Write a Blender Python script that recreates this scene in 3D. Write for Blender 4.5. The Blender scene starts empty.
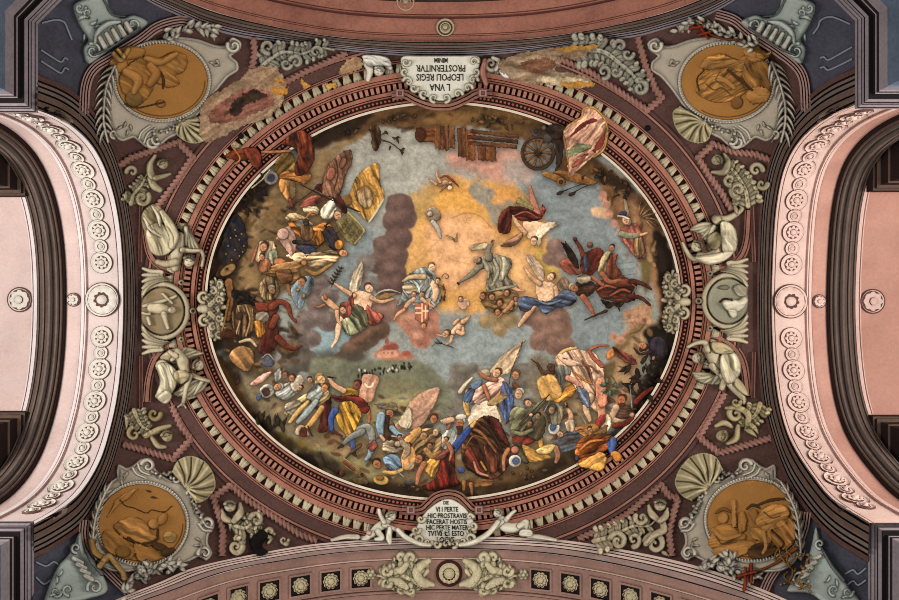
import bpy, math
import numpy as np
from mathutils import Matrix, Vector

SC = bpy.context.scene
COL = SC.collection
# ------------------------------------------------------------------ camera, light, exposure
F = 750.0                     # focal length in pixels of the 899 x 600 frame
CX, CY, EYE = 449.5, 300.0, 1.6
cam = bpy.data.objects.new('camera', bpy.data.cameras.new('camera'))
COL.objects.link(cam)
cam.data.sensor_width = 36.0
cam.data.lens = 36.0 * F / 899.0
cam.data.clip_end = 200
cam.location = (0, 0, EYE)
cam.rotation_euler = (math.pi, 0, 0)          # standing on the church floor, looking straight up
SC.camera = cam

world = bpy.data.worlds.new('church_light')
SC.world = world
world.use_nodes = True
world.node_tree.nodes['Background'].inputs[0].default_value = (1.0, 0.985, 0.95, 1)
world.node_tree.nodes['Background'].inputs[1].default_value = 0.62


def area_light(name, loc, target, sx, sy, power, color):
    l = bpy.data.lights.new(name, 'AREA')
    l.shape = 'RECTANGLE'
    l.size, l.size_y = sx, sy
    l.energy = power
    l.color = color
    o = bpy.data.objects.new(name, l)
    COL.objects.link(o)
    o.location = loc
    d = Vector(target) - Vector(loc)
    o.rotation_euler = d.to_track_quat('-Z', 'Y').to_euler()
    return o


# daylight from the tall windows of the two side walls, well below the vault
area_light('window_light_west', (-9.0, 0.0, 7.6), (0.0, 0.0, 13.3), 3.4, 3.2, 700, (1.0, 0.97, 0.94))
area_light('window_light_east', (9.0, 0.0, 7.6), (0.0, 0.0, 13.3), 3.4, 3.2, 700, (1.0, 0.95, 0.90))
# fill light added from the south to model the reliefs, no window known there
area_light('fill_light_south', (0.0, 9.5, 5.0), (0.0, 0.5, 13.4), 5.0, 3.0, 280, (1.0, 0.96, 0.90))

vs = SC.view_settings
vs.view_transform = 'Standard'
vs.look = 'None'
vs.exposure = 0.0
vs.gamma = 1.0
vs.use_curve_mapping = False
SC.cycles.filter_width = 1.0

# ------------------------------------------------------------------ vault surface
R_CROWN = 11.3
A_W = (CX - 123) * R_CROWN / F            # plane of the west arch
A_E = (774 - CX) * R_CROWN / F
B_N = (CY - 42) * R_CROWN / F
B_S = (549 - CY) * R_CROWN / F
EL = (443.0, 301.0, 237.0, 198.0)         # oval of the fresco


def spline(pts, n=8, closed=False):
    """Catmull-Rom through pts"""
    P = np.asarray(pts, float)
    m = len(P)
    if closed:
        Q = np.vstack([P[-1], P, P[0], P[1]])
        k = m
    else:
        Q = np.vstack([2 * P[0] - P[1], P, 2 * P[-1] - P[-2]])
        k = m - 1
    t = np.linspace(0, 1, n, endpoint=False)[:, None]
    out = []
    for i in range(k):
        a, b, c, d = Q[i], Q[i + 1], Q[i + 2], Q[i + 3]
        out.append(0.5 * (2 * b + (c - a) * t + (2 * a - 5 * b + 4 * c - d) * t ** 2 + (3 * b - a - 3 * c + d) * t ** 3))
    if not closed:
        out.append(P[-1:])
    return np.vstack(out)


def resample(P, n):
    P = np.asarray(P, float)
    s = np.r_[0, np.cumsum(np.hypot(*np.diff(P[:, :2], axis=0).T))]
    t = np.linspace(0, s[-1], n)
    return np.stack([np.interp(t, s, P[:, k]) for k in range(P.shape[1])], 1)


# edges read off the plan of the vault (frame pixels)
W_EDGE = [(37, 110), (62, 120), (82, 135), (96, 152), (107, 175), (116, 207), (121.5, 250), (123, 303), (121.5, 352), (117, 395), (109, 432), (99, 462), (82, 490), (62, 508), (34, 524)]
W_IN = [(38, 75), (60, 84), (80, 97), (99, 119), (112, 142), (122, 170), (130, 205), (136, 250), (138, 303), (136, 355), (131, 400), (122, 440), (111, 475), (96, 507), (80, 530), (52, 549), (34, 558)]
E_EDGE = [(855, 105), (824, 120), (800, 141), (785, 168), (777, 205), (773.5, 250), (772, 303), (773.5, 352), (778, 395), (786, 428), (796, 450), (814, 477), (834, 500), (869, 522)]
E_IN = [(855, 68), (832, 79), (812, 93), (794, 112), (777, 140), (766, 172), (760, 210), (758, 255), (757, 303), (758, 355), (762, 400), (770, 435), (786, 480), (809, 515), (836, 542), (868, 562)]
N_EDGE = [(120, -26), (150, -14), (190, 3), (225, 15), (281, 28), (337, 37), (390, 41), (441, 42), (492, 41), (545, 37), (601, 28), (657, 15), (692, 3), (732, -14), (760, -26)]
N_IN = [(125, -12), (155, 5), (170, 12), (190, 21), (206, 28), (240, 37), (270, 41), (300, 45), (340, 50), (390, 55), (441, 57), (490, 55), (540, 50), (580, 44), (612, 40), (640, 36), (665, 29), (690, 22), (704, 17), (722, 8), (755, -12)]
S_EDGE = [(110, 612), (160, 595), (225, 572), (282, 561), (340, 553), (390, 550), (441, 549), (500, 550), (560, 555), (618, 565), (675, 579), (737, 597), (780, 612)]
S_IN = [(85, 613), (127, 595), (160, 582), (190, 569), (230, 559), (300, 546), (350, 541), (400, 538), (441, 537), (497, 537), (550, 539), (585, 543), (620, 549), (669, 559), (720, 573), (774, 594), (810, 611)]


def edge_depth(p, side):
    x, y = p
    if side == 'W': return A_W * F / (CX - x)
    if side == 'E': return A_E * F / (x - CX)
    if side == 'N': return B_N * F / (CY - y)
    return B_S * F / (y - CY)


_cp = [(EL[0], EL[1], 12.0)]
for _r, _n in ((0.45, 8), (1.0, 16), (1.22, 16)):
    for _k in range(_n):
        _a = 2 * math.pi * _k / _n
        _cp.append((EL[0] + EL[2] * _r * math.cos(_a), EL[1] + EL[3] * _r * math.sin(_a), 12.0 - 0.33 * _r * _r))
for _E, _s in ((W_EDGE, 'W'), (E_EDGE, 'E'), (N_EDGE, 'N'), (S_EDGE, 'S')):
    for _p in _E:
        _cp.append((_p[0], _p[1], edge_depth(_p, _s)))
for _p in ((40, 30), (60, 5), (855, 25), (835, 3), (34, 580), (868, 585)):
    _cp.append((_p[0], _p[1], 8.95))
for _p in ((-60, -50), (960, -50), (-60, 650), (960, 650)):
    _cp.append((_p[0], _p[1], 7.2))
_cp = np.array(_cp)
_cp = _cp[[i for i in range(len(_cp)) if all(np.hypot(*(_cp[i, :2] - _cp[j, :2])) > 6 for j in range(i))]]


def _U(r2):
    return np.where(r2 > 0, r2 * np.log(np.maximum(r2, 1e-12)), 0)


def _tps(cp, lam=0.0):
    x = (cp[:, :2] - 400) / 300
    n = len(x)
    K = _U(((x[:, None] - x[None]) ** 2).sum(2)) + lam * np.eye(n)
    Pm = np.c_[np.ones(n), x]
    A = np.block([[K, Pm], [Pm.T, np.zeros((3, 3))]])
    w = np.linalg.solve(A, np.r_[cp[:, 2], 0, 0, 0])

    def f(px, py):
        q = np.stack([(px - 400) / 300, (py - 400) / 300], -1)
        out = w[n] + w[n + 1] * q[..., 0] + w[n + 2] * q[..., 1]
        for i in range(n):
            out = out + w[i] * _U(((q - x[i]) ** 2).sum(-1))
        return out
    return f


GX0, GY0, GSTEP = -80.0, -80.0, 2.0
_gx = np.arange(GX0, 981, GSTEP)
_gy = np.arange(GY0, 681, GSTEP)
_X, _Y = np.meshgrid(_gx, _gy)
_Z = np.clip(_tps(_cp, 0.0005)(_X, _Y), 6.5, 12.05)
GP = np.stack([(_X - CX) * _Z / F, (_Y - CY) * _Z / F, _Z + EYE], -1)
GN = np.cross(np.gradient(GP, axis=1), np.gradient(GP, axis=0))
GN /= np.linalg.norm(GN, axis=2, keepdims=True)
GN *= np.where(GN[..., 2:3] > 0, -1.0, 1.0)


def _samp(G, px, py):
    u = np.clip((np.asarray(px, float) - GX0) / GSTEP, 0, G.shape[1] - 1.001)
    v = np.clip((np.asarray(py, float) - GY0) / GSTEP, 0, G.shape[0] - 1.001)
    i, j = u.astype(int), v.astype(int)
    a, b = (u - i)[..., None], (v - j)[..., None]
    return (G[j, i] * (1 - a) + G[j, i + 1] * a) * (1 - b) + (G[j + 1, i] * (1 - a) + G[j + 1, i + 1] * a) * b


def surf(px, py, h=0.0):
    """point on the vault at plan position (px, py), raised h metres into the room"""
    px, py, h = np.broadcast_arrays(np.asarray(px, float), np.asarray(py, float), np.asarray(h, float))
    qx, qy = px, py
    for _ in range(3):        # a raised piece is sighted against the vault behind it: set it back along the slope
        P_ = _samp(GP, qx, qy) + _samp(GN, qx, qy) * h[..., None]
        z = P_[..., 2] - EYE
        qx = qx + px - (P_[..., 0] * F / z + CX); qy = qy + py - (P_[..., 1] * F / z + CY)
    return _samp(GP, qx, qy) + _samp(GN, qx, qy) * h[..., None]


def frame_at(px, py, ang, h=0.0):
    """matrix: local x along plan angle ang on the vault, local z out of the vault"""
    p = surf(px, py, h)
    q = surf(px + math.cos(ang), py + math.sin(ang), h)
    z = Vector(_samp(GN, px, py))
    x = Vector(q - p)
    x = (x - z * x.dot(z)).normalized()
    y = z.cross(x)
    m = Matrix((x, y, z)).transposed().to_4x4()
    m.translation = Vector(p)
    return m


# ------------------------------------------------------------------ colour and materials
def lin(c):
    c = np.asarray(c, float) / 255.0
    return np.where(c <= 0.04045, c / 12.92, ((c + 0.055) / 1.055) ** 2.4)


MATS = {}


def material(name, rgb=None, rough=0.9, var=0.25, scale=3.0, fine=28.0, bump=0.15, crack=0.0, stain=None, stain_amt=0.0):
    """plaster / paint: base colour (or the colour attribute when rgb is None), mottled by noise"""
    if name in MATS: return MATS[name]
    m = bpy.data.materials.new(name)
    m.use_nodes = True
    nt = m.node_tree
    N, L = nt.nodes, nt.links
    bs = N['Principled BSDF']
    bs.inputs['Roughness'].default_value = rough
    bs.inputs['Specular IOR Level'].default_value = 0.2
    tc = N.new('ShaderNodeTexCoord')
    geo = N.new('ShaderNodeNewGeometry')
    n1 = N.new('ShaderNodeTexNoise'); n1.inputs['Scale'].default_value = scale; n1.inputs['Detail'].default_value = 6
    n2 = N.new('ShaderNodeTexNoise'); n2.inputs['Scale'].default_value = fine; n2.inputs['Detail'].default_value = 4
    L.new(geo.outputs['Position'], n1.inputs['Vector']); L.new(geo.outputs['Position'], n2.inputs['Vector'])
    add = N.new('ShaderNodeMath'); add.operation = 'ADD'
    L.new(n1.outputs['Fac'], add.inputs[0]); L.new(n2.outputs['Fac'], add.inputs[1])
    mr = N.new('ShaderNodeMapRange')
    mr.inputs['From Min'].default_value = 0.6; mr.inputs['From Max'].default_value = 1.4
    mr.inputs['To Min'].default_value = 1 - var; mr.inputs['To Max'].default_value = 1 + var
    L.new(add.outputs[0], mr.inputs['Value'])
    if rgb is None:
        at = N.new('ShaderNodeAttribute'); at.attribute_name = 'Col'
        src = at.outputs['Color']
    else:
        c = N.new('ShaderNodeRGB'); c.outputs[0].default_value = (*lin(rgb), 1)
        src = c.outputs[0]
    if stain is not None:
        n3 = N.new('ShaderNodeTexNoise'); n3.inputs['Scale'].default_value = 1.1; n3.inputs['Detail'].default_value = 8
        n3.inputs['Roughness'].default_value = 0.65
        L.new(geo.outputs['Position'], n3.inputs['Vector'])
        r3 = N.new('ShaderNodeMapRange'); r3.inputs['From Min'].default_value = 0.5; r3.inputs['From Max'].default_value = 0.72
        r3.inputs['To Max'].default_value = stain_amt
        L.new(n3.outputs['Fac'], r3.inputs['Value'])
        mx3 = N.new('ShaderNodeMix'); mx3.data_type = 'RGBA'
        L.new(r3.outputs[0], mx3.inputs['Factor']); L.new(src, mx3.inputs['A'])
        mx3.inputs['B'].default_value = (*lin(stain), 1)
        src = mx3.outputs['Result']
    mul = N.new('ShaderNodeVectorMath'); mul.operation = 'SCALE'
    L.new(src, mul.inputs[0]); L.new(mr.outputs[0], mul.inputs['Scale'])
    out = mul.outputs[0]
    if crack > 0:
        v = N.new('ShaderNodeTexVoronoi'); v.feature = 'DISTANCE_TO_EDGE'; v.inputs['Scale'].default_value = 2.6
        w = N.new('ShaderNodeVectorMath'); w.operation = 'MULTIPLY_ADD'
        L.new(n1.outputs['Color'], w.inputs[0]); w.inputs[1].default_value = (0.5, 0.5, 0.5)
        L.new(geo.outputs['Position'], w.inputs[2]); L.new(w.outputs[0], v.inputs['Vector'])
        rc = N.new('ShaderNodeMapRange'); rc.inputs['From Max'].default_value = 0.018
        rc.inputs['To Min'].default_value = 1 - crack; rc.inputs['To Max'].default_value = 1
        L.new(v.outputs['Distance'], rc.inputs['Value'])
        m2 = N.new('ShaderNodeVectorMath'); m2.operation = 'SCALE'
        L.new(out, m2.inputs[0]); L.new(rc.outputs[0], m2.inputs['Scale'])
        out = m2.outputs[0]
    L.new(out, bs.inputs['Base Color'])
    if bump > 0:
        b = N.new('ShaderNodeBump'); b.inputs['Strength'].default_value = bump; b.inputs['Distance'].default_value = 0.01
        L.new(n2.outputs['Fac'], b.inputs['Height']); L.new(b.outputs['Normal'], bs.inputs['Normal'])
    MATS[name] = m
    return m


M_PAINT = material('fresco_paint', None, var=0.13, scale=5, fine=45, crack=0.22, bump=0.10)
M_STUCCO = material('painted_stucco', None, var=0.16, scale=4, fine=40, bump=0.18)


# ------------------------------------------------------------------ objects
def tag(o, label=None, cat=None, group=None, kind=None):
    if label: o['label'] = label
    if cat: o['category'] = cat
    if group: o['group'] = group
    if kind: o['kind'] = kind
    return o


def empty(name, m=None):
    o = bpy.data.objects.new(name, None)
    o.empty_display_size = 0.2
    COL.objects.link(o)
    if m is not None: o.matrix_world = m
    return o


def link(name, me, parent=None):
    o = bpy.data.objects.new(name, me)
    COL.objects.link(o)
    if parent is not None:
        o.parent = parent
        o.matrix_parent_inverse = parent_inv(parent)
    return o


def parent_inv(p):
    def wm(q):
        return q.matrix_basis.copy() if q.parent is None else wm(q.parent) @ q.matrix_parent_inverse @ q.matrix_basis
    return wm(p).inverted()


def place(name, me, m, parent=None):
    """an instance of mesh me at world matrix m"""
    o = link(name, me, parent)
    o.matrix_basis = m
    return o


def mesh(name, V, Fc, mats, cols=None, midx=None, smooth=True):
    """V (n,3), Fc (m,k) index array or list of arrays with the same k"""
    V = np.ascontiguousarray(V, np.float32)
    Fc = np.ascontiguousarray(Fc, np.int32)
    me = bpy.data.meshes.new(name)
    k = Fc.shape[1]
    me.vertices.add(len(V)); me.vertices.foreach_set('co', V.ravel())
    me.loops.add(Fc.size); me.loops.foreach_set('vertex_index', Fc.ravel())
    me.polygons.add(len(Fc))
    me.polygons.foreach_set('loop_start', np.arange(0, Fc.size, k, dtype=np.int32))
    me.polygons.foreach_set('loop_total', np.full(len(Fc), k, np.int32))
    me.polygons.foreach_set('use_smooth', np.full(len(Fc), bool(smooth)))
    for m in (mats if isinstance(mats, (list, tuple)) else [mats]):
        me.materials.append(m)
    if midx is not None:
        me.polygons.foreach_set('material_index', np.ascontiguousarray(midx, np.int32))
    if cols is not None:
        ca = me.color_attributes.new('Col', 'FLOAT_COLOR', 'POINT')
        ca.data.foreach_set('color', np.c_[cols, np.ones(len(cols))].astype(np.float32).ravel())
    me.update(calc_edges=True)
    return me


def grid_faces(nu, nv, wrap=False):
    """quads of a (nu, nv) vertex grid; wrap closes along u"""
    iu = np.arange(nu if wrap else nu - 1)
    a = iu[:, None] * nv + np.arange(nv - 1)[None]
    b = ((iu + 1) % nu)[:, None] * nv + np.arange(nv - 1)[None]
    return np.stack([a, b, b + 1, a + 1], -1).reshape(-1, 4)


# ------------------------------------------------------------------ noise
_rng = np.random.default_rng(7)
_TAB = _rng.random((256, 256))


def vnoise(x, y, seed=0):
    x = x + seed * 17.3; y = y + seed * 9.1
    i, j = np.floor(x).astype(int), np.floor(y).astype(int)
    a, b = x - i, y - j
    a = a * a * (3 - 2 * a); b = b * b * (3 - 2 * b)
    t = lambda p, q: _TAB[p & 255, q & 255]
    return (t(i, j) * (1 - a) + t(i + 1, j) * a) * (1 - b) + (t(i, j + 1) * (1 - a) + t(i + 1, j + 1) * a) * b


# ------------------------------------------------------------------ relief drawing: polygons, strokes, ellipses and lines
PXM = 0.0155                  # metres per plan pixel on the vault


def p(pts, c, h=2.5, w=4.0, f=0.0, a=None, sharp=False, k=0.6, j=None, b=0.0):
    """closed outline, inflated h pixels high over an edge band w; f fold strength along angle a"""
    return ('p', pts, c, dict(h=h, w=w, f=f, a=a, sharp=sharp, k=k, b=b, j=j))


def s(pts, r, c, h=0.9, k=0.6, f=0.0, b=0.0):
    """tapered stroke; r one radius or one for each point; h height as a share of the radius"""
    return ('s', pts, r, c, dict(h=h, k=k, f=f, b=b))


def e(x, y, rx, ry, c, ang=0, h=2.5, w=None, k=0.6, f=0.0, b=0.0):
    t = np.linspace(0, 2 * np.pi, 28, endpoint=False)
    ca, sa = math.cos(math.radians(ang)), math.sin(math.radians(ang))
    u, v = rx * np.cos(t), ry * np.sin(t)
    pts = np.stack([x + u * ca - v * sa, y + u * sa + v * ca], 1)
    return ('p', pts, c, dict(h=h, w=w or min(rx, ry), f=f, a=None, sharp=True, k=k, b=b, j=0.0))


def l(pts, w, c, d=-0.5):
    """line drawn on what is already there, w half width, d groove (or ridge) in pixels"""
    return ('l', pts, w, c, d)


def _polyd(P, X, Y):
    """distance to outline and inside mask"""
    d2 = np.full(X.shape, 1e9)
    ins = np.zeros(X.shape, bool)
    Q = np.roll(P, -1, 0)
    for (x0, y0), (x1, y1) in zip(P, Q):
        dx, dy = x1 - x0, y1 - y0
        L2 = dx * dx + dy * dy
        if L2 < 1e-9: continue
        t = np.clip(((X - x0) * dx + (Y - y0) * dy) / L2, 0, 1)
        d2 = np.minimum(d2, (X - x0 - t * dx) ** 2 + (Y - y0 - t * dy) ** 2)
        c = (y0 > Y) != (y1 > Y)
        if dy != 0:
            ins ^= c & (X < x0 + (Y - y0) * dx / dy)
    return np.sqrt(d2), ins


def _stroked(P, R, X, Y):
    """best (r-d), ratio and arc position"""
    best = np.full(X.shape, -1e9); q = np.full(X.shape, 9.0); arc = np.zeros(X.shape); rr = np.ones(X.shape); side = np.zeros(X.shape)
    s0 = 0.0
    for i in range(len(P) - 1):
        (x0, y0), (x1, y1) = P[i], P[i + 1]
        dx, dy = x1 - x0, y1 - y0
        L = math.hypot(dx, dy)
        if L < 1e-9: continue
        t = np.clip(((X - x0) * dx + (Y - y0) * dy) / (L * L), 0, 1)
        ex, ey = X - x0 - t * dx, Y - y0 - t * dy
        d = np.sqrt(ex * ex + ey * ey)
        r = R[i] + (R[i + 1] - R[i]) * t
        v = r - d
        m = v > best
        best = np.where(m, v, best); q = np.where(m, d / np.maximum(r, 1e-6), q); arc = np.where(m, s0 + t * L, arc); rr = np.where(m, r, rr)
        side = np.where(m, (ex * -dy + ey * dx) / L, side)
        s0 += L
    return best, q, arc, rr, side


PAINT_L = np.array([-0.55, -0.75])       # the painter's light, up and to the left, in the picture plane
_seed = [0]


class Relief:
    def __init__(self, prims, step=0.7, shade=0.0, edge=0.0, thick=1.0, bed=0.0, pad=3, jag=0.0, tone=0.0, brush=0.0, halo=0.0):
        xs, ys = [], []
        for q in prims:
            A = np.asarray(q[1], float)
            r = 0 if q[0] == 'p' else np.max(q[2])
            xs += [A[:, 0].min() - r, A[:, 0].max() + r]; ys += [A[:, 1].min() - r, A[:, 1].max() + r]
        self.step = step
        self.x = np.arange(min(xs) - pad, max(xs) + pad, step)
        self.y = np.arange(min(ys) - pad, max(ys) + pad, step)
        self.X, self.Y = np.meshgrid(self.x, self.y)
        self.H = np.zeros(self.X.shape); self.M = np.zeros(self.X.shape, bool)
        self.C = np.zeros(self.X.shape + (3,))
        self.shade, self.edge, self.thick, self.bed = shade, edge, thick, bed
        self.jag, self.tone, self.brush, self.halo = jag, tone, brush, halo
        self.under = None
        for q in prims: self.draw(q)

    def sub(self, x0, x1, y0, y1):
        i0 = max(0, int((x0 - self.x[0]) / self.step) - 1); i1 = min(len(self.x), int((x1 - self.x[0]) / self.step) + 3)
        j0 = max(0, int((y0 - self.y[0]) / self.step) - 1); j1 = min(len(self.y), int((y1 - self.y[0]) / self.step) + 3)
        return np.s_[j0:j1, i0:i1]

    def put(self, sl, msk, prof, colr, o, dist, out):
        """prof in pixels, colr linear rgb (...,3)"""
        H, M, C = self.H[sl], self.M[sl], self.C[sl]
        if self.brush > 0:
            X, Y = self.X[sl], self.Y[sl]
            q = vnoise(X * .22, Y * .22, _seed[0] + 11)
            colr = colr * (1 - .30 * self.brush * q[..., None]) + lin((118, 88, 60)) * (.30 * self.brush * q[..., None])
            colr = colr * (1 + self.brush * (.5 * (vnoise(X * .5, Y * .5, _seed[0] + 12) - .5) + .45 * (vnoise(X * 1.2, Y * 1.2, _seed[0] + 13) - .5)))[..., None]
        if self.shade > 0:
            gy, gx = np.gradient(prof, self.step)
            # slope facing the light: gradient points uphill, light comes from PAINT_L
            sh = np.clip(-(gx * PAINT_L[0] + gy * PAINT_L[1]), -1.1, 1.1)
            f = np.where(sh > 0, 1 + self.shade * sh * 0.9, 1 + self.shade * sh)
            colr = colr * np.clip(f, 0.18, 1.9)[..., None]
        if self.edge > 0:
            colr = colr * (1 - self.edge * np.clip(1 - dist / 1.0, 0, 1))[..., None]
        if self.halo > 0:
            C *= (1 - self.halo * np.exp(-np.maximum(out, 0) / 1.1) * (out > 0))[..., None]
        H[msk] = (H * o['k'] + prof + o['b'])[msk]
        C[msk] = colr[msk]
        M |= msk

    def draw(self, q):
        _seed[0] += 1
        sd = _seed[0]
        if q[0] == 'p':
            _, pts, c, o = q
            P = np.asarray(pts, float)
            if not o['sharp']: P = spline(P, 6, True)
            sl = self.sub(P[:, 0].min() - 3, P[:, 0].max() + 3, P[:, 1].min() - 3, P[:, 1].max() + 3)
            X, Y = self.X[sl], self.Y[sl]
            d, ins = _polyd(P, X, Y)
            jg = self.jag if o['j'] is None else o['j']
            if jg > 0:
                sd_ = np.where(ins, d, -d) + jg * ((vnoise(X * .45, Y * .45, sd + 7) - .5) * 1.4 + (vnoise(X * 1.1, Y * 1.1, sd + 8) - .5) * .8)
                ins = sd_ > 0; d = np.abs(sd_)
            t = np.clip(d / o['w'], 0, 1)
            prof = o['h'] * np.sqrt(np.clip(1 - (1 - t) ** 2, 0, 1)) * ins + 0.35 * ins
            colr = np.broadcast_to(lin(c), X.shape + (3,)).copy()
            if o['f'] > 0:
                if o['a'] is None:
                    D = P - P.mean(0)
                    ev, vec = np.linalg.eigh(D.T @ D)
                    ang = math.atan2(vec[1, 1], vec[0, 1])
                else:
                    ang = math.radians(o['a'])
                u = X * math.cos(ang) + Y * math.sin(ang); v = -X * math.sin(ang) + Y * math.cos(ang)
                v = v + 3.5 * (vnoise(X * 0.11, Y * 0.11, sd + 3) - 0.5)
                n = vnoise(u * 0.045, v * 0.30, sd) * 0.7 + vnoise(u * 0.09, v * 0.75, sd + 1) * 0.3 - 0.5
                prof = prof + ins * n * o['f'] * 3.0 * np.clip(d / 1.5, 0, 1)
                if self.tone > 0:
                    ff = self.tone * min(o['f'], 1.5)
                    rd = 1 - np.abs(2 * vnoise(u * .05, v * .34, sd + 21) - 1)
                    rl = 1 - np.abs(2 * vnoise(u * .05, v * .34, sd + 22) - 1)
                    colr *= (np.clip(1 + ff * n * 2.0, .25, 1.8) * (1 - .62 * ff * np.clip(rd, 0, 1) ** 5) * (1 + .42 * ff * np.clip(rl, 0, 1) ** 6))[..., None]
            self.put(sl, ins, prof, colr, o, d, np.where(ins, -1, d))
        elif q[0] == 's':
            _, pts, r, c, o = q
            P = np.asarray(pts, float)
            R = np.broadcast_to(np.asarray(r, float), (len(P),)) if np.ndim(r) == 0 or len(r) == len(P) else np.interp(np.linspace(0, 1, len(P)), np.linspace(0, 1, len(r)), r)
            if len(P) > 2:
                Q = spline(np.c_[P, R], 6); P, R = Q[:, :2], np.maximum(Q[:, 2], 0.15)
            m = R.max() + 3
            sl = self.sub(P[:, 0].min() - m, P[:, 0].max() + m, P[:, 1].min() - m, P[:, 1].max() + m)
            X, Y = self.X[sl], self.Y[sl]
            v, qq, arc, rr, side = _stroked(P, R, X, Y)
            ins = v > 0
            prof = ins * (rr * np.sqrt(np.clip(1 - qq ** 2, 0, 1)) * o['h'] + 0.3)
            if o['f'] > 0:
                prof = prof + ins * o['f'] * (vnoise(arc * 0.08, side * 0.55, sd) - 0.5) * 2.0
            colr = np.broadcast_to(lin(c), X.shape + (3,)).copy()
            self.put(sl, ins, prof, colr, o, np.maximum(v, 0), -v)
        else:
            _, pts, w, c, dpt = q
            P = np.asarray(pts, float)
            if len(P) > 2: P = spline(P, 6)
            sl = self.sub(P[:, 0].min() - w - 1, P[:, 0].max() + w + 1, P[:, 1].min() - w - 1, P[:, 1].max() + w + 1)
            X, Y = self.X[sl], self.Y[sl]
            v, _, _, _, _ = _stroked(P, np.full(len(P), float(w)), X, Y)
            al = np.clip(0.5 + v / 0.7, 0, 1) * self.M[sl]
            if c is not None:
                C = self.C[sl]; C[:] = C * (1 - al[..., None]) + lin(c) * al[..., None]
            self.H[sl] += dpt * al

    def mesh(self, name, mat, surf_fn=None, lift=0.0):
        M = self.M
        D = M.copy()
        D[1:] |= M[:-1]; D[:-1] |= M[1:]; D[:, 1:] |= M[:, :-1]; D[:, :-1] |= M[:, 1:]
        C = self.C.copy()
        ring = D & ~M
        acc = np.zeros(C.shape); cnt = np.zeros(M.shape)
        for ax, sh in ((0, 1), (0, -1), (1, 1), (1, -1)):
            mm = np.roll(M, sh, ax)
            acc += np.roll(self.C * M[..., None], sh, ax); cnt += mm
        C[ring] = acc[ring] / np.maximum(cnt[ring], 1)[..., None]
        H = np.where(M, np.maximum(self.H, 0.1) * PXM * self.thick + self.bed + lift + (self.under if self.under is not None else 0), (self.under if self.under is not None else 0) - .012)
        idx = np.full(M.shape, -1, np.int64)
        cells = D[:-1, :-1] & D[1:, :-1] & D[:-1, 1:] & D[1:, 1:]
        use = np.zeros(M.shape, bool)
        for a, b in ((0, 0), (1, 0), (0, 1), (1, 1)):
            use[a:a + cells.shape[0], b:b + cells.shape[1]] |= cells
        idx[use] = np.arange(use.sum())
        j, i = np.nonzero(cells)
        Fc = np.stack([idx[j, i], idx[j, i + 1], idx[j + 1, i + 1], idx[j + 1, i]], 1)
        V = (surf_fn or surf)(self.X[use], self.Y[use], H[use])
        return mesh(name, V, Fc, mat, cols=C[use])


# what already stands on the vault: height in metres on a one pixel plan grid, so that later pieces rest on earlier ones
TOPX0, TOPY0 = -60, -60
TOP = np.zeros((740, 1040))


def top_note(px, py, h):
    i = np.clip(np.rint(np.asarray(px) - TOPX0).astype(int), 0, TOP.shape[1] - 1); j = np.clip(np.rint(np.asarray(py) - TOPY0).astype(int), 0, TOP.shape[0] - 1)
    np.maximum.at(TOP, (j.ravel(), i.ravel()), np.asarray(h, float).ravel())


def top_under(X, Y, rad=2):
    i0, j0 = int(X.min()) - TOPX0 - 6, int(Y.min()) - TOPY0 - 6
    i1, j1 = int(X.max()) - TOPX0 + 8, int(Y.max()) - TOPY0 + 8
    i0, j0 = max(i0, 0), max(j0, 0)
    A = TOP[j0:j1, i0:i1]
    for ax in (0, 1):
        A = np.max([np.roll(A, k, ax) for k in range(-rad, rad + 1)], 0)
    for ax in (0, 1):
        A = np.mean([np.roll(A, k, ax) for k in range(-rad, rad + 1)], 0)
    u = np.clip(X - TOPX0 - i0, 0, A.shape[1] - 1.001); v = np.clip(Y - TOPY0 - j0, 0, A.shape[0] - 1.001)
    i, j = u.astype(int), v.astype(int); a, b = u - i, v - j
    return (A[j, i] * (1 - a) + A[j, i + 1] * a) * (1 - b) + (A[j + 1, i] * (1 - a) + A[j + 1, i + 1] * a) * b


def pieces(M, least=14):
    """connected pieces of a mask; scraps join the largest"""
    lab = np.zeros(M.shape, np.int32); par = [0]

    def find(a):
        while par[a] != a: a = par[a]
        return a
    prev = []
    for j in range(M.shape[0]):
        row = np.flatnonzero(np.diff(np.r_[0, M[j].astype(np.int8), 0]))
        cur = []
        for a, b in zip(row[::2], row[1::2]):
            hit = {find(q[2]) for q in prev if q[0] <= b and q[1] >= a}
            if hit:
                k = min(hit)
                for q in hit: par[q] = k
            else:
                k = len(par); par.append(k)
            lab[j, a:b] = k; cur.append((a, b, k))
        prev = cur
    root = np.array([find(a) for a in range(len(par))]); lab = root[lab]
    ids, cnt = np.unique(lab[M], return_counts=True)
    if len(ids) <= 1: return [M]
    big = ids[np.argmax(cnt)]
    for i, n in zip(ids, cnt):
        if n < least: lab[lab == i] = big
    return [lab == i for i in [big] + [i for i, n in zip(ids, cnt) if n >= least and i != big]]


def relief(name, prims, parent=None, mat=None, **kw):
    """one part (or, where its shapes lie apart, one part for each piece) resting on whatever is already there"""
    kw.pop('lift', 0.0)
    fn = kw.pop('fn', None)
    split = kw.pop('split', parent is not None)
    hook = kw.pop('hook', None)
    r = Relief(prims, **kw)
    if hook: hook(r); r.C *= np.array([1.0, .935, .84]) * np.clip(r.C.mean(2, keepdims=True) / .20, .05, 3) ** .24
    if fn is None:
        r.under = top_under(r.X, r.Y)
    objs = []
    M = r.M.copy()
    for m in (pieces(M) if split else [M]):
        r.M = m
        objs.append(link(name, r.mesh(name, mat or M_STUCCO, fn), parent if not objs or parent is None or not kw.get('brush') else objs[0]))
    if fn is None:
        top_note(r.X[M], r.Y[M], (r.under + np.maximum(r.H, .1) * PXM * r.thick)[M])
    return objs[0]


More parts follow.
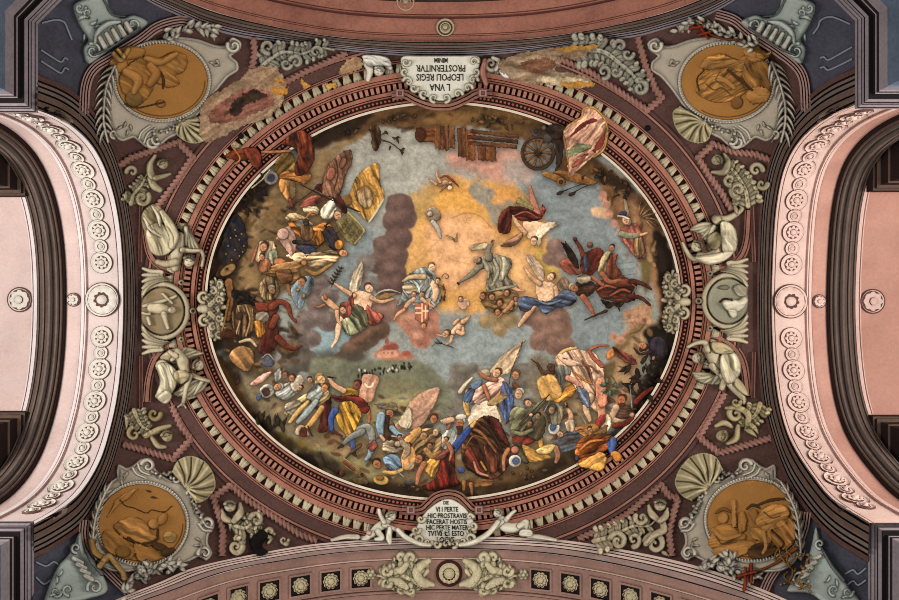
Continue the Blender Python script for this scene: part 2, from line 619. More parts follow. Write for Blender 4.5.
def figure(name, groups, label, cat, group=None, parent=None, **kw):
    """a thing (Empty) with one mesh for each named group of shapes, in the order given (later ones lie on top)"""
    first = np.asarray(groups[0][1][0][1], float).mean(0)
    root = empty(name, frame_at(first[0], first[1], 0.0))
    tag(root, label, cat, group)
    lift = 0.0
    for gname, prims in groups:
        relief(gname, prims, root, lift=lift, **kw)
        lift += kw.get('thick', 1.0) * 0.012
    return root


# ------------------------------------------------------------------ mouldings
def resample_rows(P_, k):
    n = len(P_); t = np.linspace(0, n - 1, n * k); i = np.minimum(t.astype(int), n - 2); a = (t - i)[:, None, None]
    return P_[i] * (1 - a) + P_[i + 1] * a


def ribbon(name, A, B, prof, mats, parent=None, n=160, closed=False, clamp=None):
    """moulding swept between plan lines A and B; prof = [(t, height m, material index of the strip that follows)]"""
    t = np.array([q[0] for q in prof]); h = np.array([q[1] for q in prof])
    Pm = A[:, None] * (1 - t[None, :, None]) + B[:, None] * t[None, :, None]
    if clamp is not None: Pm = clamp(Pm)
    V = surf(Pm[..., 0], Pm[..., 1], np.broadcast_to(h, Pm.shape[:2]))
    Pd = resample_rows(Pm, 5)
    top_note(Pd[..., 0], Pd[..., 1], np.broadcast_to(h, Pd.shape[:2]))
    nu, nv = Pm.shape[:2]
    Fc = grid_faces(nu, nv, closed)
    mi = np.tile([q[2] for q in prof[:-1]], nu if closed else nu - 1)
    # separate vertices per strip so the fillets stay crisp
    V = V.reshape(-1, 3)
    V2 = V[Fc].reshape(-1, 3)
    F2 = np.arange(len(V2)).reshape(-1, 4)
    me = mesh(name, V2, F2, mats, midx=mi, smooth=False)
    return link(name, me, parent)


def box_mesh(name, mat, sx, sy, sz, taper=0.8, bev=0.0):
    """block standing on z = 0 with a smaller top"""
    a, b = sx / 2, sy / 2
    V, tp = [], taper
    for z, k in ((-0.01, 1.0), (sz * 0.7, 1.0), (sz, tp)):
        V += [(-a * k, -b * k, z), (a * k, -b * k, z), (a * k, b * k, z), (-a * k, b * k, z)]
    Fc = []
    for q in (0, 4):
        for i in range(4):
            Fc.append((q + i, q + (i + 1) % 4, q + 4 + (i + 1) % 4, q + 4 + i))
    Fc += [(8, 9, 10, 11), (3, 2, 1, 0)]
    return mesh(name, np.array(V), np.array(Fc), mat, smooth=False)


def lathe_mesh(name, prof, mats, seg=32, petals=0, pet_amp=0.0, midx=None, pet_from=0, pet_to=99, sx=1.0):
    """turned disc: prof = [(radius, height)]; radii of rows pet_from..pet_to are scalloped into petals"""
    th = np.linspace(0, 2 * np.pi, seg, endpoint=False)
    V = []
    for i, (r, z) in enumerate(prof):
        rr = np.full(seg, r)
        zz = np.full(seg, z)
        if petals and pet_from <= i <= pet_to:
            w = np.abs(np.cos(th * petals / 2))
            rr = r * (1 - pet_amp + pet_amp * w)
            zz = z * (0.55 + 0.45 * w)
        V.append(np.stack([rr * np.cos(th) * sx, rr * np.sin(th), zz], 1))
    V = np.array(V).transpose(1, 0, 2)
    nu, nv = V.shape[:2]
    Fc = grid_faces(nu, nv, True)
    mi = None if midx is None else np.tile(midx, nu)
    return mesh(name, V.reshape(-1, 3), Fc, mats, midx=mi)
# ================================================================== the setting
PLUM = material('plum_plaster', (82, 57, 51), var=0.36, scale=2.2, stain=(54, 34, 30), stain_amt=0.55, crack=0.25)
PLUM_D = material('dark_plum_plaster', (60, 36, 35), var=0.3)
SHADE = material('umber_groove_shade', (33, 20, 18), var=0.25)  # shade put into the colour of grooves and undersides; also plain dark faces
PINK = material('dusty_pink_paint', (142, 98, 83), var=0.3, stain=(98, 64, 54), stain_amt=0.5)
PINK_L = material('pale_pink_paint', (204, 180, 168), var=0.15)
CREAM = material('cream_paint', (205, 190, 168), var=0.15)
SLATE = material('slate_paint', (66, 66, 76), var=0.35, scale=4, stain=(44, 42, 46), stain_amt=0.7)
LILAC = material('lilac_grey_stone', (128, 118, 122), var=0.25)
GREYM = material('grey_brown_stone', (98, 86, 80), var=0.28)
BROWNM = material('brown_stone', (90, 71, 61), var=0.3)
BLACKW = material('black_brown_recess', (20, 13, 12), var=0.3)  # near-black brown: wood of the pier gap, and the coffer beds
SOFF_W = material('white_pink_limewash', (216, 206, 203), var=0.08, stain=(206, 190, 186), stain_amt=0.5)
SOFF_W2 = material('rosy_limewash', (206, 182, 174), var=0.12, stain=(190, 162, 153), stain_amt=0.6)
SOFF_E = material('peach_limewash', (220, 190, 178), var=0.10, stain=(200, 164, 152), stain_amt=0.5)
SOFF_E2 = material('terracotta_pink_limewash', (192, 146, 130), var=0.14, stain=(172, 122, 108), stain_amt=0.6)
SALMON = material('salmon_plaster', (162, 108, 90), var=0.28, scale=2.5, stain=(122, 78, 66), stain_amt=0.7, crack=0.2)
SALMON_D = material('salmon_dark_line', (92, 52, 46), var=0.2)  # darker salmon for the thin lines on the soffits
TAUPE = material('taupe_plaster', (140, 108, 96), var=0.22, stain=(108, 82, 74), stain_amt=0.6)
IVORY = material('ivory_relief', (178, 166, 132), var=0.14)
WHITE_R = material('white_relief', (208, 200, 188), var=0.10)
LINE = material('dark_line_paint', (92, 66, 60), var=0.2)

# ---- the vault itself
def build_ceiling():
    gx = np.arange(-40, 941, 4.0); gy = np.arange(-40, 641, 4.0)
    X, Y = np.meshgrid(gx, gy)
    keep = np.ones(X.shape, bool)
    w = spline(W_EDGE, 6); ee = spline(E_EDGE, 6); n = spline(N_EDGE, 6); so = spline(S_EDGE, 6)
    keep &= ~((Y > w[0, 1]) & (Y < w[-1, 1]) & (X < np.interp(Y, w[:, 1], w[:, 0]) + 3))
    keep &= ~((Y > ee[0, 1]) & (Y < ee[-1, 1]) & (X > np.interp(Y, ee[:, 1], ee[:, 0]) - 3))
    keep &= ~((X > n[0, 0]) & (X < n[-1, 0]) & (Y < np.interp(X, n[:, 0], n[:, 1]) + 3))
    keep &= ~((X > so[0, 0]) & (X < so[-1, 0]) & (Y > np.interp(X, so[:, 0], so[:, 1]) - 3))
    keep &= ~((X < 35) & (Y < 113)) & ~((X > 859) & (Y < 108)) & ~((X < 31) & (Y > 521)) & ~((X > 871) & (Y > 520))
    c = keep[:-1, :-1] & keep[1:, :-1] & keep[:-1, 1:] & keep[1:, 1:]
    idx = np.arange(X.size).reshape(X.shape)
    j, i = np.nonzero(c)
    Fc = np.stack([idx[j, i], idx[j, i + 1], idx[j + 1, i + 1], idx[j + 1, i]], 1)
    o = link('ceiling', mesh('ceiling', surf(X, Y, np.zeros(X.shape)).reshape(-1, 3), Fc, PLUM))
    tag(o, 'plum painted plaster vault around the oval fresco', 'vault', kind='structure')
    return o


ceiling = build_ceiling()

def offset_path(P, d):
    t = np.gradient(P, axis=0)
    n = np.stack([-t[:, 1], t[:, 0]], 1)
    n /= np.linalg.norm(n, axis=1, keepdims=True)
    return P + n * np.asarray(d)[..., None] if np.ndim(d) else P + n * d


def rail(name, path, w0, w1, prof, mats, parent=None, n=90, smooth_path=True):
    P = resample(spline(path, 8) if smooth_path else np.asarray(path, float), n)
    return ribbon(name, offset_path(P, w0), offset_path(P, w1), prof, mats, parent)


def steps(*rows):
    """profile with vertical risers: rows (t0, t1, height, material)"""
    out = []
    for i, (a, b, h, m) in enumerate(rows):
        if i == 0: out.append((a, -0.01, m))
        out += [(a, h, m), (b, h, rows[min(i + 1, len(rows) - 1)][3])]
    out.append((rows[-1][1], -0.01, 0))
    return out


# ---- mouldings that run along the four arches
def edge_moulding(name, A, B, prof, mats):
    return ribbon(name, resample(spline(A, 8), 150), resample(spline(B, 8), 150), prof, mats, ceiling)


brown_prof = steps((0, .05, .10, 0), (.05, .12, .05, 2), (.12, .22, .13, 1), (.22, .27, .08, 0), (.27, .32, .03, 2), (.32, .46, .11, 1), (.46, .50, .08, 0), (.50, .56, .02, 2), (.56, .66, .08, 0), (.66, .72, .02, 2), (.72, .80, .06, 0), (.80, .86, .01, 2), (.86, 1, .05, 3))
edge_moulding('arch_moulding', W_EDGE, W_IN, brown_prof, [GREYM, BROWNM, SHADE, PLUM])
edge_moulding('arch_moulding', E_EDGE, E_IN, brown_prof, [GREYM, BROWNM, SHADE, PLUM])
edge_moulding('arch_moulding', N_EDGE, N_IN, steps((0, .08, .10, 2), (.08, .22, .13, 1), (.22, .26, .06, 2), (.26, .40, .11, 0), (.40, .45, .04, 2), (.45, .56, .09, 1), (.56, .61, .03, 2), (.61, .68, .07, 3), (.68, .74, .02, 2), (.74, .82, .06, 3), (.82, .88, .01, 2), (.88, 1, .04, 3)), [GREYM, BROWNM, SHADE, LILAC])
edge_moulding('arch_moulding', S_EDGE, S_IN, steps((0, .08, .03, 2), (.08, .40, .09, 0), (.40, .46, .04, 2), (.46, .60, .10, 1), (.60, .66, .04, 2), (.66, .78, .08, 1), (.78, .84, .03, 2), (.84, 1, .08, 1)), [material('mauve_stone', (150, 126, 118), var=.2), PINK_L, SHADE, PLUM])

# ---- arches: soffits swept from the edge line out along the axis of the side arm
def arch_curve(edge, side, n=140):
    P = resample(spline(edge, 8), n)
    if side == 'W': z = A_W * F / (CX - P[:, 0])
    elif side == 'E': z = A_E * F / (P[:, 0] - CX)
    elif side == 'N': z = B_N * F / (CY - P[:, 1])
    else: z = B_S * F / (P[:, 1] - CY)
    a = (P[:, 1] - CY) * z / F if side in 'WE' else (P[:, 0] - CX) * z / F
    # smooth the reading of the outline
    k = np.ones(9) / 9
    zz = np.convolve(np.pad(z, 4, mode='edge'), k, 'valid'); aa = np.convolve(np.pad(a, 4, mode='edge'), k, 'valid')
    zz[:4], zz[-4:], aa[:4], aa[-4:] = z[:4], z[-4:], a[:4], a[-4:]
    C = np.stack([aa, zz], 1)
    # carry the jambs straight down a little
    jb = -.03 if side in 'WE' else -.4
    d0 = C[0] + [0, jb]; d1 = C[-1] + [0, jb]
    return np.vstack([d0, C, d1])


def soffit_xyz(side, C, N, crown, h):
    """crown: frame position of the strip at the crown of the arch"""
    o = C + N * h[..., None]
    if side == 'W': x = -(CX - crown) * R_CROWN / F; return np.stack([np.broadcast_to(x, o[..., 0].shape), o[..., 0], o[..., 1] + EYE], -1)
    if side == 'E': x = (crown - CX) * R_CROWN / F; return np.stack([np.broadcast_to(x, o[..., 0].shape), o[..., 0], o[..., 1] + EYE], -1)
    if side == 'N': y = -(CY - crown) * R_CROWN / F
    else: y = (crown - CY) * R_CROWN / F
    return np.stack([o[..., 0], np.broadcast_to(y, o[..., 0].shape), o[..., 1] + EYE], -1)


def curve_normals(C):
    t = np.gradient(C, axis=0)
    n = np.stack([t[:, 1], -t[:, 0]], 1)
    n /= np.linalg.norm(n, axis=1, keepdims=True) + 1e-9
    n *= np.where((n * (np.array([0, 8.0]) - C)).sum(1) < 0, -1, 1)[:, None]
    return n


def soffit(name, side, C, prof, mats, parent=None):
    N = curve_normals(C)
    cr = np.array([q[0] for q in prof], float); h = np.array([q[1] for q in prof], float)
    V = soffit_xyz(side, C[:, None, :], N[:, None, :], cr[None, :].repeat(len(C), 0), h[None, :].repeat(len(C), 0))
    Fc = grid_faces(len(C), len(prof))
    mi = np.tile([q[2] for q in prof[:-1]], len(C) - 1)
    V2 = V.reshape(-1, 3)[Fc].reshape(-1, 3)
    return link(name, mesh(name, V2, np.arange(len(V2)).reshape(-1, 4), mats, midx=mi, smooth=False), parent)


def soffit_rows(*rows):
    """rows (crown0, crown1, height, material); risers between"""
    out = []
    for i, (a, b, h, m) in enumerate(rows):
        out += [(a, h, m), (b, h, rows[min(i + 1, len(rows) - 1)][3])]
    return out


def soffit_frame(side, C, arc, crown, h=0.0):
    """matrix on the soffit: arc metres from the crown along the curve"""
    s_ = np.r_[0, np.cumsum(np.hypot(*np.diff(C, axis=0).T))]
    k = np.argmin(np.abs(C[:, 0] - 0.02))
    s0 = s_[k]
    q = np.array([np.interp(s0 + arc, s_, C[:, j]) for j in (0, 1)])
    q2 = np.array([np.interp(s0 + arc + 0.02, s_, C[:, j]) for j in (0, 1)])
    N = curve_normals(C)
    n = np.array([np.interp(s0 + arc, s_, N[:, j]) for j in (0, 1)]); n /= np.linalg.norm(n)
    P0 = soffit_xyz(side, q, n, np.array(crown, float), np.array(h))
    t = (q2 - q) / np.linalg.norm(q2 - q)
    if side in 'WE': x = Vector((0, t[0], t[1])); z = Vector((0, n[0], n[1]))
    else: x = Vector((t[0], 0, t[1])); z = Vector((n[0], 0, n[1]))
    y = z.cross(x)
    m = Matrix((x, y, z)).transposed().to_4x4()
    m.translation = Vector(P0)
    return m


def end_wall(side, C, crown, mat, parent):
    """wall that closes the far end of an arm, from the arch down to the springing"""
    n = len(C); N = curve_normals(C) * 0
    top = soffit_xyz(side, C, N, np.full(n, float(crown)), np.zeros(n)); bot = top.copy(); bot[:, 2] = C[:, 1].min() + EYE - 1.2
    V = np.stack([top, bot], 1).reshape(-1, 3)
    link('end_wall', mesh('end_wall', V, grid_faces(n, 2), mat, smooth=False), parent)


CW, CE, CN, CS = (arch_curve(q, k) for q, k in ((W_EDGE, 'W'), (E_EDGE, 'E'), (N_EDGE, 'N'), (S_EDGE, 'S')))

# west and east arches
def side_arch(side, C, sgn, edge, mats, label):
    q = lambda d: edge + sgn * d          # d: crown pixels away from the vault
    rows = soffit_rows((q(0), q(4), .0, 0), (q(4), q(5), -.012, 4), (q(5), q(35), .0, 1), (q(35), q(36), .02, 4), (q(36), q(37.2), .03, 0), (q(37.2), q(38.2), .0, 4), (q(38.2), q(41), .02, 0), (q(41), q(42), -.01, 4), (q(42), q(56), .0, 2), (q(56), q(57), -.01, 4),
                       (q(57), q(58.5), .05, 5), (q(58.5), q(60), .08, 6), (q(60), q(61.5), .03, 5), (q(61.5), q(63), .12, 3), (q(63), q(66), .10, 6), (q(66), q(67), .05, 5), (q(67), q(69), .17, 3), (q(69), q(72), .15, 6), (q(72), q(73.4), .08, 5), (q(73.4), q(75), .15, 3), (q(75), q(78), .13, 6), (q(78), q(79.5), .06, 5), (q(79.5), q(81), .12, 3), (q(81), q(83), .08, 5),
                       (q(83), q(90), -.02, 0), (q(90), q(91), -.035, 4), (q(91), q(92), -.02, 0), (q(92), q(235), -.035, 2), (q(235), q(236), -.035, 0))
    o = soffit('wall_' + ('west' if side == 'W' else 'east'), side, C, rows, mats)
    return tag(o, label, 'arch', kind='structure')


LW = material('pink_line_paint', (150, 112, 104), var=.2)
arch_w = side_arch('W', CW, -1, 123, [SOFF_W, material('blush_limewash', (206, 188, 182), var=.09, stain=(196, 172, 165), stain_amt=.5), SOFF_W2, GREYM, LW, SHADE, BROWNM], 'pale pink limewashed arch soffit with a row of rosettes, west side')
arch_e = side_arch('E', CE, 1, 772, [SOFF_E, SOFF_E, SOFF_E2, GREYM, LW, SHADE, BROWNM], 'peach limewashed arch soffit with a row of rosettes, east side')

def disc_rosette(name, r, mats, petals):
    if petals:
        prof = [(r, -.005), (r, .020), (r * .95, .026), (r * .90, .012), (r * .62, .012), (r * .60, .030), (r * .42, .040), (r * .30, .020), (r * .24, .020), (r * .22, .045), (r * .12, .055), (.001, .055)]
        return lathe_mesh(name, prof, mats, 48, petals, .34, midx=[1, 1, 0, 0, 1, 0, 0, 1, 0, 0, 0], pet_from=5, pet_to=6)
    prof = [(r, -.005), (r, .020), (r * .94, .026), (r * .88, .012), (r * .55, .012), (r * .52, .026), (r * .42, .026), (r * .40, .012), (r * .26, .012), (r * .22, .040), (.001, .045)]
    return lathe_mesh(name, prof, mats, 32, midx=[1, 1, 0, 0, 1, 0, 1, 0, 0, 0])


for side, C, sgn, arch, e0, mats in (('W', CW, -1, arch_w, 123, [WHITE_R, LINE]), ('E', CE, 1, arch_e, 772, [SOFF_E, LINE])):
    big = disc_rosette('rosette', .165, mats, 8); small = disc_rosette('rosette', .108, mats, 0)
    mid = lathe_mesh('rosette', [(.26, -.005), (.26, .03), (.245, .04), (.225, .015), (.215, .015), (.21, .05), (.12, .06), (.07, .03), (.065, .07), (.001, .08)], mats, 48, 9, .18, midx=[1, 1, 0, 1, 0, 0, 1, 0, 0], pet_from=5, pet_to=6)
    cr = e0 + sgn * 20
    place('rosette', mid, soffit_frame(side, C, 0, cr), arch)
    for d in (-1, 1):
        for k in range(7):
            place('rosette', big, soffit_frame(side, C, d * (.56 + .485 * k), cr), arch)
            place('rosette', small, soffit_frame(side, C, d * (.56 + .485 * k + .243), cr), arch)
    fl = lathe_mesh('rosette', [(.105, -.005), (.105, .02), (.09, .025), (.085, .01), (.08, .03), (.04, .035), (.03, .02), (.028, .04), (.001, .045)], mats, 32, 8, .2, midx=[1, 1, 0, 1, 0, 0, 1, 0], pet_from=4, pet_to=5)
    place('rosette', fl, soffit_frame(side, C, 0.0, e0 + sgn * 49), arch)
    fl2 = lathe_mesh('rosette', [(.19, -.005), (.19, .02), (.17, .025), (.16, .01), (.15, .035), (.07, .04), (.06, .02), (.055, .05), (.001, .055)], mats, 36, 8, .2, midx=[1, 1, 0, 1, 0, 0, 1, 0], pet_from=4, pet_to=5)
    place('rosette', fl2, soffit_frame(side, C, 0.0, e0 + sgn * 104, -.035), arch)

# north arch (salmon) and south arch (coffers)
arch_n = tag(soffit('wall_north', 'N', CN, soffit_rows((42, 36.5, 0, 0), (36.5, 35.8, -.02, 1), (35.8, 34.8, 0, 0), (34.8, 34, -.02, 1), (34, 19, .0, 0), (19, 18, .05, 1), (18, 16, .03, 0), (16, 15, .0, 1), (15, 3, .03, 0), (3, 1, -.03, 1), (1, -10, -.06, 2), (-10, -230, -.08, 0)), [SALMON, SALMON_D, BROWNM]),
             'salmon plaster arch soffit with thin dark lines above the upper tablet', 'arch', kind='structure')
arch_s = tag(soffit('wall_south', 'S', CS, soffit_rows((549, 557.5, 0, 0), (557.5, 558.6, .02, 1), (558.6, 559.6, -.01, 2), (559.6, 589, .0, 0), (589, 590, -.02, 2), (590, 592, .02, 0), (592, 593, -.02, 2), (593, 830, 0.0, 0)), [TAUPE, material('beige_fillet', (180, 152, 138), var=.2), SALMON_D]),
             'taupe plaster arch soffit with square coffers below the lower tablet', 'arch', kind='structure')
end_wall('W', CW, 123 - 234, SOFF_W2, arch_w); end_wall('E', CE, 772 + 234, SOFF_E2, arch_e)
end_wall('N', CN, -228, SALMON, arch_n); end_wall('S', CS, 828, TAUPE, arch_s)
ring = lathe_mesh('rosette', [(.135, -.005), (.135, .03), (.12, .035), (.11, .01), (.085, .01), (.08, .03), (.065, .03), (.06, .01), (.04, .012), (.035, .04), (.001, .045)], [IVORY, LINE], 36, midx=[1, 0, 0, 1, 0, 0, 1, 0, 1, 0])
place('round_boss', ring, soffit_frame('N', CN, -.10, 28), arch_n)
place('round_boss', ring, soffit_frame('N', CN, -.70, 3), arch_n)
tag(arch_n.children[-1], None)
t_ = lathe_mesh('curl', [(.20, 0), (.20, .02), (.185, .02), (.185, 0)], [SALMON_D, SALMON_D, SALMON_D], 36, midx=[0, 0, 0])

coffer_me = None
def coffer_mesh():
    """square sunk coffer: raised rim, dark bed"""
    o, i = .165, .138
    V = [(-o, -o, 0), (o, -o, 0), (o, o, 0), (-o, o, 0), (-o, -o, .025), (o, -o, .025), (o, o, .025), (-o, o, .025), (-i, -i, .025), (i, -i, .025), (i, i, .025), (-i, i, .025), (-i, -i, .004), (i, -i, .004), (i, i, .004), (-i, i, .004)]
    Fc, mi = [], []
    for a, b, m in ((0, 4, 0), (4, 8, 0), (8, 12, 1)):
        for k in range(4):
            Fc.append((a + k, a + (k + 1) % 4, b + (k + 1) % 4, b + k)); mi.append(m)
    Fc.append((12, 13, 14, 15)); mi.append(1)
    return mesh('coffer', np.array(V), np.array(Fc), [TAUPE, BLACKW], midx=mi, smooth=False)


coffer_me = coffer_mesh()
cof_ros = lathe_mesh('rosette', [(.115, 0), (.115, .03), (.105, .038), (.09, .020), (.085, .045), (.055, .05), (.045, .025), (.04, .055), (.001, .06)], [IVORY, LINE], 40, 10, .16, midx=[0, 0, 1, 0, 0, 1, 0, 0], pet_from=0, pet_to=5)
for d, a0 in ((-1, 1.36), (1, 1.34)):
    for k in range(8):
        m = soffit_frame('S', CS, d * (a0 + .449 * k) - .01, 575)
        c_ = place('coffer', coffer_me, m, arch_s)
        r_ = place('rosette', cof_ros, m @ Matrix.Translation((0, 0, .004)), c_)

# ---- corner piers: entablature blocks that carry the arches
def pier(corner, px, py, sx, sy, ybend, label):
    zt = 8.86
    X = abs(px - CX) * zt / F; Y = abs(py - CY) * zt / F; Yb = abs(ybend - CY) * zt / F
    prof = [(0.0, 0.0, 0), (0, -.05, 1), (.012, -.05, 0), (.03, -.08, 1), (.04, -.08, 0), (.04, -.115, 1), (.055, -.115, 0), (.075, -.15, 2), (.085, -.155, 2), (.125, -.155, 2), (.125, -.20, 0), (.135, -.21, 1), (.135, -.26, 0), (.15, -.27, 0), (.15, -.40, 3), (.165, -.41, 3), (.165, -1.6, 0)]

    def plan(ins):
        # arm face, corner, room face, bend, diagonal face
        return [(X + 3.6, Y + ins), (X + ins, Y + ins), (X + ins, Yb), (X - .45 + ins * .8, Yb + .45 + ins * .35), (X - .45 + ins * .8, Yb + 2.2)]
    V, Fc, mi = [], [], []
    for ins, dz, m in prof:
        for (a, b) in plan(ins):
            V.append((sx * a, sy * b, zt + dz + EYE))
    n = 5
    for r in range(len(prof) - 1):
        for k in range(n - 1):
            Fc.append((r * n + k, r * n + k + 1, (r + 1) * n + k + 1, (r + 1) * n + k)); mi.append(prof[r][2])
    base = len(V)
    V += [(sx * (X + 3.6), sy * (Yb + 2.2), zt + EYE)]
    Fc.append((0, 1, 2, base)); mi.append(0); Fc.append((2, 3, 4, base)); mi.append(0)
    o = link('corner_pier', mesh('corner_pier', np.array(V), np.array(Fc), [LILAC, SHADE, BLACKW, material('blue_grey_panel', (84, 96, 112), var=.3)], midx=mi, smooth=False))
    tag(o, label, 'pier', kind='structure')
    return o


pier('nw', 38, 113, -1, -1, 24, 'dark stepped cornice block of the corner pier, top left of the vault')
pier('ne', 855, 109, 1, -1, 21, 'dark stepped cornice block of the corner pier, top right of the vault')
pier('sw', 34, 521, -1, 1, 606, 'dark stepped cornice block of the corner pier, bottom left of the vault')
pier('se', 868, 520, 1, 1, 606, 'dark stepped cornice block of the corner pier, bottom right of the vault')

# small inner cornices at the far springing of the side arches
def inner_block(sx, sy, crown, py, label):
    x0 = abs(crown - CX) * 10.8 / F; y0 = abs(py - CY) * 10.8 / F; zt = 10.8 + EYE
    V, Fc, mi = [], [], []
    prof = [(0, 0.12, 1), (0, -.05, 0), (.03, -.05, 1), (.03, -.10, 0), (.07, -.12, 1), (.07, -.30, 0), (.09, -.32, 1), (.09, -.7, 1)]
    for ins, dz, m in prof:
        for a, b in ((x0 + 3.2, y0 + ins), (x0 + ins, y0 + ins), (x0 + ins, y0 + 1.2)):
            V.append((sx * a, sy * b, zt + dz))
    for r in range(len(prof) - 1):
        for k in range(2):
            Fc.append((r * 3 + k, r * 3 + k + 1, (r + 1) * 3 + k + 1, (r + 1) * 3 + k)); mi.append(prof[r][2])
    o = link('springer_block', mesh('springer_block', np.array(V), np.array(Fc), [BROWNM, SHADE], midx=mi, smooth=False))
    return tag(o, label, 'cornice', kind='structure')


inner_block(-1, -1, 27, 196, 'dark springer block above the pale panel at the left edge')
inner_block(-1, 1, 27, 412, 'dark springer block below the pale panel at the left edge')
inner_block(1, -1, 871, 191, 'dark springer block above the peach panel at the right edge')
inner_block(1, 1, 871, 416, 'dark springer block below the peach panel at the right edge')

# ---- oval cornice around the fresco
TH = np.linspace(0, 2 * np.pi, 420, endpoint=False)


def oval(d, th=TH):
    """plan points at distance d outside the fresco oval"""
    cx, cy, a, b = EL
    x, y = cx + a * np.cos(th), cy + b * np.sin(th)
    nx, ny = np.cos(th) / a, np.sin(th) / b
    n = np.hypot(nx, ny)
    return np.stack([x + d * nx / n, y + d * ny / n], -1)


def oval_even(d, n, off=0.0):
    """n equally spaced plan points and their angles at distance d"""
    P = oval(d, np.linspace(0, 2 * np.pi, 2000))
    s_ = np.r_[0, np.cumsum(np.hypot(*np.diff(P, axis=0).T))]
    t = (np.arange(n) + off) / n * s_[-1]
    th = np.interp(t, s_, np.linspace(0, 2 * np.pi, 2000))
    A = oval(d, th); B = oval(d + 1, th)
    return A, np.arctan2(B[:, 1] - A[:, 1], B[:, 0] - A[:, 0])


OV = 64.0
orow = lambda a, b, h, m: (a / OV, b / OV, h, m)
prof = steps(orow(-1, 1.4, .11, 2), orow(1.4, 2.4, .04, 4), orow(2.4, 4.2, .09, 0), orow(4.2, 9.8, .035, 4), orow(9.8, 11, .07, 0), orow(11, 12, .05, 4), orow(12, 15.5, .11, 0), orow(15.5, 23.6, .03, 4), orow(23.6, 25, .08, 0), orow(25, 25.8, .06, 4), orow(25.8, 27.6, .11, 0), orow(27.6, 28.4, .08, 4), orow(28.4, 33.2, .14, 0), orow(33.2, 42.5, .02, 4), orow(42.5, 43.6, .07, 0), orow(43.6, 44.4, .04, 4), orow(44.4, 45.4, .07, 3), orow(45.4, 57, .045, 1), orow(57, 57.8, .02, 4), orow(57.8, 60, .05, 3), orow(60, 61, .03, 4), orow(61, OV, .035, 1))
RED = material('oxblood_bed_shade', (52, 24, 20), var=.3)  # dark red beds of the rows; shadow lines between mouldings put into this colour
CORN_PINK = material('cornice_pink_paint', (152, 100, 82), var=.32, stain=(92, 54, 42), stain_amt=.85)
_si, _ni = spline(S_IN, 6), spline(N_IN, 6)


def inside_arches(P, m=0.0):
    return (P[..., 1] < np.interp(P[..., 0], _si[:, 0], _si[:, 1]) - m) & (P[..., 1] > np.interp(P[..., 0], _ni[:, 0], _ni[:, 1]) + m)


def clamp_arches(P):
    P = P.copy()
    P[..., 1] = np.minimum(P[..., 1], np.interp(P[..., 0], _si[:, 0], _si[:, 1]) - .3)
    P[..., 1] = np.maximum(P[..., 1], np.interp(P[..., 0], _ni[:, 0], _ni[:, 1]) + .3)
    return P


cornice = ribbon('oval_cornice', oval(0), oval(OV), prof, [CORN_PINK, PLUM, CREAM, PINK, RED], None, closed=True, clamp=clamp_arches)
tag(cornice, 'pink and plum moulded cornice with dentils ringing the oval fresco', 'cornice', kind='structure')

dent = box_mesh('dentil', material('dentil_pink', (160, 112, 94), var=.3), .10, .052, .075, .86)
A, ang = oval_even(19.6, 262)
for (x, y), a in zip(A, ang):
    place('dentil', dent, frame_at(x, y, a, .03), cornice)


def modillion_mesh():
    """leaf bracket: wide block with a tapering curled leaf hanging towards the rim"""
    rows = [(-.075, .070, .045), (-.055, .075, .085), (-.02, .070, .10), (.02, .055, .085), (.05, .052, .06), (.072, .044, .035)]
    V, Fc = [], []
    for x, w, z in rows:
        V += [(x, -w, 0), (x, -w * .85, z * .7), (x, -w * .3, z), (x, 0, z * .8), (x, w * .3, z), (x, w * .85, z * .7), (x, w, 0)]
    for r in range(len(rows) - 1):
        for k in range(6):
            Fc.append((r * 7 + k, r * 7 + k + 1, r * 7 + 8 + k, r * 7 + 7 + k))
    for r in (0, len(rows) - 1):
        Fc += [(r * 7, r * 7 + 1, r * 7 + 5, r * 7 + 6), (r * 7 + 1, r * 7 + 2, r * 7 + 4, r * 7 + 5)]
    return mesh('modillion', np.array(V), np.array(Fc), material('modillion_cream', (184, 170, 140), var=.26), smooth=False)


mod = modillion_mesh()
A, ang = oval_even(37.6, 148)
for (x, y), a in zip(A, ang):
    if inside_arches(np.array([x, y]), 4): place('modillion', mod, frame_at(x, y, a, .02), cornice)

# egg row: beads too small to pick apart
def bead_row(name, P, rad, hgt, mat, parent, flat=.7, base=.02):
    th = np.linspace(0, 2 * np.pi, 7)[:-1]
    V, Fc = [], []
    C0 = surf(P[:, 0], P[:, 1], np.full(len(P), base)); Cx = surf(P[:, 0] + 1, P[:, 1], np.full(len(P), base)) - C0; Cy = surf(P[:, 0], P[:, 1] + 1, np.full(len(P), base)) - C0
    N = _samp(GN, P[:, 0], P[:, 1])
    rows = []
    for rr, z in ((1, 0), (.8, .6), (0.25, 1)):
        for t in th:
            rows.append(C0 + Cx * (rad * rr * math.cos(t)) + Cy * (rad * rr * math.sin(t)) + N * hgt * z)
    V = np.stack(rows, 1)
    f = []
    for r in range(2):
        for k in range(6): f.append((r * 6 + k, r * 6 + (k + 1) % 6, r * 6 + 6 + (k + 1) % 6, r * 6 + 6 + k))
    f += [(12, 13, 14, 15), (15, 16, 17, 12)]
    f = np.array(f)
    Fc = (np.arange(len(P)) * 18)[:, None, None] + f[None]
    o = link(name, mesh(name, V.reshape(-1, 3), Fc.reshape(-1, 4), mat), parent)
    o['kind'] = 'stuff'
    return o


A, _ = oval_even(7.0, 340)
bead_row('egg_row', A, 1.55, .045, CORN_PINK, cornice, base=.035)

# ---- rope mouldings that frame the spandrels
ROPE = material('rope_pink', (146, 106, 94), var=.25)


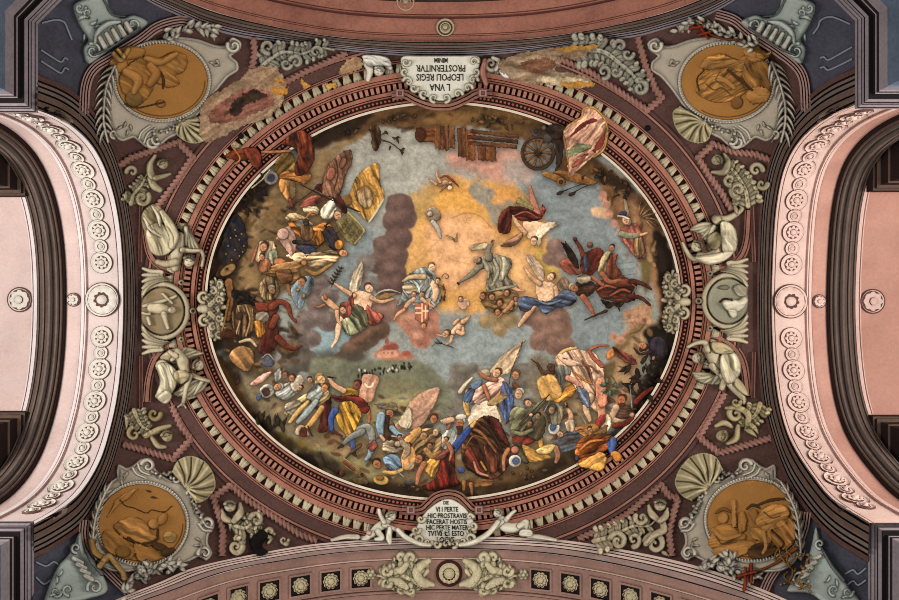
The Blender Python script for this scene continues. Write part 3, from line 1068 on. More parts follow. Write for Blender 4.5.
def rope(path, r=3.1, parent=ceiling):
    P = resample(spline(path, 3) if False else np.asarray(path, float), max(20, int(sum(np.hypot(*np.diff(np.asarray(path, float), axis=0).T)) / .9)))
    s_ = np.r_[0, np.cumsum(np.hypot(*np.diff(P, axis=0).T))]
    t = np.gradient(P, axis=0); t /= np.linalg.norm(t, axis=1, keepdims=True)
    n = np.stack([-t[:, 1], t[:, 0]], 1)
    th = np.linspace(0, np.pi, 9)
    rr = r * (1 + .34 * np.cos(2 * th[None] * 1.2 + s_[:, None] * 1.25))
    lat = rr * np.cos(th)[None]; hh = rr * np.sin(th)[None] * PXM * 1.1
    Q = P[:, None] + n[:, None] * lat[..., None]
    V = surf(Q[..., 0], Q[..., 1], hh + .02)
    return link('rope_moulding', mesh('rope_moulding', V.reshape(-1, 3), grid_faces(len(P), 9), ROPE), parent)


ROPES = [
    [(119, 166), (130, 158), (150, 151), (178, 142), (193, 157), (177, 181), (158, 206)],
    [(253, 38), (255, 52), (252, 68)], [(280, 85), (307, 71), (332, 60), (347, 53)],
    [(638, 37), (645, 64), (655, 88), (662, 98), (647, 110), (620, 92), (590, 72), (558, 58)],
    [(770, 160), (755, 154), (734, 152), (713, 144), (698, 158), (710, 177), (723, 195), (732, 210)],
    [(725, 393), (712, 414), (699, 437), (719, 453), (740, 447), (771, 438)],
    [(578, 539), (597, 531), (626, 515), (661, 485), (669, 496), (678, 498), (673, 515), (669, 537), (672, 556)],
    [(317, 541), (299, 534), (273, 516), (247, 500), (231, 485), (213, 497), (219, 515), (223, 533), (222, 556)],
    [(172, 406), (181, 426), (191, 439), (173, 459), (150, 452), (123, 444)]]
for r_ in ROPES: rope(r_)

# ---- slate pendentives and the striped rails beside the corner medallions
def field(name, pts, mat, h=0.008, parent=ceiling, sharp=True):
    P = np.asarray(pts, float)
    if not sharp: P = spline(P, 6, True)
    x = np.arange(P[:, 0].min(), P[:, 0].max() + 2, 2.0); y = np.arange(P[:, 1].min(), P[:, 1].max() + 2, 2.0)
    X, Y = np.meshgrid(x, y)
    d, ins = _polyd(P, X, Y)
    c = ins[:-1, :-1] | ins[1:, :-1] | ins[:-1, 1:] | ins[1:, 1:]
    # pull outside corners onto the outline
    idx = np.arange(X.size).reshape(X.shape)
    j, i = np.nonzero(c)
    Fc = np.stack([idx[j, i], idx[j, i + 1], idx[j + 1, i + 1], idx[j + 1, i]], 1)
    Xf, Yf = X.ravel().copy(), Y.ravel().copy()
    out = ~ins.ravel() & (d.ravel() < 4)
    Q = np.vstack([P, P[:1]]); Q = resample(Q, 400)
    for k in np.nonzero(out)[0]:
        m = np.argmin((Q[:, 0] - Xf[k]) ** 2 + (Q[:, 1] - Yf[k]) ** 2)
        Xf[k], Yf[k] = Q[m]
    return link(name, mesh(name, surf(Xf, Yf, np.full(Xf.shape, h)), Fc, mat), parent)


field('pendentive', [(37, 72), (41, 75), (60, 84), (80, 97), (88, 106), (86, 82), (93, 66), (112, 54), (140, 38), (158, 24), (178, 19), (155, 3), (120, -20), (40, -20), (37, 10)], SLATE)
field('pendentive', [(857, 66), (853, 68), (832, 79), (812, 93), (802, 102), (806, 76), (796, 62), (775, 46), (750, 28), (732, 16), (722, 8), (755, -12), (770, -24), (858, -24), (857, 10)], SLATE)
field('pendentive', [(33, 560), (36, 558), (52, 549), (80, 531), (84, 526), (86, 545), (92, 558), (110, 574), (122, 586), (128, 598), (90, 620), (34, 620), (33, 600)], SLATE)
field('pendentive', [(869, 565), (866, 562), (836, 543), (809, 517), (804, 512), (803, 530), (795, 548), (780, 566), (772, 580), (776, 596), (810, 620), (866, 622), (869, 600)], SLATE)
stripe = steps((0, .14, .05, 0), (.14, .26, .0, 1), (.26, .42, .07, 0), (.42, .54, .0, 1), (.54, .70, .07, 0), (.70, .82, .0, 1), (.82, 1, .05, 0))
STRIPES = [([(84, 116), (86, 86), (94, 69), (112, 57), (140, 40), (158, 27), (180, 21), (196, 24)], -5, 5), ([(806, 112), (804, 82), (796, 66), (776, 50), (750, 33), (734, 20), (716, 14)], 5, -5),
           ([(85, 520), (84, 536), (89, 552), (106, 569), (122, 585), (134, 598)], 5, -5), ([(806, 512), (803, 530), (795, 548), (782, 562), (770, 578), (762, 596)], -5, 5)]
for pth, a_, b_ in STRIPES:
    rail('striped_rail', pth, a_, b_, stripe, [material('rail_pink', (150, 120, 112), var=.25), SHADE], ceiling)
# thin painted panels on the pendentives
GL = material('silver_line', (116, 124, 130), var=.2)
for pts in ([(41, 50), (52, 57), (61, 62), (65, 58), (68, 60)], [(41, 61), (52, 68), (61, 73), (65, 68), (69, 70)], [(42, 23), (55, 20), (64, 22), (68, 30), (72, 40)],
            [(852, 47), (838, 55), (828, 60), (824, 57), (820, 58)], [(852, 59), (838, 66), (828, 70), (824, 67), (820, 68)], [(850, 24), (832, 17), (821, 20), (818, 27), (813, 34)],
            [(36, 562), (46, 566), (54, 562), (60, 566)], [(36, 577), (44, 584), (52, 580), (58, 586)], [(866, 568), (858, 574), (853, 570), (845, 574)], [(866, 580), (858, 585), (853, 581), (846, 586)]):
    rail('panel_line', pts, -.8, .8, [(0, .008, 0), (0, .03, 0), (1, .03, 0), (1, .008, 0)], [GL], ceiling, n=24)

# curved pink frames around the angels' niches, and straight strips beside the arches
NP = steps((0, .2, .03, 0), (.2, .32, .0, 1), (.32, .75, .07, 0), (.75, .85, .02, 1), (.85, 1, .05, 0))
for pth in ([(145, 214), (147, 240), (152, 257), (164, 268), (186, 275)], [(190, 341), (168, 347), (155, 360), (149, 380), (147, 402)]):
    rail('niche_frame', pth, -4, 4, NP, [PINK, RED], ceiling)
for pth in ([(749, 210), (747, 240), (740, 258), (724, 268), (702, 272)], [(702, 334), (722, 339), (736, 350), (744, 366), (748, 396)]):
    rail('niche_frame', pth, -4, 4, NP, [PINK, RED], ceiling)
for pth in ([(141, 206), (140, 262)], [(141, 356), (141, 408)], [(752, 206), (754, 262)], [(754, 352), (753, 398)]):
    rail('side_strip', pth, -2, 2, steps((0, .3, .03, 0), (.3, .7, .06, 1), (.7, 1, .03, 0)), [PINK, PLUM_D], ceiling, n=20)

# note what the cornice and the arch mouldings already occupy
_ty, _tx = np.mgrid[TOPY0:TOPY0 + TOP.shape[0], TOPX0:TOPX0 + TOP.shape[1]].astype(float)
_r = np.hypot((_tx - EL[0]) / EL[2], (_ty - EL[1]) / EL[3])
_k = np.hypot((_tx - EL[0]) / EL[2] ** 2, (_ty - EL[1]) / EL[3] ** 2)
_d = (_r - 1) * _r / np.maximum(_k, 1e-9)
TOP[:] = np.maximum(TOP, np.where((_d > -1) & (_d < 43), .135, np.where((_d >= 43) & (_d < 63), .055, np.where(_d <= -1, .013, 0))))
TOP[~inside_arches(np.stack([_tx, _ty], -1))] = .12
# ================================================================== stucco ornament
STONE, STONE_D, STONE_L = (184, 170, 140), (140, 124, 98), (204, 192, 164)
GST, GST_D, GST_L = (170, 160, 142), (92, 86, 76), (204, 195, 178)
CAPG, CAPG_D = (158, 166, 158), (92, 98, 96)
OCH, OCH_L, OCH_D = (154, 108, 54), (168, 120, 63), (74, 50, 24)
INK = (58, 40, 32)


def vol(x, y, r, a0, turns, w, c, cw=1, n=26, h=.9, k=.6):
    """spiral scroll, from its outer end inwards"""
    t = np.linspace(0, 1, n)
    rr = r * (1 - t) ** .8 + .12 * r
    a = math.radians(a0) + cw * t * turns * .85 * 2 * math.pi
    P_ = np.stack([x + rr * np.cos(a), y + rr * np.sin(a)], 1)
    return s(P_, 1.3 * w * (1 - .5 * t), c, h=h, k=k)


def leaf(x, y, L, ang, w, c, bend=0.0, h=.8, k=.6):
    a = math.radians(ang)
    t = np.linspace(0, 1, 5)
    aa = a + math.radians(bend) * t
    P_ = np.cumsum(np.stack([np.cos(aa), np.sin(aa)], 1) * L / 5, 0)
    P_ = np.vstack([[0, 0], P_]) + [x, y]
    return s(P_, [w * .5, w, w * 1.05, w * .85, w * .5, .3], c, h=h, k=k)


def acanthus(path, w, n, c, spread=52, L=7.0, curl=80, ends=True):
    """leafy stem: overlapping rounded lobes with a mid rib, curling away on both sides"""
    P_ = resample(spline(path, 8), 60)
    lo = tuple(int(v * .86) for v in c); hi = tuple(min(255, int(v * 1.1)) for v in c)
    out = []
    L *= 1.45
    n = int(n * 1.3) + 1
    for i in range(n):
        t = int((i + .2) / n * 55)
        d = P_[min(t + 3, 59)] - P_[t]
        a = math.atan2(d[1], d[0])
        q = 1 - .35 * i / n
        for sg in (-1, 1):
            b = a + sg * math.radians(spread + 8 * (i % 2))
            x, y = P_[t][0] + math.cos(b) * L * .62 * q, P_[t][1] + math.sin(b) * L * .62 * q
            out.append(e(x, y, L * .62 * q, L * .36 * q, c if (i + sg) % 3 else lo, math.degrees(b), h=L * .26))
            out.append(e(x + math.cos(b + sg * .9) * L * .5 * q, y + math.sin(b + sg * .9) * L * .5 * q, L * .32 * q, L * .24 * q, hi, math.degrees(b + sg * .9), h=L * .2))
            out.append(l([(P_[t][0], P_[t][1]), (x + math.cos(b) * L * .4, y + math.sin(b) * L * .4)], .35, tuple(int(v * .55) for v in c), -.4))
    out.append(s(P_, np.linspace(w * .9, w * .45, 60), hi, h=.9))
    return out


def cherub_head(x, y, r, c, hair, ang=90):
    """round face with features turned towards angle ang (the chin)"""
    a = math.radians(ang); dx, dy = math.cos(a), math.sin(a); ex, ey = -dy, dx
    P_ = lambda u, v: (x + (dx * u + ex * v) * r, y + (dy * u + ey * v) * r)
    out = [e(x, y, r, r * .92, c, ang, h=r * .75)]
    for v in (-.34, .34):
        q = P_(.0, v); out.append(l([P_(.0, v - .12), P_(.0, v + .12)], .4, INK, -.2))
    out += [l([P_(.05, .04), P_(.3, .06)], .35, tuple(int(q * .72) for q in c), .2), l([P_(.55, -.16), P_(.55, .16)], .35, (120, 84, 66), -.1)]
    hr = []
    for t in np.linspace(-1.9, 1.9, 8):
        hr.append(e(x - dx * r * .72 * math.cos(t * .55) * 1.0 + ex * r * .82 * math.sin(t * .62), y - dy * r * .72 * math.cos(t * .55) + ey * r * .82 * math.sin(t * .62), r * .29, r * .27, hair, 0, h=r * .3))
    return out, hr


# the ornament of this vault is part stucco, part illusionistic painting: dark contours and part of the light and shade are painted into the colour
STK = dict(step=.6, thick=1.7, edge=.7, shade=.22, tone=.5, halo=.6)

# ---- four corner medallions: cartouche plate, bead ring, ochre relief
def mirror(pts, mx=None, my=None):
    P_ = np.asarray(pts, float).copy()
    if mx is not None: P_[:, 0] = mx - P_[:, 0]
    if my is not None: P_[:, 1] = my - P_[:, 1]
    return P_


def mprims(prims, mx):
    """mirror a list of shapes left to right about x = mx / 2"""
    out = []
    for q in prims:
        q = list(q); q[1] = mirror(q[1], mx); out.append(tuple(q))
        if q[0] == 'p' and q[3].get('a') is not None:
            q[3] = dict(q[3], a=180 - q[3]['a']); out[-1] = tuple(q)
    return out


PL_N = [(112, 72), (106, 95), (110, 120), (116, 136), (124, 140), (134, 137), (146, 146), (157, 147), (168, 138), (182, 131), (194, 119), (206, 104), (216, 90), (228, 76), (237, 70), (236, 62), (230, 56), (238, 50), (240, 43), (232, 39), (226, 46), (214, 46), (200, 41), (180, 38), (160, 41), (140, 50), (124, 60)]
PL_S = [(118, 478), (119, 466), (126, 469), (134, 466), (142, 460), (151, 461), (153, 467), (160, 475), (172, 481), (180, 478), (187, 486), (195, 491), (194, 500), (196, 512), (203, 519), (211, 520), (213, 527), (208, 534), (207, 544), (211, 553), (206, 559), (198, 556), (186, 562), (168, 568), (140, 570), (112, 570), (96, 558), (92, 538), (94, 515), (100, 498), (108, 486)]


def orn_north():
    c, d = GST_L, GST
    out = [vol(234, 46, 6, 200, 1.3, 1.6, c, -1), vol(152, 142, 6, 10, 1.2, 1.7, c), vol(156, 139, 5, 60, 1.0, 1.3, c), s([(139, 139), (142, 132), (150, 126)], 1.3, c), s([(144, 143), (148, 134), (156, 128)], 1.3, c)]
    for x, y, a in ((210, 62, 20), (214, 66, -20), (216, 60, 40), (126, 122, 100), (130, 125, 60), (122, 126, 130), (128, 130, 90)):
        out.append(leaf(x, y, 7, a, 1.5, d, 40))
    rng = np.random.default_rng(3)
    for i in range(22):      # fruit swag
        t = i / 22; out.append(e(152 + 34 * t + rng.normal(0, 1), 136 - 14 * t + rng.normal(0, 1.8), 1.9, 1.8, c, 0, h=1.7))
    return out


def orn_south():
    c, d = GST_L, GST
    out = [vol(148, 466, 6, 200, 1.3, 1.7, c), s([(133, 468), (137, 474), (146, 478)], 1.3, c), s([(138, 464), (141, 471), (150, 475)], 1.3, c), vol(176, 479, 4.5, 260, 1.2, 1.5, c), vol(192, 495, 4.5, 200, 1.2, 1.5, c), vol(208, 524, 5.5, 190, 1.3, 1.7, c), s([(199, 524), (204, 530), (211, 531)], 1.4, c), s([(202, 519), (206, 526), (212, 528)], 1.2, c), vol(205, 553, 6, 170, 1.2, 1.5, c)]
    for x, y, a in ((124, 474, 70), (128, 472, 110), (121, 480, 60), (196, 538, 20), (200, 543, 60), (194, 546, -20)):
        out.append(leaf(x, y, 7, a, 1.5, d, 40))
    rng = np.random.default_rng(4)
    for i in range(18):
        t = i / 18; out.append(e(153 + 22 * t + rng.normal(0, 1), 472 + 5 * t + rng.normal(0, 1.6), 1.8, 1.7, c, 0, h=1.6))
    for i in range(16):
        t = i / 16; out.append(e(193 + 10 * t + rng.normal(0, 1.2), 501 + 16 * t + rng.normal(0, 1.2), 1.8, 1.7, c, 0, h=1.6))
    return out


def palm(path, c, n=9, L=13, w=1.7, side=(-1, 1), spread=55, curl=-30):
    P_ = resample(spline(path, 8), 60); out = []
    for i in range(n):
        t = int(i / n * 56); d = P_[t + 3] - P_[t]; a = math.degrees(math.atan2(d[1], d[0]))
        for sg in side: out.append(leaf(P_[t][0], P_[t][1], L, a + sg * spread, w, c, sg * curl))
    out.append(s(P_, 1.3, c))
    return out


def laurel(path, c, n=11, L=8.5, w=2.1, seed=1):
    rng = np.random.default_rng(seed)
    P_ = resample(spline(path, 8), 60); out = [s(P_, .8, GST_D)]
    for i in range(n):
        t = int(i / n * 56); d = P_[t + 3] - P_[t]; a = math.degrees(math.atan2(d[1], d[0]))
        for sg in (-1, 1, 0.3, -.6):
            out.append(leaf(P_[t][0] + rng.normal(0, 2.6), P_[t][1] + rng.normal(0, 2.6), L * rng.uniform(.75, 1.1), a + sg * 48 + rng.normal(0, 10), w, c, 0, h=.6))
    return out


def medallion(cx, cy, rx, ry, plate, orn, pal, lau, rel, label):
    root = empty('medallion', frame_at(cx, cy, 0.0)); tag(root, label, 'medallion', 'corner medallions of the vault')
    pr = [p(plate, GST, h=3.2, w=6)]
    rim = spline(np.vstack([plate, plate[:1]]), 4)
    pr.append(s(rim[::2], 1.25, GST_L, h=.9, k=.9))
    t = np.linspace(0, 2 * np.pi, 40, endpoint=False)
    pr.append(p(np.stack([cx + (rx + 3.5) * np.cos(t), cy + (ry + 3.5) * np.sin(t)], 1), (192, 182, 164), h=1.2, w=2, sharp=True))
    relief('cartouche_plate', pr, root, **STK)
    relief('scrollwork', orn, root, lift=.05, **STK)
    disc = [p(np.stack([cx + rx * np.cos(t), cy + ry * np.sin(t)], 1), OCH, h=.8, w=2, sharp=True), l(np.stack([cx + (rx - 3) * np.cos(np.linspace(.0, 2.2, 30)), cy + (ry - 3) * np.sin(np.linspace(.0, 2.2, 30))], 1), .5, OCH_D, -.4)]
    relief('relief_disc', disc, root, lift=.065, **STK)
    relief('ochre_relief', rel, root, lift=.075, step=.6, thick=.9, edge=.45, shade=.45, tone=.75, jag=.8, halo=.35)
    tt = np.linspace(0, 2 * np.pi, 96, endpoint=False)
    bead_row('bead_ring', np.stack([cx + (rx + 1.6) * np.cos(tt), cy + (ry + 1.6) * np.sin(tt)], 1), 1.05, .04, material('bead_white', (196, 190, 178), var=.15), root, base=.10)
    relief('palm_leaf', pal, root, lift=.07, **STK)
    relief('laurel_sprig', lau, root, lift=.08, **STK)
    return root


o_, ol, od = OCH, OCH_L, OCH_D
rel_nw = [p([(120, 75), (132, 62), (148, 56), (160, 60), (168, 54), (180, 52), (188, 60), (184, 72), (176, 76), (180, 84), (168, 88), (156, 84), (150, 96), (140, 104), (130, 98), (122, 92)], o_, h=3, w=6, f=.8, a=30), e(134, 99, 9, 8, (120, 92, 50), 20, h=3.5), e(161, 104, 5, 4, o_, 0, h=3), s([(146, 58), (160, 62), (176, 54)], [3, 4, 3], ol), s([(158, 70), (163, 78), (163, 88)], 1.4, od, h=.3), s([(124, 104), (136, 108), (152, 105), (164, 102)], 1.0, od, h=.3), p([(110, 60), (122, 56), (128, 64), (122, 72), (112, 70)], ol, h=3), p([(118, 50), (132, 46), (146, 50), (140, 58), (124, 60)], o_, h=3), s([(126, 72), (138, 80), (134, 92)], [4, 5, 3], ol), s([(150, 66), (156, 74), (150, 84)], [4, 5, 4], o_)]
rel_ne = [p([(696, 92), (702, 76), (714, 68), (728, 66), (742, 70), (750, 82), (744, 94), (730, 102), (712, 102)], o_, h=2.5, w=8, f=1.2, a=-30), p([(700, 68), (706, 58), (722, 54), (738, 60), (744, 52), (756, 52), (752, 64), (742, 72), (728, 68), (714, 70)], ol, h=3, w=5, f=1.0, a=-10), s([(704, 88), (712, 80), (724, 80), (734, 88)], [2.4, 3, 3, 2], ol, f=.6), p([(746, 60), (760, 58), (770, 66), (772, 84), (764, 96), (752, 92), (742, 84)], o_, h=3.5, f=1.2, a=60), p([(746, 94), (758, 86), (771, 92), (766, 102), (752, 104)], ol, h=3.5, w=5, f=.6), e(737, 103, 6, 6.5, (118, 80, 40), 30, h=3), s([(728, 70), (740, 80), (752, 90)], [1.2, 1.8, 1.2], od, h=.3), s([(704, 70), (697, 79), (699, 90)], .9, od, h=.3), l([(706, 84), (714, 90), (722, 88), (730, 94)], .6, od, -.3), l([(720, 72), (716, 80), (724, 86)], .5, od, -.3), p([(742, 48), (752, 42), (766, 52), (772, 50), (768, 58), (752, 62)], ol, h=3.5, f=.6)]
rel_sw = [p([(110, 512), (116, 500), (128, 492), (138, 488), (130, 498), (118, 506), (106, 520)], ol, h=2.5, f=.5), p([(114, 526), (126, 518), (140, 518), (148, 526), (152, 534), (160, 538), (150, 546), (138, 544), (124, 538)], ol, h=4, w=6, f=.9, a=20), e(154, 524, 6, 5.5, ol, 0, h=4), e(163, 519, 4.5, 7, o_, 30, h=3), s([(128, 538), (140, 544), (156, 540), (158, 530)], 1.3, od, h=.3), p([(102, 534), (112, 530), (126, 540), (136, 552), (128, 560), (114, 556), (104, 548)], o_, h=3, w=5, f=.8), e(123, 552, 8, 6, (120, 86, 40), 0, h=3.5), p([(134, 544), (150, 548), (164, 556), (150, 562), (138, 560)], o_, h=2.5, f=.5), s([(120, 500), (126, 506), (134, 508), (146, 513), (152, 510), (164, 512), (172, 506)], .7, od, h=.2), e(160, 547, 9, 4, OCH_D, 20, h=2, f=.4), e(170, 537, 7, 6, (150, 118, 66), 0, h=1.6, f=.9), leaf(151, 492, 6, 200, 1.0, od), leaf(151, 497, 7, 10, 1.0, od), e(168, 552, 8, 4, OCH_D, -20, h=2, f=.5)]
rel_se = [p([(709, 546), (712, 532), (719, 524), (729, 524), (738, 530), (746, 536), (742, 546), (726, 552)], o_, h=3, w=6, f=1.1, a=-15), e(723, 518, 5.4, 6, ol, 10, h=3), s([(716, 513), (723, 509), (731, 512)], [1.2, 2, 1.2], (116, 80, 38)), s([(713, 530), (724, 539), (740, 535)], [2.4, 2.4, 1.6], ol), p([(731, 500), (736, 500), (737, 527), (732, 528)], ol, h=3, w=2, sharp=True), p([(738, 516), (743, 511), (747, 518), (746, 530), (739, 532)], o_, h=3, f=.8), p([(712, 550), (730, 544), (750, 540), (756, 548), (736, 558), (720, 559)], ol, h=2, w=5, f=.5, a=-12), s([(753, 513), (757, 520), (762, 524)], [4.6, 4, 4], (140, 98, 48)), s([(747, 509), (753, 505), (760, 508)], [1, 1.8, 1], od, h=.4), p([(756, 522), (762, 509), (774, 504), (786, 506), (790, 514), (785, 525), (772, 530), (762, 532)], ol, h=4, w=6, f=1.2, a=-20), p([(768, 530), (788, 518), (797, 528), (794, 544), (782, 551), (772, 542)], o_, h=3.5, f=1.2, a=50), p([(750, 527), (764, 530), (772, 537), (767, 551), (760, 542), (752, 538)], ol, h=3, f=.8), s([(758, 505), (772, 500), (788, 499)], [1.2, 1.8, 1.2], od, h=.3), p([(748, 549), (764, 542), (778, 549), (768, 557), (752, 559)], OCH_D, h=1.6, f=.9), s([(764, 534), (766, 546), (763, 553)], [2.5, 2, 1.6], ol), s([(772, 530), (784, 543), (778, 551)], 1.0, od, h=.3), l([(764, 512), (772, 518), (780, 516)], .6, od, -.4), l([(716, 536), (722, 544), (732, 542)], .6, od, -.4)]

MX = 889
medallion(162, 81, 46, 38, PL_N, orn_north(), palm([(115, 66), (107, 84), (104, 104), (104, 124), (108, 142)], GST_L, n=9, L=17, w=1.35, spread=42, curl=-22) + [vol(114, 134, 4, 90, 1.0, 1.2, GST_L)], laurel([(166, 38), (184, 30), (206, 28), (222, 38)], GST_L, 9, seed=1), rel_nw,
          'white cartouche with an ochre relief next to the flaked plaster patch, top left corner')
medallion(727, 82, 46, 38, mirror(PL_N, MX), mprims(orn_north(), MX), mprims(palm([(117, 62), (109, 84), (104, 104), (104, 124), (108, 142)], GST_L, n=10, L=18, w=1.35, spread=42, curl=-22) + [vol(114, 134, 4, 90, 1.0, 1.2, GST_L)], MX), mprims(laurel([(132, 46), (160, 34), (190, 24), (220, 34)], GST_L, 12, seed=2), MX), rel_ne,
          'white cartouche with an ochre relief and a red cross in its laurel, top right corner')
medallion(142, 524, 44, 40, PL_S, orn_south(), palm([(96, 560), (93, 540), (96, 516), (104, 496), (112, 482)], GST_L, n=8, L=11, w=1.25, spread=34, curl=-20), laurel([(124, 592), (142, 572), (164, 568), (190, 562)], GST_L, 10, seed=3) + laurel([(146, 582), (148, 570), (146, 560)], GST_L, 4, seed=7), rel_sw,
          'white cartouche with an ochre relief of a bending figure and a bird, bottom left corner')
medallion(752, 520, 45, 40, mirror(PL_S, 893), mprims(orn_south(), 893), mprims(palm([(92, 560), (93, 540), (96, 516), (104, 496), (112, 482)], GST_L, n=8, L=11, w=1.25, spread=34, curl=-20), 893), laurel([(704, 566), (722, 564), (740, 572), (762, 580)], GST_L, 10, seed=4) + laurel([(730, 570), (728, 560), (726, 552)], GST_L, 4, seed=8), rel_se,
          'white cartouche with an ochre relief of two haloed figures, bottom right corner')

# red processional crosses laid over two of the laurels
RC = (140, 52, 24)
for nm, pr, lb in (('cross', [s([(692, 26), (720, 38), (742, 40)], [1.2, 1.1, .8], (120, 62, 30)), s([(698, 24), (708, 38)], 1.7, RC), s([(690, 29), (702, 26)], 1.5, RC), s([(698, 35), (710, 32)], 1.5, RC)], 'rust red double cross lying on the laurel of the top right cartouche'),
                   ('cross', [s([(738, 578), (770, 566), (786, 556), (796, 548)], [1.0, 1.2, 2.0, 2.4], (120, 62, 24)), s([(745, 568), (745, 584), (744, 590)], 1.6, RC), s([(751, 564), (751, 582)], 1.6, RC), s([(738, 576), (756, 572)], 1.4, RC)], 'rust red double cross lying on the laurel of the bottom right cartouche')):
    o = relief(nm, pr, None, lift=.16, **STK); tag(o, lb, 'cross')

# ---- scallop shells
def shell(bx, by, pts, label):
    """domed scallop: smooth rim, grooves fanning out from the hinge (bx, by)"""
    P_ = spline(pts, 5)
    out = [p(np.vstack([P_, [[bx, by]]]), (152, 140, 106), h=5, w=13, sharp=True)]
    Q = resample(P_, 15)
    for i, q in enumerate(Q[1:-1]):
        d = q - np.array([bx, by]); nx, ny = -d[1] * .05, d[0] * .05
        ln = [(bx + d[0] * .12, by + d[1] * .12), (bx + d[0] * .5 + nx, by + d[1] * .5 + ny), (bx + d[0] * .97, by + d[1] * .97)]
        out.append(l(ln, .8 if i % 2 else 1.3, (84, 74, 50) if i % 2 else (186, 174, 138), -1.1 if i % 2 else .9))
    out.append(l(P_, .8, (180, 168, 130), .6))
    o = relief('scallop_shell', out, None, step=.6, thick=1.6, edge=.5, shade=.4); tag(o, label, 'shell', 'scallop shells beside the corner medallions')  # shade paints lit and dark slopes into the shell's colour


shell(182, 121, [(176, 126), (178, 136), (190, 143), (204, 141), (214, 132), (220, 118), (214, 112)], 'olive scallop shell below the flaked plaster patch')
shell(704, 120, [(712, 128), (708, 140), (697, 143), (684, 138), (675, 126), (673, 112), (680, 106)], 'olive scallop shell beside the top right cartouche')
shell(186, 489, [(172, 472), (178, 460), (191, 456), (204, 461), (213, 473), (215, 488), (206, 500), (196, 503)], 'olive scallop shell beside the bottom left cartouche')
shell(709, 488, [(723, 470), (716, 457), (704, 453), (690, 457), (679, 470), (675, 484), (682, 496), (692, 501)], 'olive scallop shell beside the bottom right cartouche')

# ---- grey green capitals of the corner pilasters
def capital(plate, vols, flutes, extra, label, mx=None):
    g = [('abacus', [p(plate, CAPG, h=3.5, w=5)] + extra), ('volute', vols), ('fluting', flutes)]
    if mx: g = [(a, mprims(b, mx)) for a, b in g]
    figure('capital', g, label, 'capital', 'capitals of the corner pilasters', **STK)


def cap_n():
    plate = [(75, 3), (76, 18), (82, 30), (88, 40), (83, 49), (88, 64), (104, 54), (130, 36), (148, 23), (134, 15), (120, 18), (110, 8), (104, -4)]
    vols = [vol(93, 51, 7, 250, 1.5, 1.5, (186, 190, 180)), vol(133, 25, 7, 180, 1.5, 1.5, (186, 190, 180), -1), s([(95, 42), (98, 32), (108, 24), (120, 22)], [2, 3, 3, 2], (180, 186, 178))]
    fl = [s([(100 + i * 6.5, 38 - i * 3.8), (105 + i * 6.5, 47 - i * 3.8)], [2.5, 2.9], (190, 186, 172)) for i in range(5)] + [s([(94, 55), (110, 48), (128, 36), (140, 28)], 1.3, CAPG_D)]
    ex = [vol(80, 8, 5, 0, 1.1, 1.5, (178, 186, 178)), vol(88, 13, 4, 90, 1.1, 1.3, (178, 186, 178)), leaf(78, 20, 12, -40, 1.8, (178, 186, 178), 60), leaf(90, 24, 9, 0, 1.6, (178, 186, 178), -60), leaf(95, 28, 10, -40, 1.6, (178, 186, 178), 80), s([(104, 0), (112, 14), (126, 17)], 1.2, CAPG_D), leaf(84, 34, 8, 80, 1.4, (178, 186, 178), 30)]
    return plate, vols, fl, ex


pl, vo, fl, ex = cap_n()
capital(pl, vo, fl, ex, 'grey green scrolled capital above the top left cartouche')
capital(pl, vo, fl, ex, 'grey green scrolled capital above the top right cartouche', MX)
pl = [(80, 532), (84, 548), (95, 562), (108, 590), (86, 600), (62, 604), (44, 606), (48, 588), (58, 566), (70, 552)]
vo = [vol(95, 587, 7, 160, 1.5, 1.5, (186, 190, 180)), vol(76, 548, 4.5, 90, 1.3, 1.3, (186, 190, 180)), s([(86, 550), (92, 562), (102, 574)], [1.5, 2, 2], CAPG_D)]
fl = [s([(73 + i * 4, 558 + i * 6), (82 + i * 3.4, 563 + i * 5.4)], [2.4, 2.8], (190, 186, 172)) for i in range(4)]
ex = [leaf(56, 576, 9, 60, 1.6, (178, 186, 178), 60), leaf(62, 570, 9, 100, 1.5, (178, 186, 178), 60), vol(56, 592, 5, 0, 1.2, 1.4, (178, 186, 178)), vol(68, 590, 5, 90, 1.2, 1.4, (178, 186, 178)), leaf(50, 596, 8, -30, 1.4, (178, 186, 178), 50)]
capital(pl, vo, fl, ex, 'grey green scrolled capital below the bottom left cartouche')
pl = [(816, 527), (822, 546), (828, 556), (840, 574), (848, 586), (860, 604), (830, 606), (810, 594), (788, 592), (792, 582), (804, 566), (811, 546)]
vo = [vol(800, 578, 8, 20, 1.5, 1.5, (186, 190, 180)), vol(820, 544, 4.5, 90, 1.3, 1.3, (186, 190, 180)), s([(824, 552), (832, 566), (844, 580)], [1.5, 2, 2], CAPG_D)]
fl = [s([(820 - i * 4, 556 + i * 6), (811 - i * 3.4, 561 + i * 5.4)], [2.4, 2.8], (190, 186, 172)) for i in range(4)]
ex = [leaf(836, 580, 9, 60, 1.6, (178, 186, 178), 60), leaf(830, 576, 9, 100, 1.5, (178, 186, 178), 60), vol(848, 592, 5, 0, 1.2, 1.4, (178, 186, 178)), vol(834, 590, 5, 90, 1.2, 1.4, (178, 186, 178)), leaf(842, 598, 8, -30, 1.4, (178, 186, 178), 50)]
capital(pl, vo, fl, ex, 'grey green scrolled capital hung with gilt cord, below the bottom right cartouche')
gold = []
rng = np.random.default_rng(5)
for i in range(26):
    x, y = 790 + rng.uniform(-12, 22), 566 + rng.uniform(-22, 26)
    gold.append(e(x, y, rng.uniform(1.2, 2.2), rng.uniform(1, 1.6), (170, 118, 52), rng.uniform(0, 180), h=1.2))
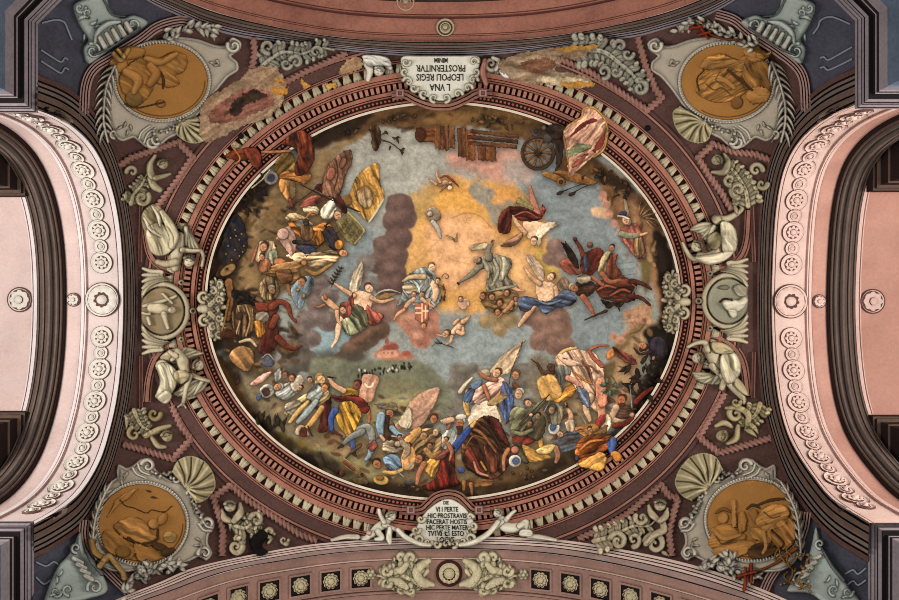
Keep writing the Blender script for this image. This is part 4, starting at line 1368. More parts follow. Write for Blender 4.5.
for i in range(7):
    x, y = 786 + rng.uniform(-8, 20), 556 + rng.uniform(-14, 22)
    gold.append(s([(x, y), (x + rng.uniform(-6, 6), y + 6), (x + rng.uniform(-8, 8), y + 13)], .8, (160, 106, 42)))
tag(relief('gilt_cord', gold, None, lift=.17, **STK), 'tangled gilt cord with tassels over the bottom right capital', 'cord')

# ---- gilt straps at the corners of two cartouches
tag(relief('strap', [s([(114, 54), (121, 60), (128, 50)], 3.0, (170, 128, 72)), s([(118, 50), (124, 57)], 2.2, (186, 146, 88))], None, lift=.1, **STK), 'tan strap crossing the striped rail by the top left cartouche', 'strap')
tag(relief('strap', [s([(91, 541), (95, 552), (106, 560)], 3.2, (150, 116, 66)), s([(100, 566), (108, 556), (114, 562), (122, 572), (124, 578)], 3.0, (160, 126, 76))], None, lift=.1, **STK), 'tan strap crossing the striped rail by the bottom left cartouche', 'strap')

# ---- four seated stucco angels
A_ = STONE
AG = 'stucco angels around the oval'
wing_l = lambda x0, y0, tips, c=(188, 176, 146): [s([(x0, y0), ((x0 + a) / 2, (y0 + b) / 2), (a, b)], [2.2, 2.0, .9], c, h=.7) for a, b in tips]
h1, h1h = cherub_head(189, 261, 6.3, STONE_L, STONE_D, 100)
figure('angel', [('wing', [p([(183, 227), (188, 225), (194, 236), (199, 246), (198, 251), (190, 250), (184, 244)], (188, 176, 146), h=2, f=.5, a=60)] + wing_l(186, 228, [(199, 250), (195, 251), (190, 250), (186, 246)])),
                 ('body', [s([(180, 236), (178, 248), (176, 258), (175, 268)], [4, 6, 6, 4], A_), s([(182, 250), (192, 251), (201, 251), (203, 258), (202, 266)], [3, 2.4, 2, 1.8, 1.5], A_), s([(176, 262), (166, 264), (158, 262)], [4, 3.5, 3], (170, 154, 124))] + h1),
                 ('drapery', [p([(142, 214), (151, 204), (161, 207), (164, 218), (159, 232), (150, 238), (143, 228)], (166, 150, 114), h=3, w=5, f=1.6, a=55), p([(146, 232), (155, 223), (166, 226), (173, 236), (172, 250), (162, 256), (151, 252)], (190, 176, 144), h=4, w=6, f=1.1, a=65), s([(162, 212), (169, 224), (174, 236), (172, 246)], [2.6, 4.6, 5, 3.4], (196, 184, 152), f=.8), s([(144, 218), (151, 230), (160, 236)], [1.2, 2.2, 1.4], STONE_L), s([(152, 206), (158, 216), (160, 226)], [1, 2, 1.2], STONE_L)]),
                 ('hair', h1h)], 'cream stucco angel with heavy drapery, head low, upper left of the oval', 'angel', AG, **STK)
h1, h1h = cherub_head(198, 365, 6.0, STONE_L, STONE_D, 30)
figure('angel', [('wing', [p([(160, 358), (170, 350), (185, 347), (200, 351), (203, 354), (194, 358), (184, 361), (172, 364)], (176, 160, 128), h=2, f=.6, a=0)] + wing_l(172, 360, [(203, 353), (196, 351), (186, 348)], (188, 174, 142))),
                 ('lower_wing', [p([(173, 394), (182, 386), (192, 380), (200, 378), (208, 379), (205, 388), (196, 395), (184, 397)], (192, 182, 152), h=2.2, f=.6, a=-25)] + wing_l(202, 382, [(174, 393), (178, 396), (186, 397), (194, 395)])),
                 ('body', [s([(178, 352), (183, 362), (184, 374)], [4, 6, 5.5], A_), s([(176, 356), (170, 352)], [3, 2.5], A_), s([(162, 366), (170, 376), (166, 388), (158, 396)], [6.5, 6, 4.5, 3], A_), s([(192, 375), (202, 379), (209, 381)], [2.8, 2.2, 1.8], A_), s([(190, 376), (186, 388), (184, 400), (182, 405)], [3, 2.5, 2, 2.2], A_), s([(182, 404), (178, 407)], 1.0, A_), s([(184, 405), (186, 408)], 1.0, A_)] + h1),
                 ('drapery', [p([(157, 366), (164, 362), (172, 366), (178, 374), (176, 386), (170, 396), (162, 402), (156, 396), (160, 382)], (198, 188, 158), h=3, w=5, f=1.3, a=70), p([(174, 372), (184, 370), (190, 376), (182, 384), (175, 380)], (176, 160, 124), h=2.5, f=.8), p([(157, 398), (166, 404), (172, 396), (166, 390)], STONE_L, h=2, f=.5)]),
                 ('hair', h1h)], 'cream stucco angel stretching an arm down, lower left of the oval', 'angel', AG, **STK)
h1, h1h = cherub_head(697, 246, 6.3, STONE_L, STONE_D, 130)
figure('angel', [('wing', [p([(690, 230), (697, 224), (708, 222), (718, 226), (714, 232), (708, 240), (704, 240), (700, 234)], (196, 186, 156), h=2.2, f=.6, a=-10)] + wing_l(714, 226, [(691, 230), (697, 233), (702, 238), (707, 240)])),
                 ('body', [s([(724, 240), (718, 254), (708, 258), (700, 256)], [6, 7, 6, 4], A_), s([(704, 260), (692, 258), (686, 250), (683, 243)], [3, 2.6, 2.2, 1.8], A_), s([(716, 219), (726, 219), (736, 214), (742, 208), (737, 202)], [4.5, 3.6, 3, 2.4, 1.6], A_), e(717, 220, 5, 4.5, A_, 0, h=3)] + h1),
                 ('drapery', [p([(721, 222), (730, 223), (736, 231), (737, 246), (733, 254), (724, 254), (721, 240)], (200, 190, 160), h=4, w=6, f=1.3, a=70), p([(695, 257), (710, 254), (724, 252), (734, 252), (726, 260), (712, 265), (702, 263)], STONE_L, h=3, f=.9, a=-15), p([(708, 236), (718, 232), (722, 242), (716, 250), (708, 246)], (140, 126, 96), h=1.5, f=.6)]),
                 ('hair', h1h)], 'cream stucco angel with one wing and a raised foot, upper right of the oval', 'angel', AG, **STK)
h1, h1h = cherub_head(698, 358, 6.0, STONE_L, STONE_D, 170)
figure('angel', [('wing', [p([(692, 372), (700, 374), (712, 374), (722, 376), (720, 384), (708, 384), (698, 381)], (196, 186, 156), h=2.2, f=.6, a=8)] + wing_l(718, 376, [(693, 373), (696, 379), (704, 383), (712, 384)])),
                 ('body', [s([(708, 350), (714, 358), (718, 366)], [5.5, 7, 6.5], A_), s([(708, 350), (705, 343), (697, 343), (688, 347)], [3.4, 3, 2.4, 1.8], A_), s([(712, 366), (720, 374), (726, 380)], [3.6, 3, 2.4], A_), s([(724, 376), (734, 388), (742, 397), (744, 403)], [5, 4.2, 3.2, 2.2], A_), s([(724, 382), (722, 388)], [3.5, 3], A_)] + h1),
                 ('drapery', [p([(722, 354), (732, 351), (739, 358), (741, 370), (736, 380), (728, 384), (722, 376), (720, 364)], (200, 190, 160), h=4.2, w=6, f=1.2, a=70), p([(712, 342), (726, 344), (734, 352), (724, 354), (714, 352)], (176, 160, 124), h=2, f=.9), p([(738, 378), (746, 388), (748, 396), (740, 392), (734, 384)], (180, 166, 130), h=2, f=.8)]),
                 ('hair', h1h)], 'cream stucco angel with a long bare leg, lower right of the oval', 'angel', AG, **STK)

# ---- grisaille roundels at the two ends of the oval
def roundel(cx, cy, rx, ry, clipx, sg, fig, label, bg):
    root = empty('roundel', frame_at(cx, cy, 0)); tag(root, label, 'roundel', 'grisaille roundels at the ends of the oval')
    t = np.linspace(0, 2 * np.pi, 60, endpoint=False)
    cl = lambda P_: np.stack([np.maximum(P_[:, 0], clipx) if sg < 0 else np.minimum(P_[:, 0], clipx), P_[:, 1]], 1)
    E_ = lambda k: cl(np.stack([cx + (rx + k) * np.cos(t), cy + (ry + k) * np.sin(t)], 1))
    relief('frame', [p(E_(7), STONE, h=3.2, w=3.5, sharp=True), p(E_(2.2), (110, 96, 74), h=.6, w=1, sharp=True, k=.2)], root, **STK)
    relief('disc', [p(E_(0.8), bg, h=1.2, w=8, sharp=True)], root, lift=.02, **STK)
    relief('relief_figure', fig, root, lift=.035, step=.6, thick=1.6, edge=.65, shade=.22, tone=.6, halo=.5)
    lv = []
    for k in range(5):
        for v in (-1, 1):
            lv.append(s([(cx + sg * 19, cy + v * (ry - 6 + 6.5 * k)), (cx + sg * (13 - k * .6), cy + v * (ry + 3 + 3.6 * k)), (cx + sg * (4 - k), cy + v * (ry + 7.5 + 2.2 * k)), (cx - sg * (7 - 2.4 * k), cy + v * (ry + 8.5 + 1.2 * k))], [1.6, 2.2, 1.8, .5], STONE, h=.7))
    relief('leaf_spray', lv, root, lift=.02, **STK)
    boss = [e(cx - sg * (rx + 10), cy, 3.4, 3.4, STONE, 0, h=2.5), e(cx - sg * (rx + 10), cy, 1.6, 1.6, INK, 0, h=.4)]
    for v in (-1, 1): boss += [e(cx - sg * rx * .92, cy + v * (ry + 6), 3, 3, STONE, 0, h=2.2), e(cx - sg * rx * .92, cy + v * (ry + 6), 1.3, 1.3, INK, 0, h=.4)]
    relief('stud', boss, root, lift=.03, **STK)


figw = [s([(144, 306), (152, 304), (160, 302), (172, 298), (176, 296)], [2, 2.4, 2.2, 1.8, 1.5], STONE), s([(163, 294), (172, 303)], 1.6, STONE), s([(152, 308), (162, 309), (168, 310)], [5, 5.5, 4], STONE), e(172, 310, 4.2, 4, STONE, 0, h=3), s([(164, 314), (166, 322), (168, 328)], [3.2, 2.4, 2], STONE), s([(150, 314), (146, 314), (143, 313)], 1.6, STONE), s([(148, 318), (150, 324)], 2, STONE)]
roundel(162, 311, 21, 22.5, 141.5, -1, figw, 'round grisaille plaque of a small winged figure, left end of the oval', (128, 110, 82))
fige = [p([(722, 302), (728, 298), (738, 300), (744, 296), (748, 300), (744, 308), (738, 312), (732, 312), (726, 310)], (196, 188, 164), h=3, w=4, f=.6), p([(728, 310), (736, 310), (737, 316), (732, 318)], (192, 184, 160), h=2), p([(733, 288), (740, 284), (747, 288), (746, 296), (738, 296)], (150, 140, 118), h=1.5, f=.6), s([(720, 302), (724, 299), (732, 300)], 1.0, INK, h=.3), p([(718, 288), (724, 285), (730, 287), (726, 290)], (110, 100, 80), h=1)]
roundel(728, 301, 19.5, 21.5, 748, 1, fige, 'round grisaille plaque with flaking paint, right end of the oval', (132, 128, 108))

# ---- scrolled crests that overlap the rim of the fresco at both ends
def crest(x, y, sg, label):
    c = STONE
    pr = [vol(x, y - 12, 5.2, 90 if sg > 0 else 90, 1.6, 1.6, c, sg), vol(x + sg * 1, y + 12, 5.2, 270, 1.6, 1.6, c, -sg), s([(x - sg * 3, y), (x + sg * 4, y), (x + sg * 12, y - 1), (x + sg * 21, y - 2)], [4, 4.5, 3, 2.4], c)]
    for v in (-1, 1):
        pr += acanthus([(x + sg * 6, y + v * 4), (x + sg * 12, y + v * 11), (x + sg * 14, y + v * 20), (x + sg * 11, y + v * 31)], 3.0, 6, c, L=5.5, spread=62)
        pr += [vol(x + sg * 15, y + v * 25, 3.4, 90, 1.2, 1.4, c, sg * v), vol(x + sg * 9, y + v * 18, 3.4, 270, 1.2, 1.4, c, -sg * v), vol(x + sg * 15, y + v * 9, 3.6, 0, 1.2, 1.5, c, sg * v), e(x + sg * 18, y + v * 15, 2.4, 2.4, c, 0, h=2), e(x + sg * 8, y + v * 27, 2.2, 2.2, c, 0, h=2)]
    tag(relief('crest', pr, None, lift=.10, **STK), label, 'crest', 'scrolled crests on the rim of the fresco')


crest(204, 309, 1, 'cream scrolled crest over the left end of the fresco rim')
crest(684, 302, -1, 'cream scrolled crest over the right end of the fresco rim')

# ---- spandrel ornaments
def orn(prims, label, head=None, wings=None):
    root = empty('leaf_scroll', frame_at(*np.asarray(prims[0][1], float).mean(0)[:2], 0)); tag(root, label, 'ornament', 'leaf scrolls in the spandrels')
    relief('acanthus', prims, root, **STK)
    if wings: relief('wing', wings, root, lift=.02, **STK)
    if head:
        relief('cherub_head', head[0], root, lift=.03, **STK); relief('hair', head[1], root, lift=.045, **STK)


c, cg = (166, 154, 124), (160, 155, 138)
orn(acanthus([(262, 66), (272, 58), (284, 52), (302, 54), (318, 48), (334, 50)], 2.6, 7, cg, L=8) + [vol(268, 47, 6, 90, 1.3, 2, cg), vol(296, 62, 6, 200, 1.3, 2, cg), vol(316, 52, 5, 0, 1.2, 1.8, cg, -1), vol(286, 64, 5, 20, 1.2, 1.8, cg)], 'grey leaf scroll above the damaged plaster, upper left spandrel')
hd = cherub_head(163, 164, 5.6, c, (150, 138, 108), 60)
orn(acanthus([(131, 204), (134, 194), (141, 186), (147, 174)], 2.6, 4, c, L=6) + [vol(142, 198, 6.5, 330, 1.5, 2.2, c, 1), vol(132, 172, 5, 180, 1.1, 2, c), s([(150, 178), (154, 186), (160, 190)], [3, 4, 3], c), leaf(126, 200, 10, -100, 1.8, c, 30)], 'cream leaf scroll with a cherub head, left spandrel over the upper angel', hd, [s([(155, 156), (150, 166), (152, 176), (158, 178)], [2, 3.4, 3.6, 2], c), s([(156, 178), (164, 176), (170, 174)], [3, 2.6, 1.6], c)])
orn(acanthus([(572, 52), (588, 50), (604, 52), (618, 62), (632, 74), (640, 86), (642, 94)], 3.6, 8, cg, L=10) + [vol(620, 46, 5.5, 180, 1.2, 2, cg), vol(640, 88, 7, 250, 1.4, 2.4, cg), vol(604, 72, 6, 90, 1.3, 2, cg, -1), vol(628, 54, 5, 0, 1.2, 1.8, cg), vol(616, 72, 4.5, 0, 1.2, 1.8, cg)], 'grey leaf scroll beside the laurel, upper right spandrel')
hd = cherub_head(717, 160, 5.8, c, (150, 138, 108), 150)
orn(acanthus([(748, 206), (746, 192), (740, 180), (733, 170), (725, 166)], 3.0, 6, c, L=8.5) + [vol(738, 190, 7, 90, 1.4, 2.4, c), vol(756, 170, 6, 0, 1.3, 2.2, c, -1), vol(730, 180, 5, 90, 1.2, 2, c), vol(762, 184, 5, 0, 1.1, 2, c), leaf(734, 206, 10, 60, 2, c, 20)], 'cream leaf scroll with a cherub head, right spandrel over the upper angel', hd, [s([(724, 154), (728, 162), (724, 172), (712, 172)], [1.6, 3, 3.4, 1.8], c)])
c2 = (172, 156, 118)
hd = cherub_head(722, 436, 6.2, c2, (164, 148, 110), 190)
orn(acanthus([(760, 404), (757, 413), (749, 421), (745, 430)], 3.0, 4, c2, L=7) + [vol(736, 414, 7, 270, 1.3, 2.6, c2, -1), s([(726, 408), (738, 408), (748, 414), (748, 424)], [1.6, 3, 3.4, 3], c2), leaf(746, 430, 14, 20, 2.4, c2, 30), leaf(750, 424, 14, 40, 2.4, c2, 20), vol(736, 402, 4, 0, 1.1, 1.6, c2)], 'cream leaf scroll with a cherub head, right spandrel under the lower angel', hd, [s([(716, 426), (724, 423), (732, 427)], [2, 3.2, 2], c2), s([(738, 426), (736, 438), (728, 443)], [2, 3.6, 2.6], c2)])
hd = cherub_head(660, 505, 6.3, STONE, (176, 164, 134), 95)
orn(acanthus([(594, 541), (606, 538), (620, 532), (634, 526), (648, 526), (656, 520)], 2.8, 6, STONE, L=8) + [vol(618, 541, 7.5, 200, 1.6, 2.4, STONE), vol(655, 544, 9, 200, 1.5, 2.8, STONE), vol(634, 540, 6, 90, 1.3, 2.2, STONE, -1), vol(642, 518, 6, 200, 1.3, 2.2, STONE, -1), s([(662, 520), (664, 530), (656, 534), (646, 544)], [3, 4, 3.6, 3], STONE), leaf(662, 552, 8, 20, 2, STONE, 20)], 'cream leaf scroll with a winged cherub head, lower right spandrel', hd, [s([(649, 506), (652, 514), (658, 520)], [2, 3.6, 3], STONE), s([(667, 509), (666, 516), (660, 521)], [2, 3.4, 3], STONE)])
hd = cherub_head(230, 506, 6.4, STONE, (176, 164, 134), 85)
orn([s([(228, 520), (236, 528), (242, 540), (240, 550)], [3.4, 4, 4, 3], STONE), vol(236, 547, 6, 0, 1.4, 2.4, STONE, 1), leaf(230, 520, 12, 85, 2, STONE, 10)] + acanthus([(236, 526), (246, 528), (256, 520), (260, 524)], 2.6, 4, STONE, L=8) + [vol(256, 520, 6, 200, 1.3, 2.2, STONE), s([(254, 546), (258, 538), (268, 530), (274, 534)], [2, 2.4, 2.8, 2], (188, 172, 140)), vol(270, 532, 5, 90, 1.2, 1.8, STONE), leaf(268, 544, 8, -60, 1.6, STONE, 20), vol(284, 540, 4, 0, 1.2, 1.4, STONE), e(286, 544, 3, 2.4, STONE)], 'cream leaf scroll with a winged cherub head and a black gash, lower left spandrel', hd, [s([(222, 510), (224, 518), (230, 521)], [2, 3.6, 2.6], STONE), s([(240, 504), (240, 513), (234, 521)], [2, 4, 3], STONE)])
hd = cherub_head(167, 436, 6.2, c2, (164, 148, 110), 70)
orn(acanthus([(134, 410), (138, 420), (143, 427), (151, 431)], 2.8, 4, (168, 156, 124), L=6.5) + [vol(134, 434, 6, 250, 1.1, 2, c2, -1), s([(146, 436), (158, 430), (170, 426)], [3, 3.6, 2], c2), s([(152, 438), (158, 446), (165, 447)], [2.4, 3, 2], c2), vol(154, 414, 6, 0, 1.2, 2.2, (140, 124, 84)), leaf(126, 416, 14, 80, 2, (168, 156, 124), 20)], 'cream leaf scroll with a cherub head, left spandrel under the lower angel', hd)
# the hole in the lower left spandrel
tag(relief('plaster_gash', [p([(250, 540), (262, 530), (268, 536), (262, 546), (268, 552), (260, 556), (254, 552)], (14, 8, 8), h=.3, w=2)], ceiling, lift=.13, **STK), None)

# ---- inscription tablets
def tablet(plate, frame, lines, flip, extra, label):
    root = empty('inscription_tablet', frame_at(442, plate[0][1], 0)); tag(root, label, 'tablet', 'inscription tablets')
    dd, inn = _polyd(np.asarray(plate, float), _tx, _ty)
    near = inn | (dd < 4)
    TOP[near] = max(.16, TOP[near].max())
    relief('plate', [p(plate, (206, 202, 186), h=.7, w=2)] , root, lift=.10, **STK)
    relief('scroll_border', extra, root, lift=.13, **STK)
    rail('arched_frame', frame, -4.5, 4.5, steps((0, .2, .16, 0), (.2, .32, .10, 1), (.32, .62, .20, 0), (.62, .74, .12, 1), (.74, 1, .16, 0)), [PINK, RED], root)
    dg = None
    for txt, x, y, size in lines:
        cu = bpy.data.curves.new('t', 'FONT'); cu.body = txt; cu.size = size; cu.align_x = 'CENTER'; cu.align_y = 'CENTER'; cu.extrude = .002; cu.resolution_u = 2; cu.offset = .0015
        ob = bpy.data.objects.new('t', cu); COL.objects.link(ob)
        bpy.context.view_layer.update()
        me = bpy.data.meshes.new_from_object(ob.evaluated_get(bpy.context.evaluated_depsgraph_get()))
        bpy.data.objects.remove(ob); me.name = 'inscription_line'
        me.materials.clear(); me.materials.append(material('black_lettering', (34, 28, 24), var=.2))
        n_ = len(me.vertices); co = np.empty(n_ * 3, np.float32); me.vertices.foreach_get('co', co); co = co.reshape(-1, 3)
        sg = -1 if flip else 1
        vx, vy = x + sg * co[:, 0] * .74 / .0151, y - sg * co[:, 1] / .0151
        me.vertices.foreach_set('co', surf(vx, vy, top_under(vx, vy, 1) + .005 + co[:, 2]).astype(np.float32).ravel()); me.update()
        link('inscription_line', me, root)


bord = []
for x, y, r, a in ((416, 530, 4, 0), (414, 537, 4, 90), (420, 540, 4, 180), (428, 542, 4, 0), (470, 532, 4, 0), (473, 526, 3.5, 90), (470, 539, 4.5, 0), (462, 541, 4, 180), (421, 519, 3.5, 0), (470, 517, 3, 0), (446, 544, 3.4, 0), (437, 544, 3.4, 0), (454, 544, 3.4, 90)):
    bord.append(vol(x, y, r, a, 1.1, 1.5, STONE_L, 1 if x < 445 else -1))
tablet([(418, 524), (424, 514), (431, 507), (440, 501), (447, 499), (454, 500), (463, 506), (470, 514), (474, 524), (472, 536), (464, 543), (444, 545), (424, 543), (414, 536)],
       [(402, 510), (420, 510), (428, 504), (436, 497), (447, 494), (458, 496), (466, 503), (474, 510), (490, 510)],
       [('DIE', 446, 503.0, .075), ('VI I PERTE', 447, 509.6, .105), ('HIC·PROSTRAVIS', 447, 516, .105), ('FACERAT HOSTIS', 447, 522, .105), ('HIC PERTE MATER', 447, 528, .105), ('TVTVS ET ESTO', 446, 534, .105), ('LOCVS.', 446, 540, .115)], False, bord,
       'white tablet reading PROSTRAVIS and MATER under the lower rim of the fresco')
bord = []
for x, y, r, a in ((406, 62, 4, 0), (405, 72, 3.5, 90), (408, 82, 4.5, 200), (414, 88, 4, 0), (424, 94, 4, 90), (434, 98, 4, 90), (446, 98, 4, 90), (458, 94, 4, 0), (468, 88, 4, 0), (473, 80, 4.5, 0), (476, 72, 3.5, 90), (474, 62, 4, 0)):
    bord.append(vol(x, y, r, a, 1.1, 1.4, (196, 188, 164), 1 if x < 440 else -1))
tablet([(402, 57), (403, 70), (408, 84), (418, 93), (432, 99), (441, 101), (450, 99), (464, 92), (473, 84), (478, 72), (479, 57), (460, 56), (441, 56), (420, 56)],
       [(392, 96), (404, 94), (416, 100), (430, 105), (441, 106), (452, 105), (466, 99), (478, 93), (492, 94)],
       [('L VNA', 440, 87, .15), ('LEOPOLI REGIS', 440, 77, .145), ('PROSTERNITVR', 441, 68, .145), ('MINIM', 441, 60, .10)], True, bord,
       'white tablet with upside-down lettering LVNA over the upper rim of the fresco')
for nm, x, y in (('corner_block', 411, 510), ('corner_block', 479, 510), ('corner_block', 400, 93), ('corner_block', 483, 93)):
    relief(nm, [p([(x - 4, y - 4), (x + 4, y - 4), (x + 4, y + 4), (x - 4, y + 4)], (186, 146, 136), h=2, w=1, sharp=True), p([(x - 2, y - 2), (x + 2, y - 2), (x + 2, y + 2), (x - 2, y + 2)], (110, 66, 60), h=.3, w=1, sharp=True, k=.5)], cornice, lift=.15, **STK)

# ---- putti holding the lower tablet, heads beside the upper one
PC = (216, 208, 188)
h1, h1h = cherub_head(391, 516, 5.2, PC, (198, 188, 160), 60)
def putto(groups, label, lift0):
    root = empty('putto', frame_at(*np.asarray(groups[0][1][0][1], float).mean(0), 0)); tag(root, label, 'putto', 'putti beside the tablets')
    for i, (n_, pr) in enumerate(groups): relief(n_, pr, root, lift=lift0 + .015 * i, step=.55, thick=1.5, edge=.65, shade=.22, tone=.6, halo=.5)


putto([('body', [s([(372, 534), (378, 528), (384, 524), (389, 520)], [4, 4.6, 4.4, 3], PC), s([(378, 532), (382, 538), (376, 539)], [3.4, 2.8, 2], PC), s([(372, 534), (366, 538), (362, 538)], [3.4, 2.6, 2], PC), s([(384, 525), (392, 528), (400, 531)], [2.6, 2.2, 1.8], PC), s([(384, 522), (380, 514), (379, 510)], [2.6, 2.2, 1.8], PC)] + h1), ('garland', [s([(398, 530), (404, 536), (411, 540), (420, 544), (430, 545)], [2.4, 2.6, 2.6, 2.4, 2], PC, f=.6), s([(390, 528), (389, 537), (390, 543)], [2, 3, 2], PC, f=.6), s([(332, 540), (345, 537), (358, 537)], [1.5, 2.4, 2.4], PC, f=.8), e(369, 533, 3, 2.4, (206, 168, 160), 0)]), ('hair', h1h)], 'white putto kneeling beside the lower tablet, at its left', .12)
h1, h1h = cherub_head(498, 513, 4.8, PC, (198, 188, 160), 120)
putto([('body', [s([(502, 519), (504, 526), (512, 528), (522, 526)], [3.4, 5, 5, 4.4], PC), s([(506, 520), (511, 514), (515, 511)], [2.6, 2.2, 1.6], PC), s([(502, 522), (496, 527), (492, 530)], [2.6, 2.2, 1.8], PC), s([(520, 526), (526, 522), (526, 528)], [3.4, 3, 2], PC)] + h1), ('garland', [s([(498, 522), (490, 532), (482, 538), (472, 543), (460, 545)], [2.4, 2.8, 3, 2.8, 2], PC, f=.6), s([(528, 536), (540, 537), (556, 540)], [2, 2.4, 1.6], PC, f=.7), p([(521, 530), (531, 530), (532, 536), (520, 536)], PC, h=2, w=1.5)]), ('hair', h1h)], 'white putto leaning beside the lower tablet, at its right', .12)
h1, h1h = cherub_head(379, 71, 5.4, PC, (210, 206, 192), 110)
putto([('body', [s([(366, 62), (370, 70), (368, 80)], [4, 3.6, 2.2], PC), s([(386, 64), (390, 68)], [3, 2.4], PC), p([(362, 56), (374, 55), (388, 58), (391, 66), (380, 66), (368, 66)], (222, 218, 204), h=3, f=.9, a=20)] + h1), ('hair', h1h)], 'white wind-blown putto head beside the upper tablet, at its left', .06)
tag(relief('broken_scroll', [vol(491, 64, 6.5, 0, 1.5, 2, (170, 158, 136)), s([(493, 58), (500, 62), (496, 70)], [2, 2.4, 2], (196, 184, 164)), s([(485, 60), (483, 72), (486, 84)], [2, 3, 2.4], (160, 108, 96)), p([(499, 70), (508, 66), (516, 70), (514, 78), (504, 78)], (214, 212, 204), h=1.5, f=.6)], None, lift=.1, **STK), 'chipped scroll beside the upper tablet, at its right', 'scroll')

# ---- flaked plaster
tag(relief('flaked_plaster', [p([(199, 116), (206, 100), (220, 90), (238, 80), (252, 68), (272, 66), (279, 72), (286, 82), (284, 96), (280, 106), (266, 118), (244, 126), (228, 134), (212, 140), (202, 140)], (164, 134, 106), h=.6, w=2, f=.7), p([(208, 120), (216, 106), (232, 96), (250, 88), (268, 92), (274, 104), (258, 112), (240, 120), (222, 124)], (140, 88, 74), h=.3, w=3, f=.9), p([(229, 112), (236, 100), (246, 92), (256, 90), (266, 96), (256, 102), (244, 106), (238, 116)], (24, 14, 12), h=.1, w=2, f=.3), p([(274, 78), (286, 80), (286, 84), (276, 84)], (190, 132, 52), h=.3, w=1), p([(272, 88), (288, 88), (286, 93), (274, 94)], (190, 132, 52), h=.3, w=1)], ceiling, lift=.115, step=.7, thick=.5, edge=.3, jag=2.2, tone=.7, brush=1.0))
tag(relief('flaked_plaster', [p([(499, 64), (512, 56), (540, 50), (570, 47), (596, 46), (584, 56), (566, 62), (556, 70), (584, 76), (592, 84), (574, 86), (552, 82), (530, 84), (514, 80), (504, 74)], (152, 128, 102), h=.6, w=2, f=.8), p([(520, 64), (540, 58), (556, 62), (548, 72), (528, 72)], (124, 84, 62), h=.2, w=3, f=.8), p([(536, 80), (556, 76), (590, 82), (586, 87), (560, 86)], (190, 170, 136), h=.3, w=2, f=.5), p([(560, 82), (592, 82), (590, 87), (566, 87)], (186, 132, 56), h=.3, w=1), p([(560, 48), (595, 45), (594, 48), (562, 52)], (196, 148, 70), h=.3, w=1)], ceiling, lift=.06, step=.7, thick=.5, edge=.3, jag=2.2, tone=.7, brush=1.0))
tag(relief('flaked_plaster', [p([(346, 60), (360, 58), (362, 66), (352, 72), (340, 74)], (176, 140, 104), h=.4, w=2, f=.6), p([(302, 80), (309, 84), (307, 88), (303, 87)], (204, 150, 64), h=.3, w=1), p([(326, 85), (336, 83), (334, 88), (328, 88)], (204, 150, 64), h=.3, w=1)], ceiling, lift=.10, step=.7, thick=.5, edge=.3, jag=2.2, tone=.7, brush=1.0))
for x, y in ((241, 136), (648, 128)):
    relief('hole', [e(x, y, 2.8, 3, (10, 6, 6), 0, h=.2)], ceiling, lift=.14, step=.6)

# ---- scroll cartouches and central rosette on the south soffit
def south_fn(px, py, h):
    px = np.asarray(px, float); z = np.full(px.shape, R_CROWN)
    k = np.argsort(CS[:, 0])
    for _ in range(12):
        z = np.interp((px - CX) * z / F, CS[k, 0], CS[k, 1])
    return np.stack([(px - CX) * z / F, (np.asarray(py, float) - CY) * z / F, z + EYE - np.asarray(h)], -1)


def south_scroll(sg, label):
    X_ = lambda d: 447 + sg * d
    c = (190, 178, 144)
    pr = acanthus([(X_(22), 574), (X_(34), 566), (X_(46), 563), (X_(56), 567)], 2.4, 4, c, L=6) + acanthus([(X_(22), 576), (X_(34), 582), (X_(46), 584), (X_(56), 580)], 2.4, 4, c, L=6) + acanthus([(X_(24), 584), (X_(34), 578), (X_(44), 574), (X_(58), 576), (X_(70), 575)], 3.0, 5, c, L=9) + [s([(X_(14), 584), (X_(24), 580), (X_(30), 568), (X_(18), 560)], [2.5, 4.5, 4.5, 3], c), vol(X_(46), 557, 5, 90, 1.3, 2.4, c, sg), vol(X_(36), 557, 5, 90, 1.3, 2.4, c, -sg), vol(X_(46), 588, 5, 270, 1.3, 2.4, c, -sg), vol(X_(36), 588, 5, 270, 1.3, 2.4, c, sg), s([(X_(40), 562), (X_(46), 568), (X_(56), 570)], [3, 4, 3], c), s([(X_(40), 584), (X_(46), 580), (X_(56), 578)], [3, 4, 3], c), vol(X_(60), 569, 4.5, 0, 1.2, 2, c), vol(X_(60), 581, 4.5, 0, 1.2, 2, c)]
    for k in range(6):
        a = k * 60; pr.append(e(X_(76) + 3.4 * math.cos(math.radians(a)), 574 + 3.4 * math.sin(math.radians(a)), 2.2, 2.2, c, 0, h=1.8))
    pr.append(e(X_(76), 574, 2, 2, c, 0, h=2))
    tag(relief('scroll_cartouche', pr, None, fn=south_fn, **STK), label, 'ornament', 'scroll cartouches of the south soffit')


south_scroll(-1, 'ivory scroll cartouche at the left of the big rosette, bottom arch')
south_scroll(1, 'ivory scroll cartouche at the right of the big rosette, bottom arch')
big_r = lathe_mesh('centre_rosette', [(.20, 0), (.20, .02), (.19, .03), (.165, .012), (.155, .012), (.15, .05), (.10, .06), (.08, .03), (.06, .03), (.05, .07), (.001, .075)], [IVORY, RED], 48, 12, .14, midx=[1, 1, 1, 1, 0, 0, 1, 0, 0, 0], pet_from=5, pet_to=6)
o = place('centre_rosette', big_r, soffit_frame('S', CS, -.045, 573))
tag(o, 'large ivory rosette in a round recess at the middle of the bottom arch', 'rosette')
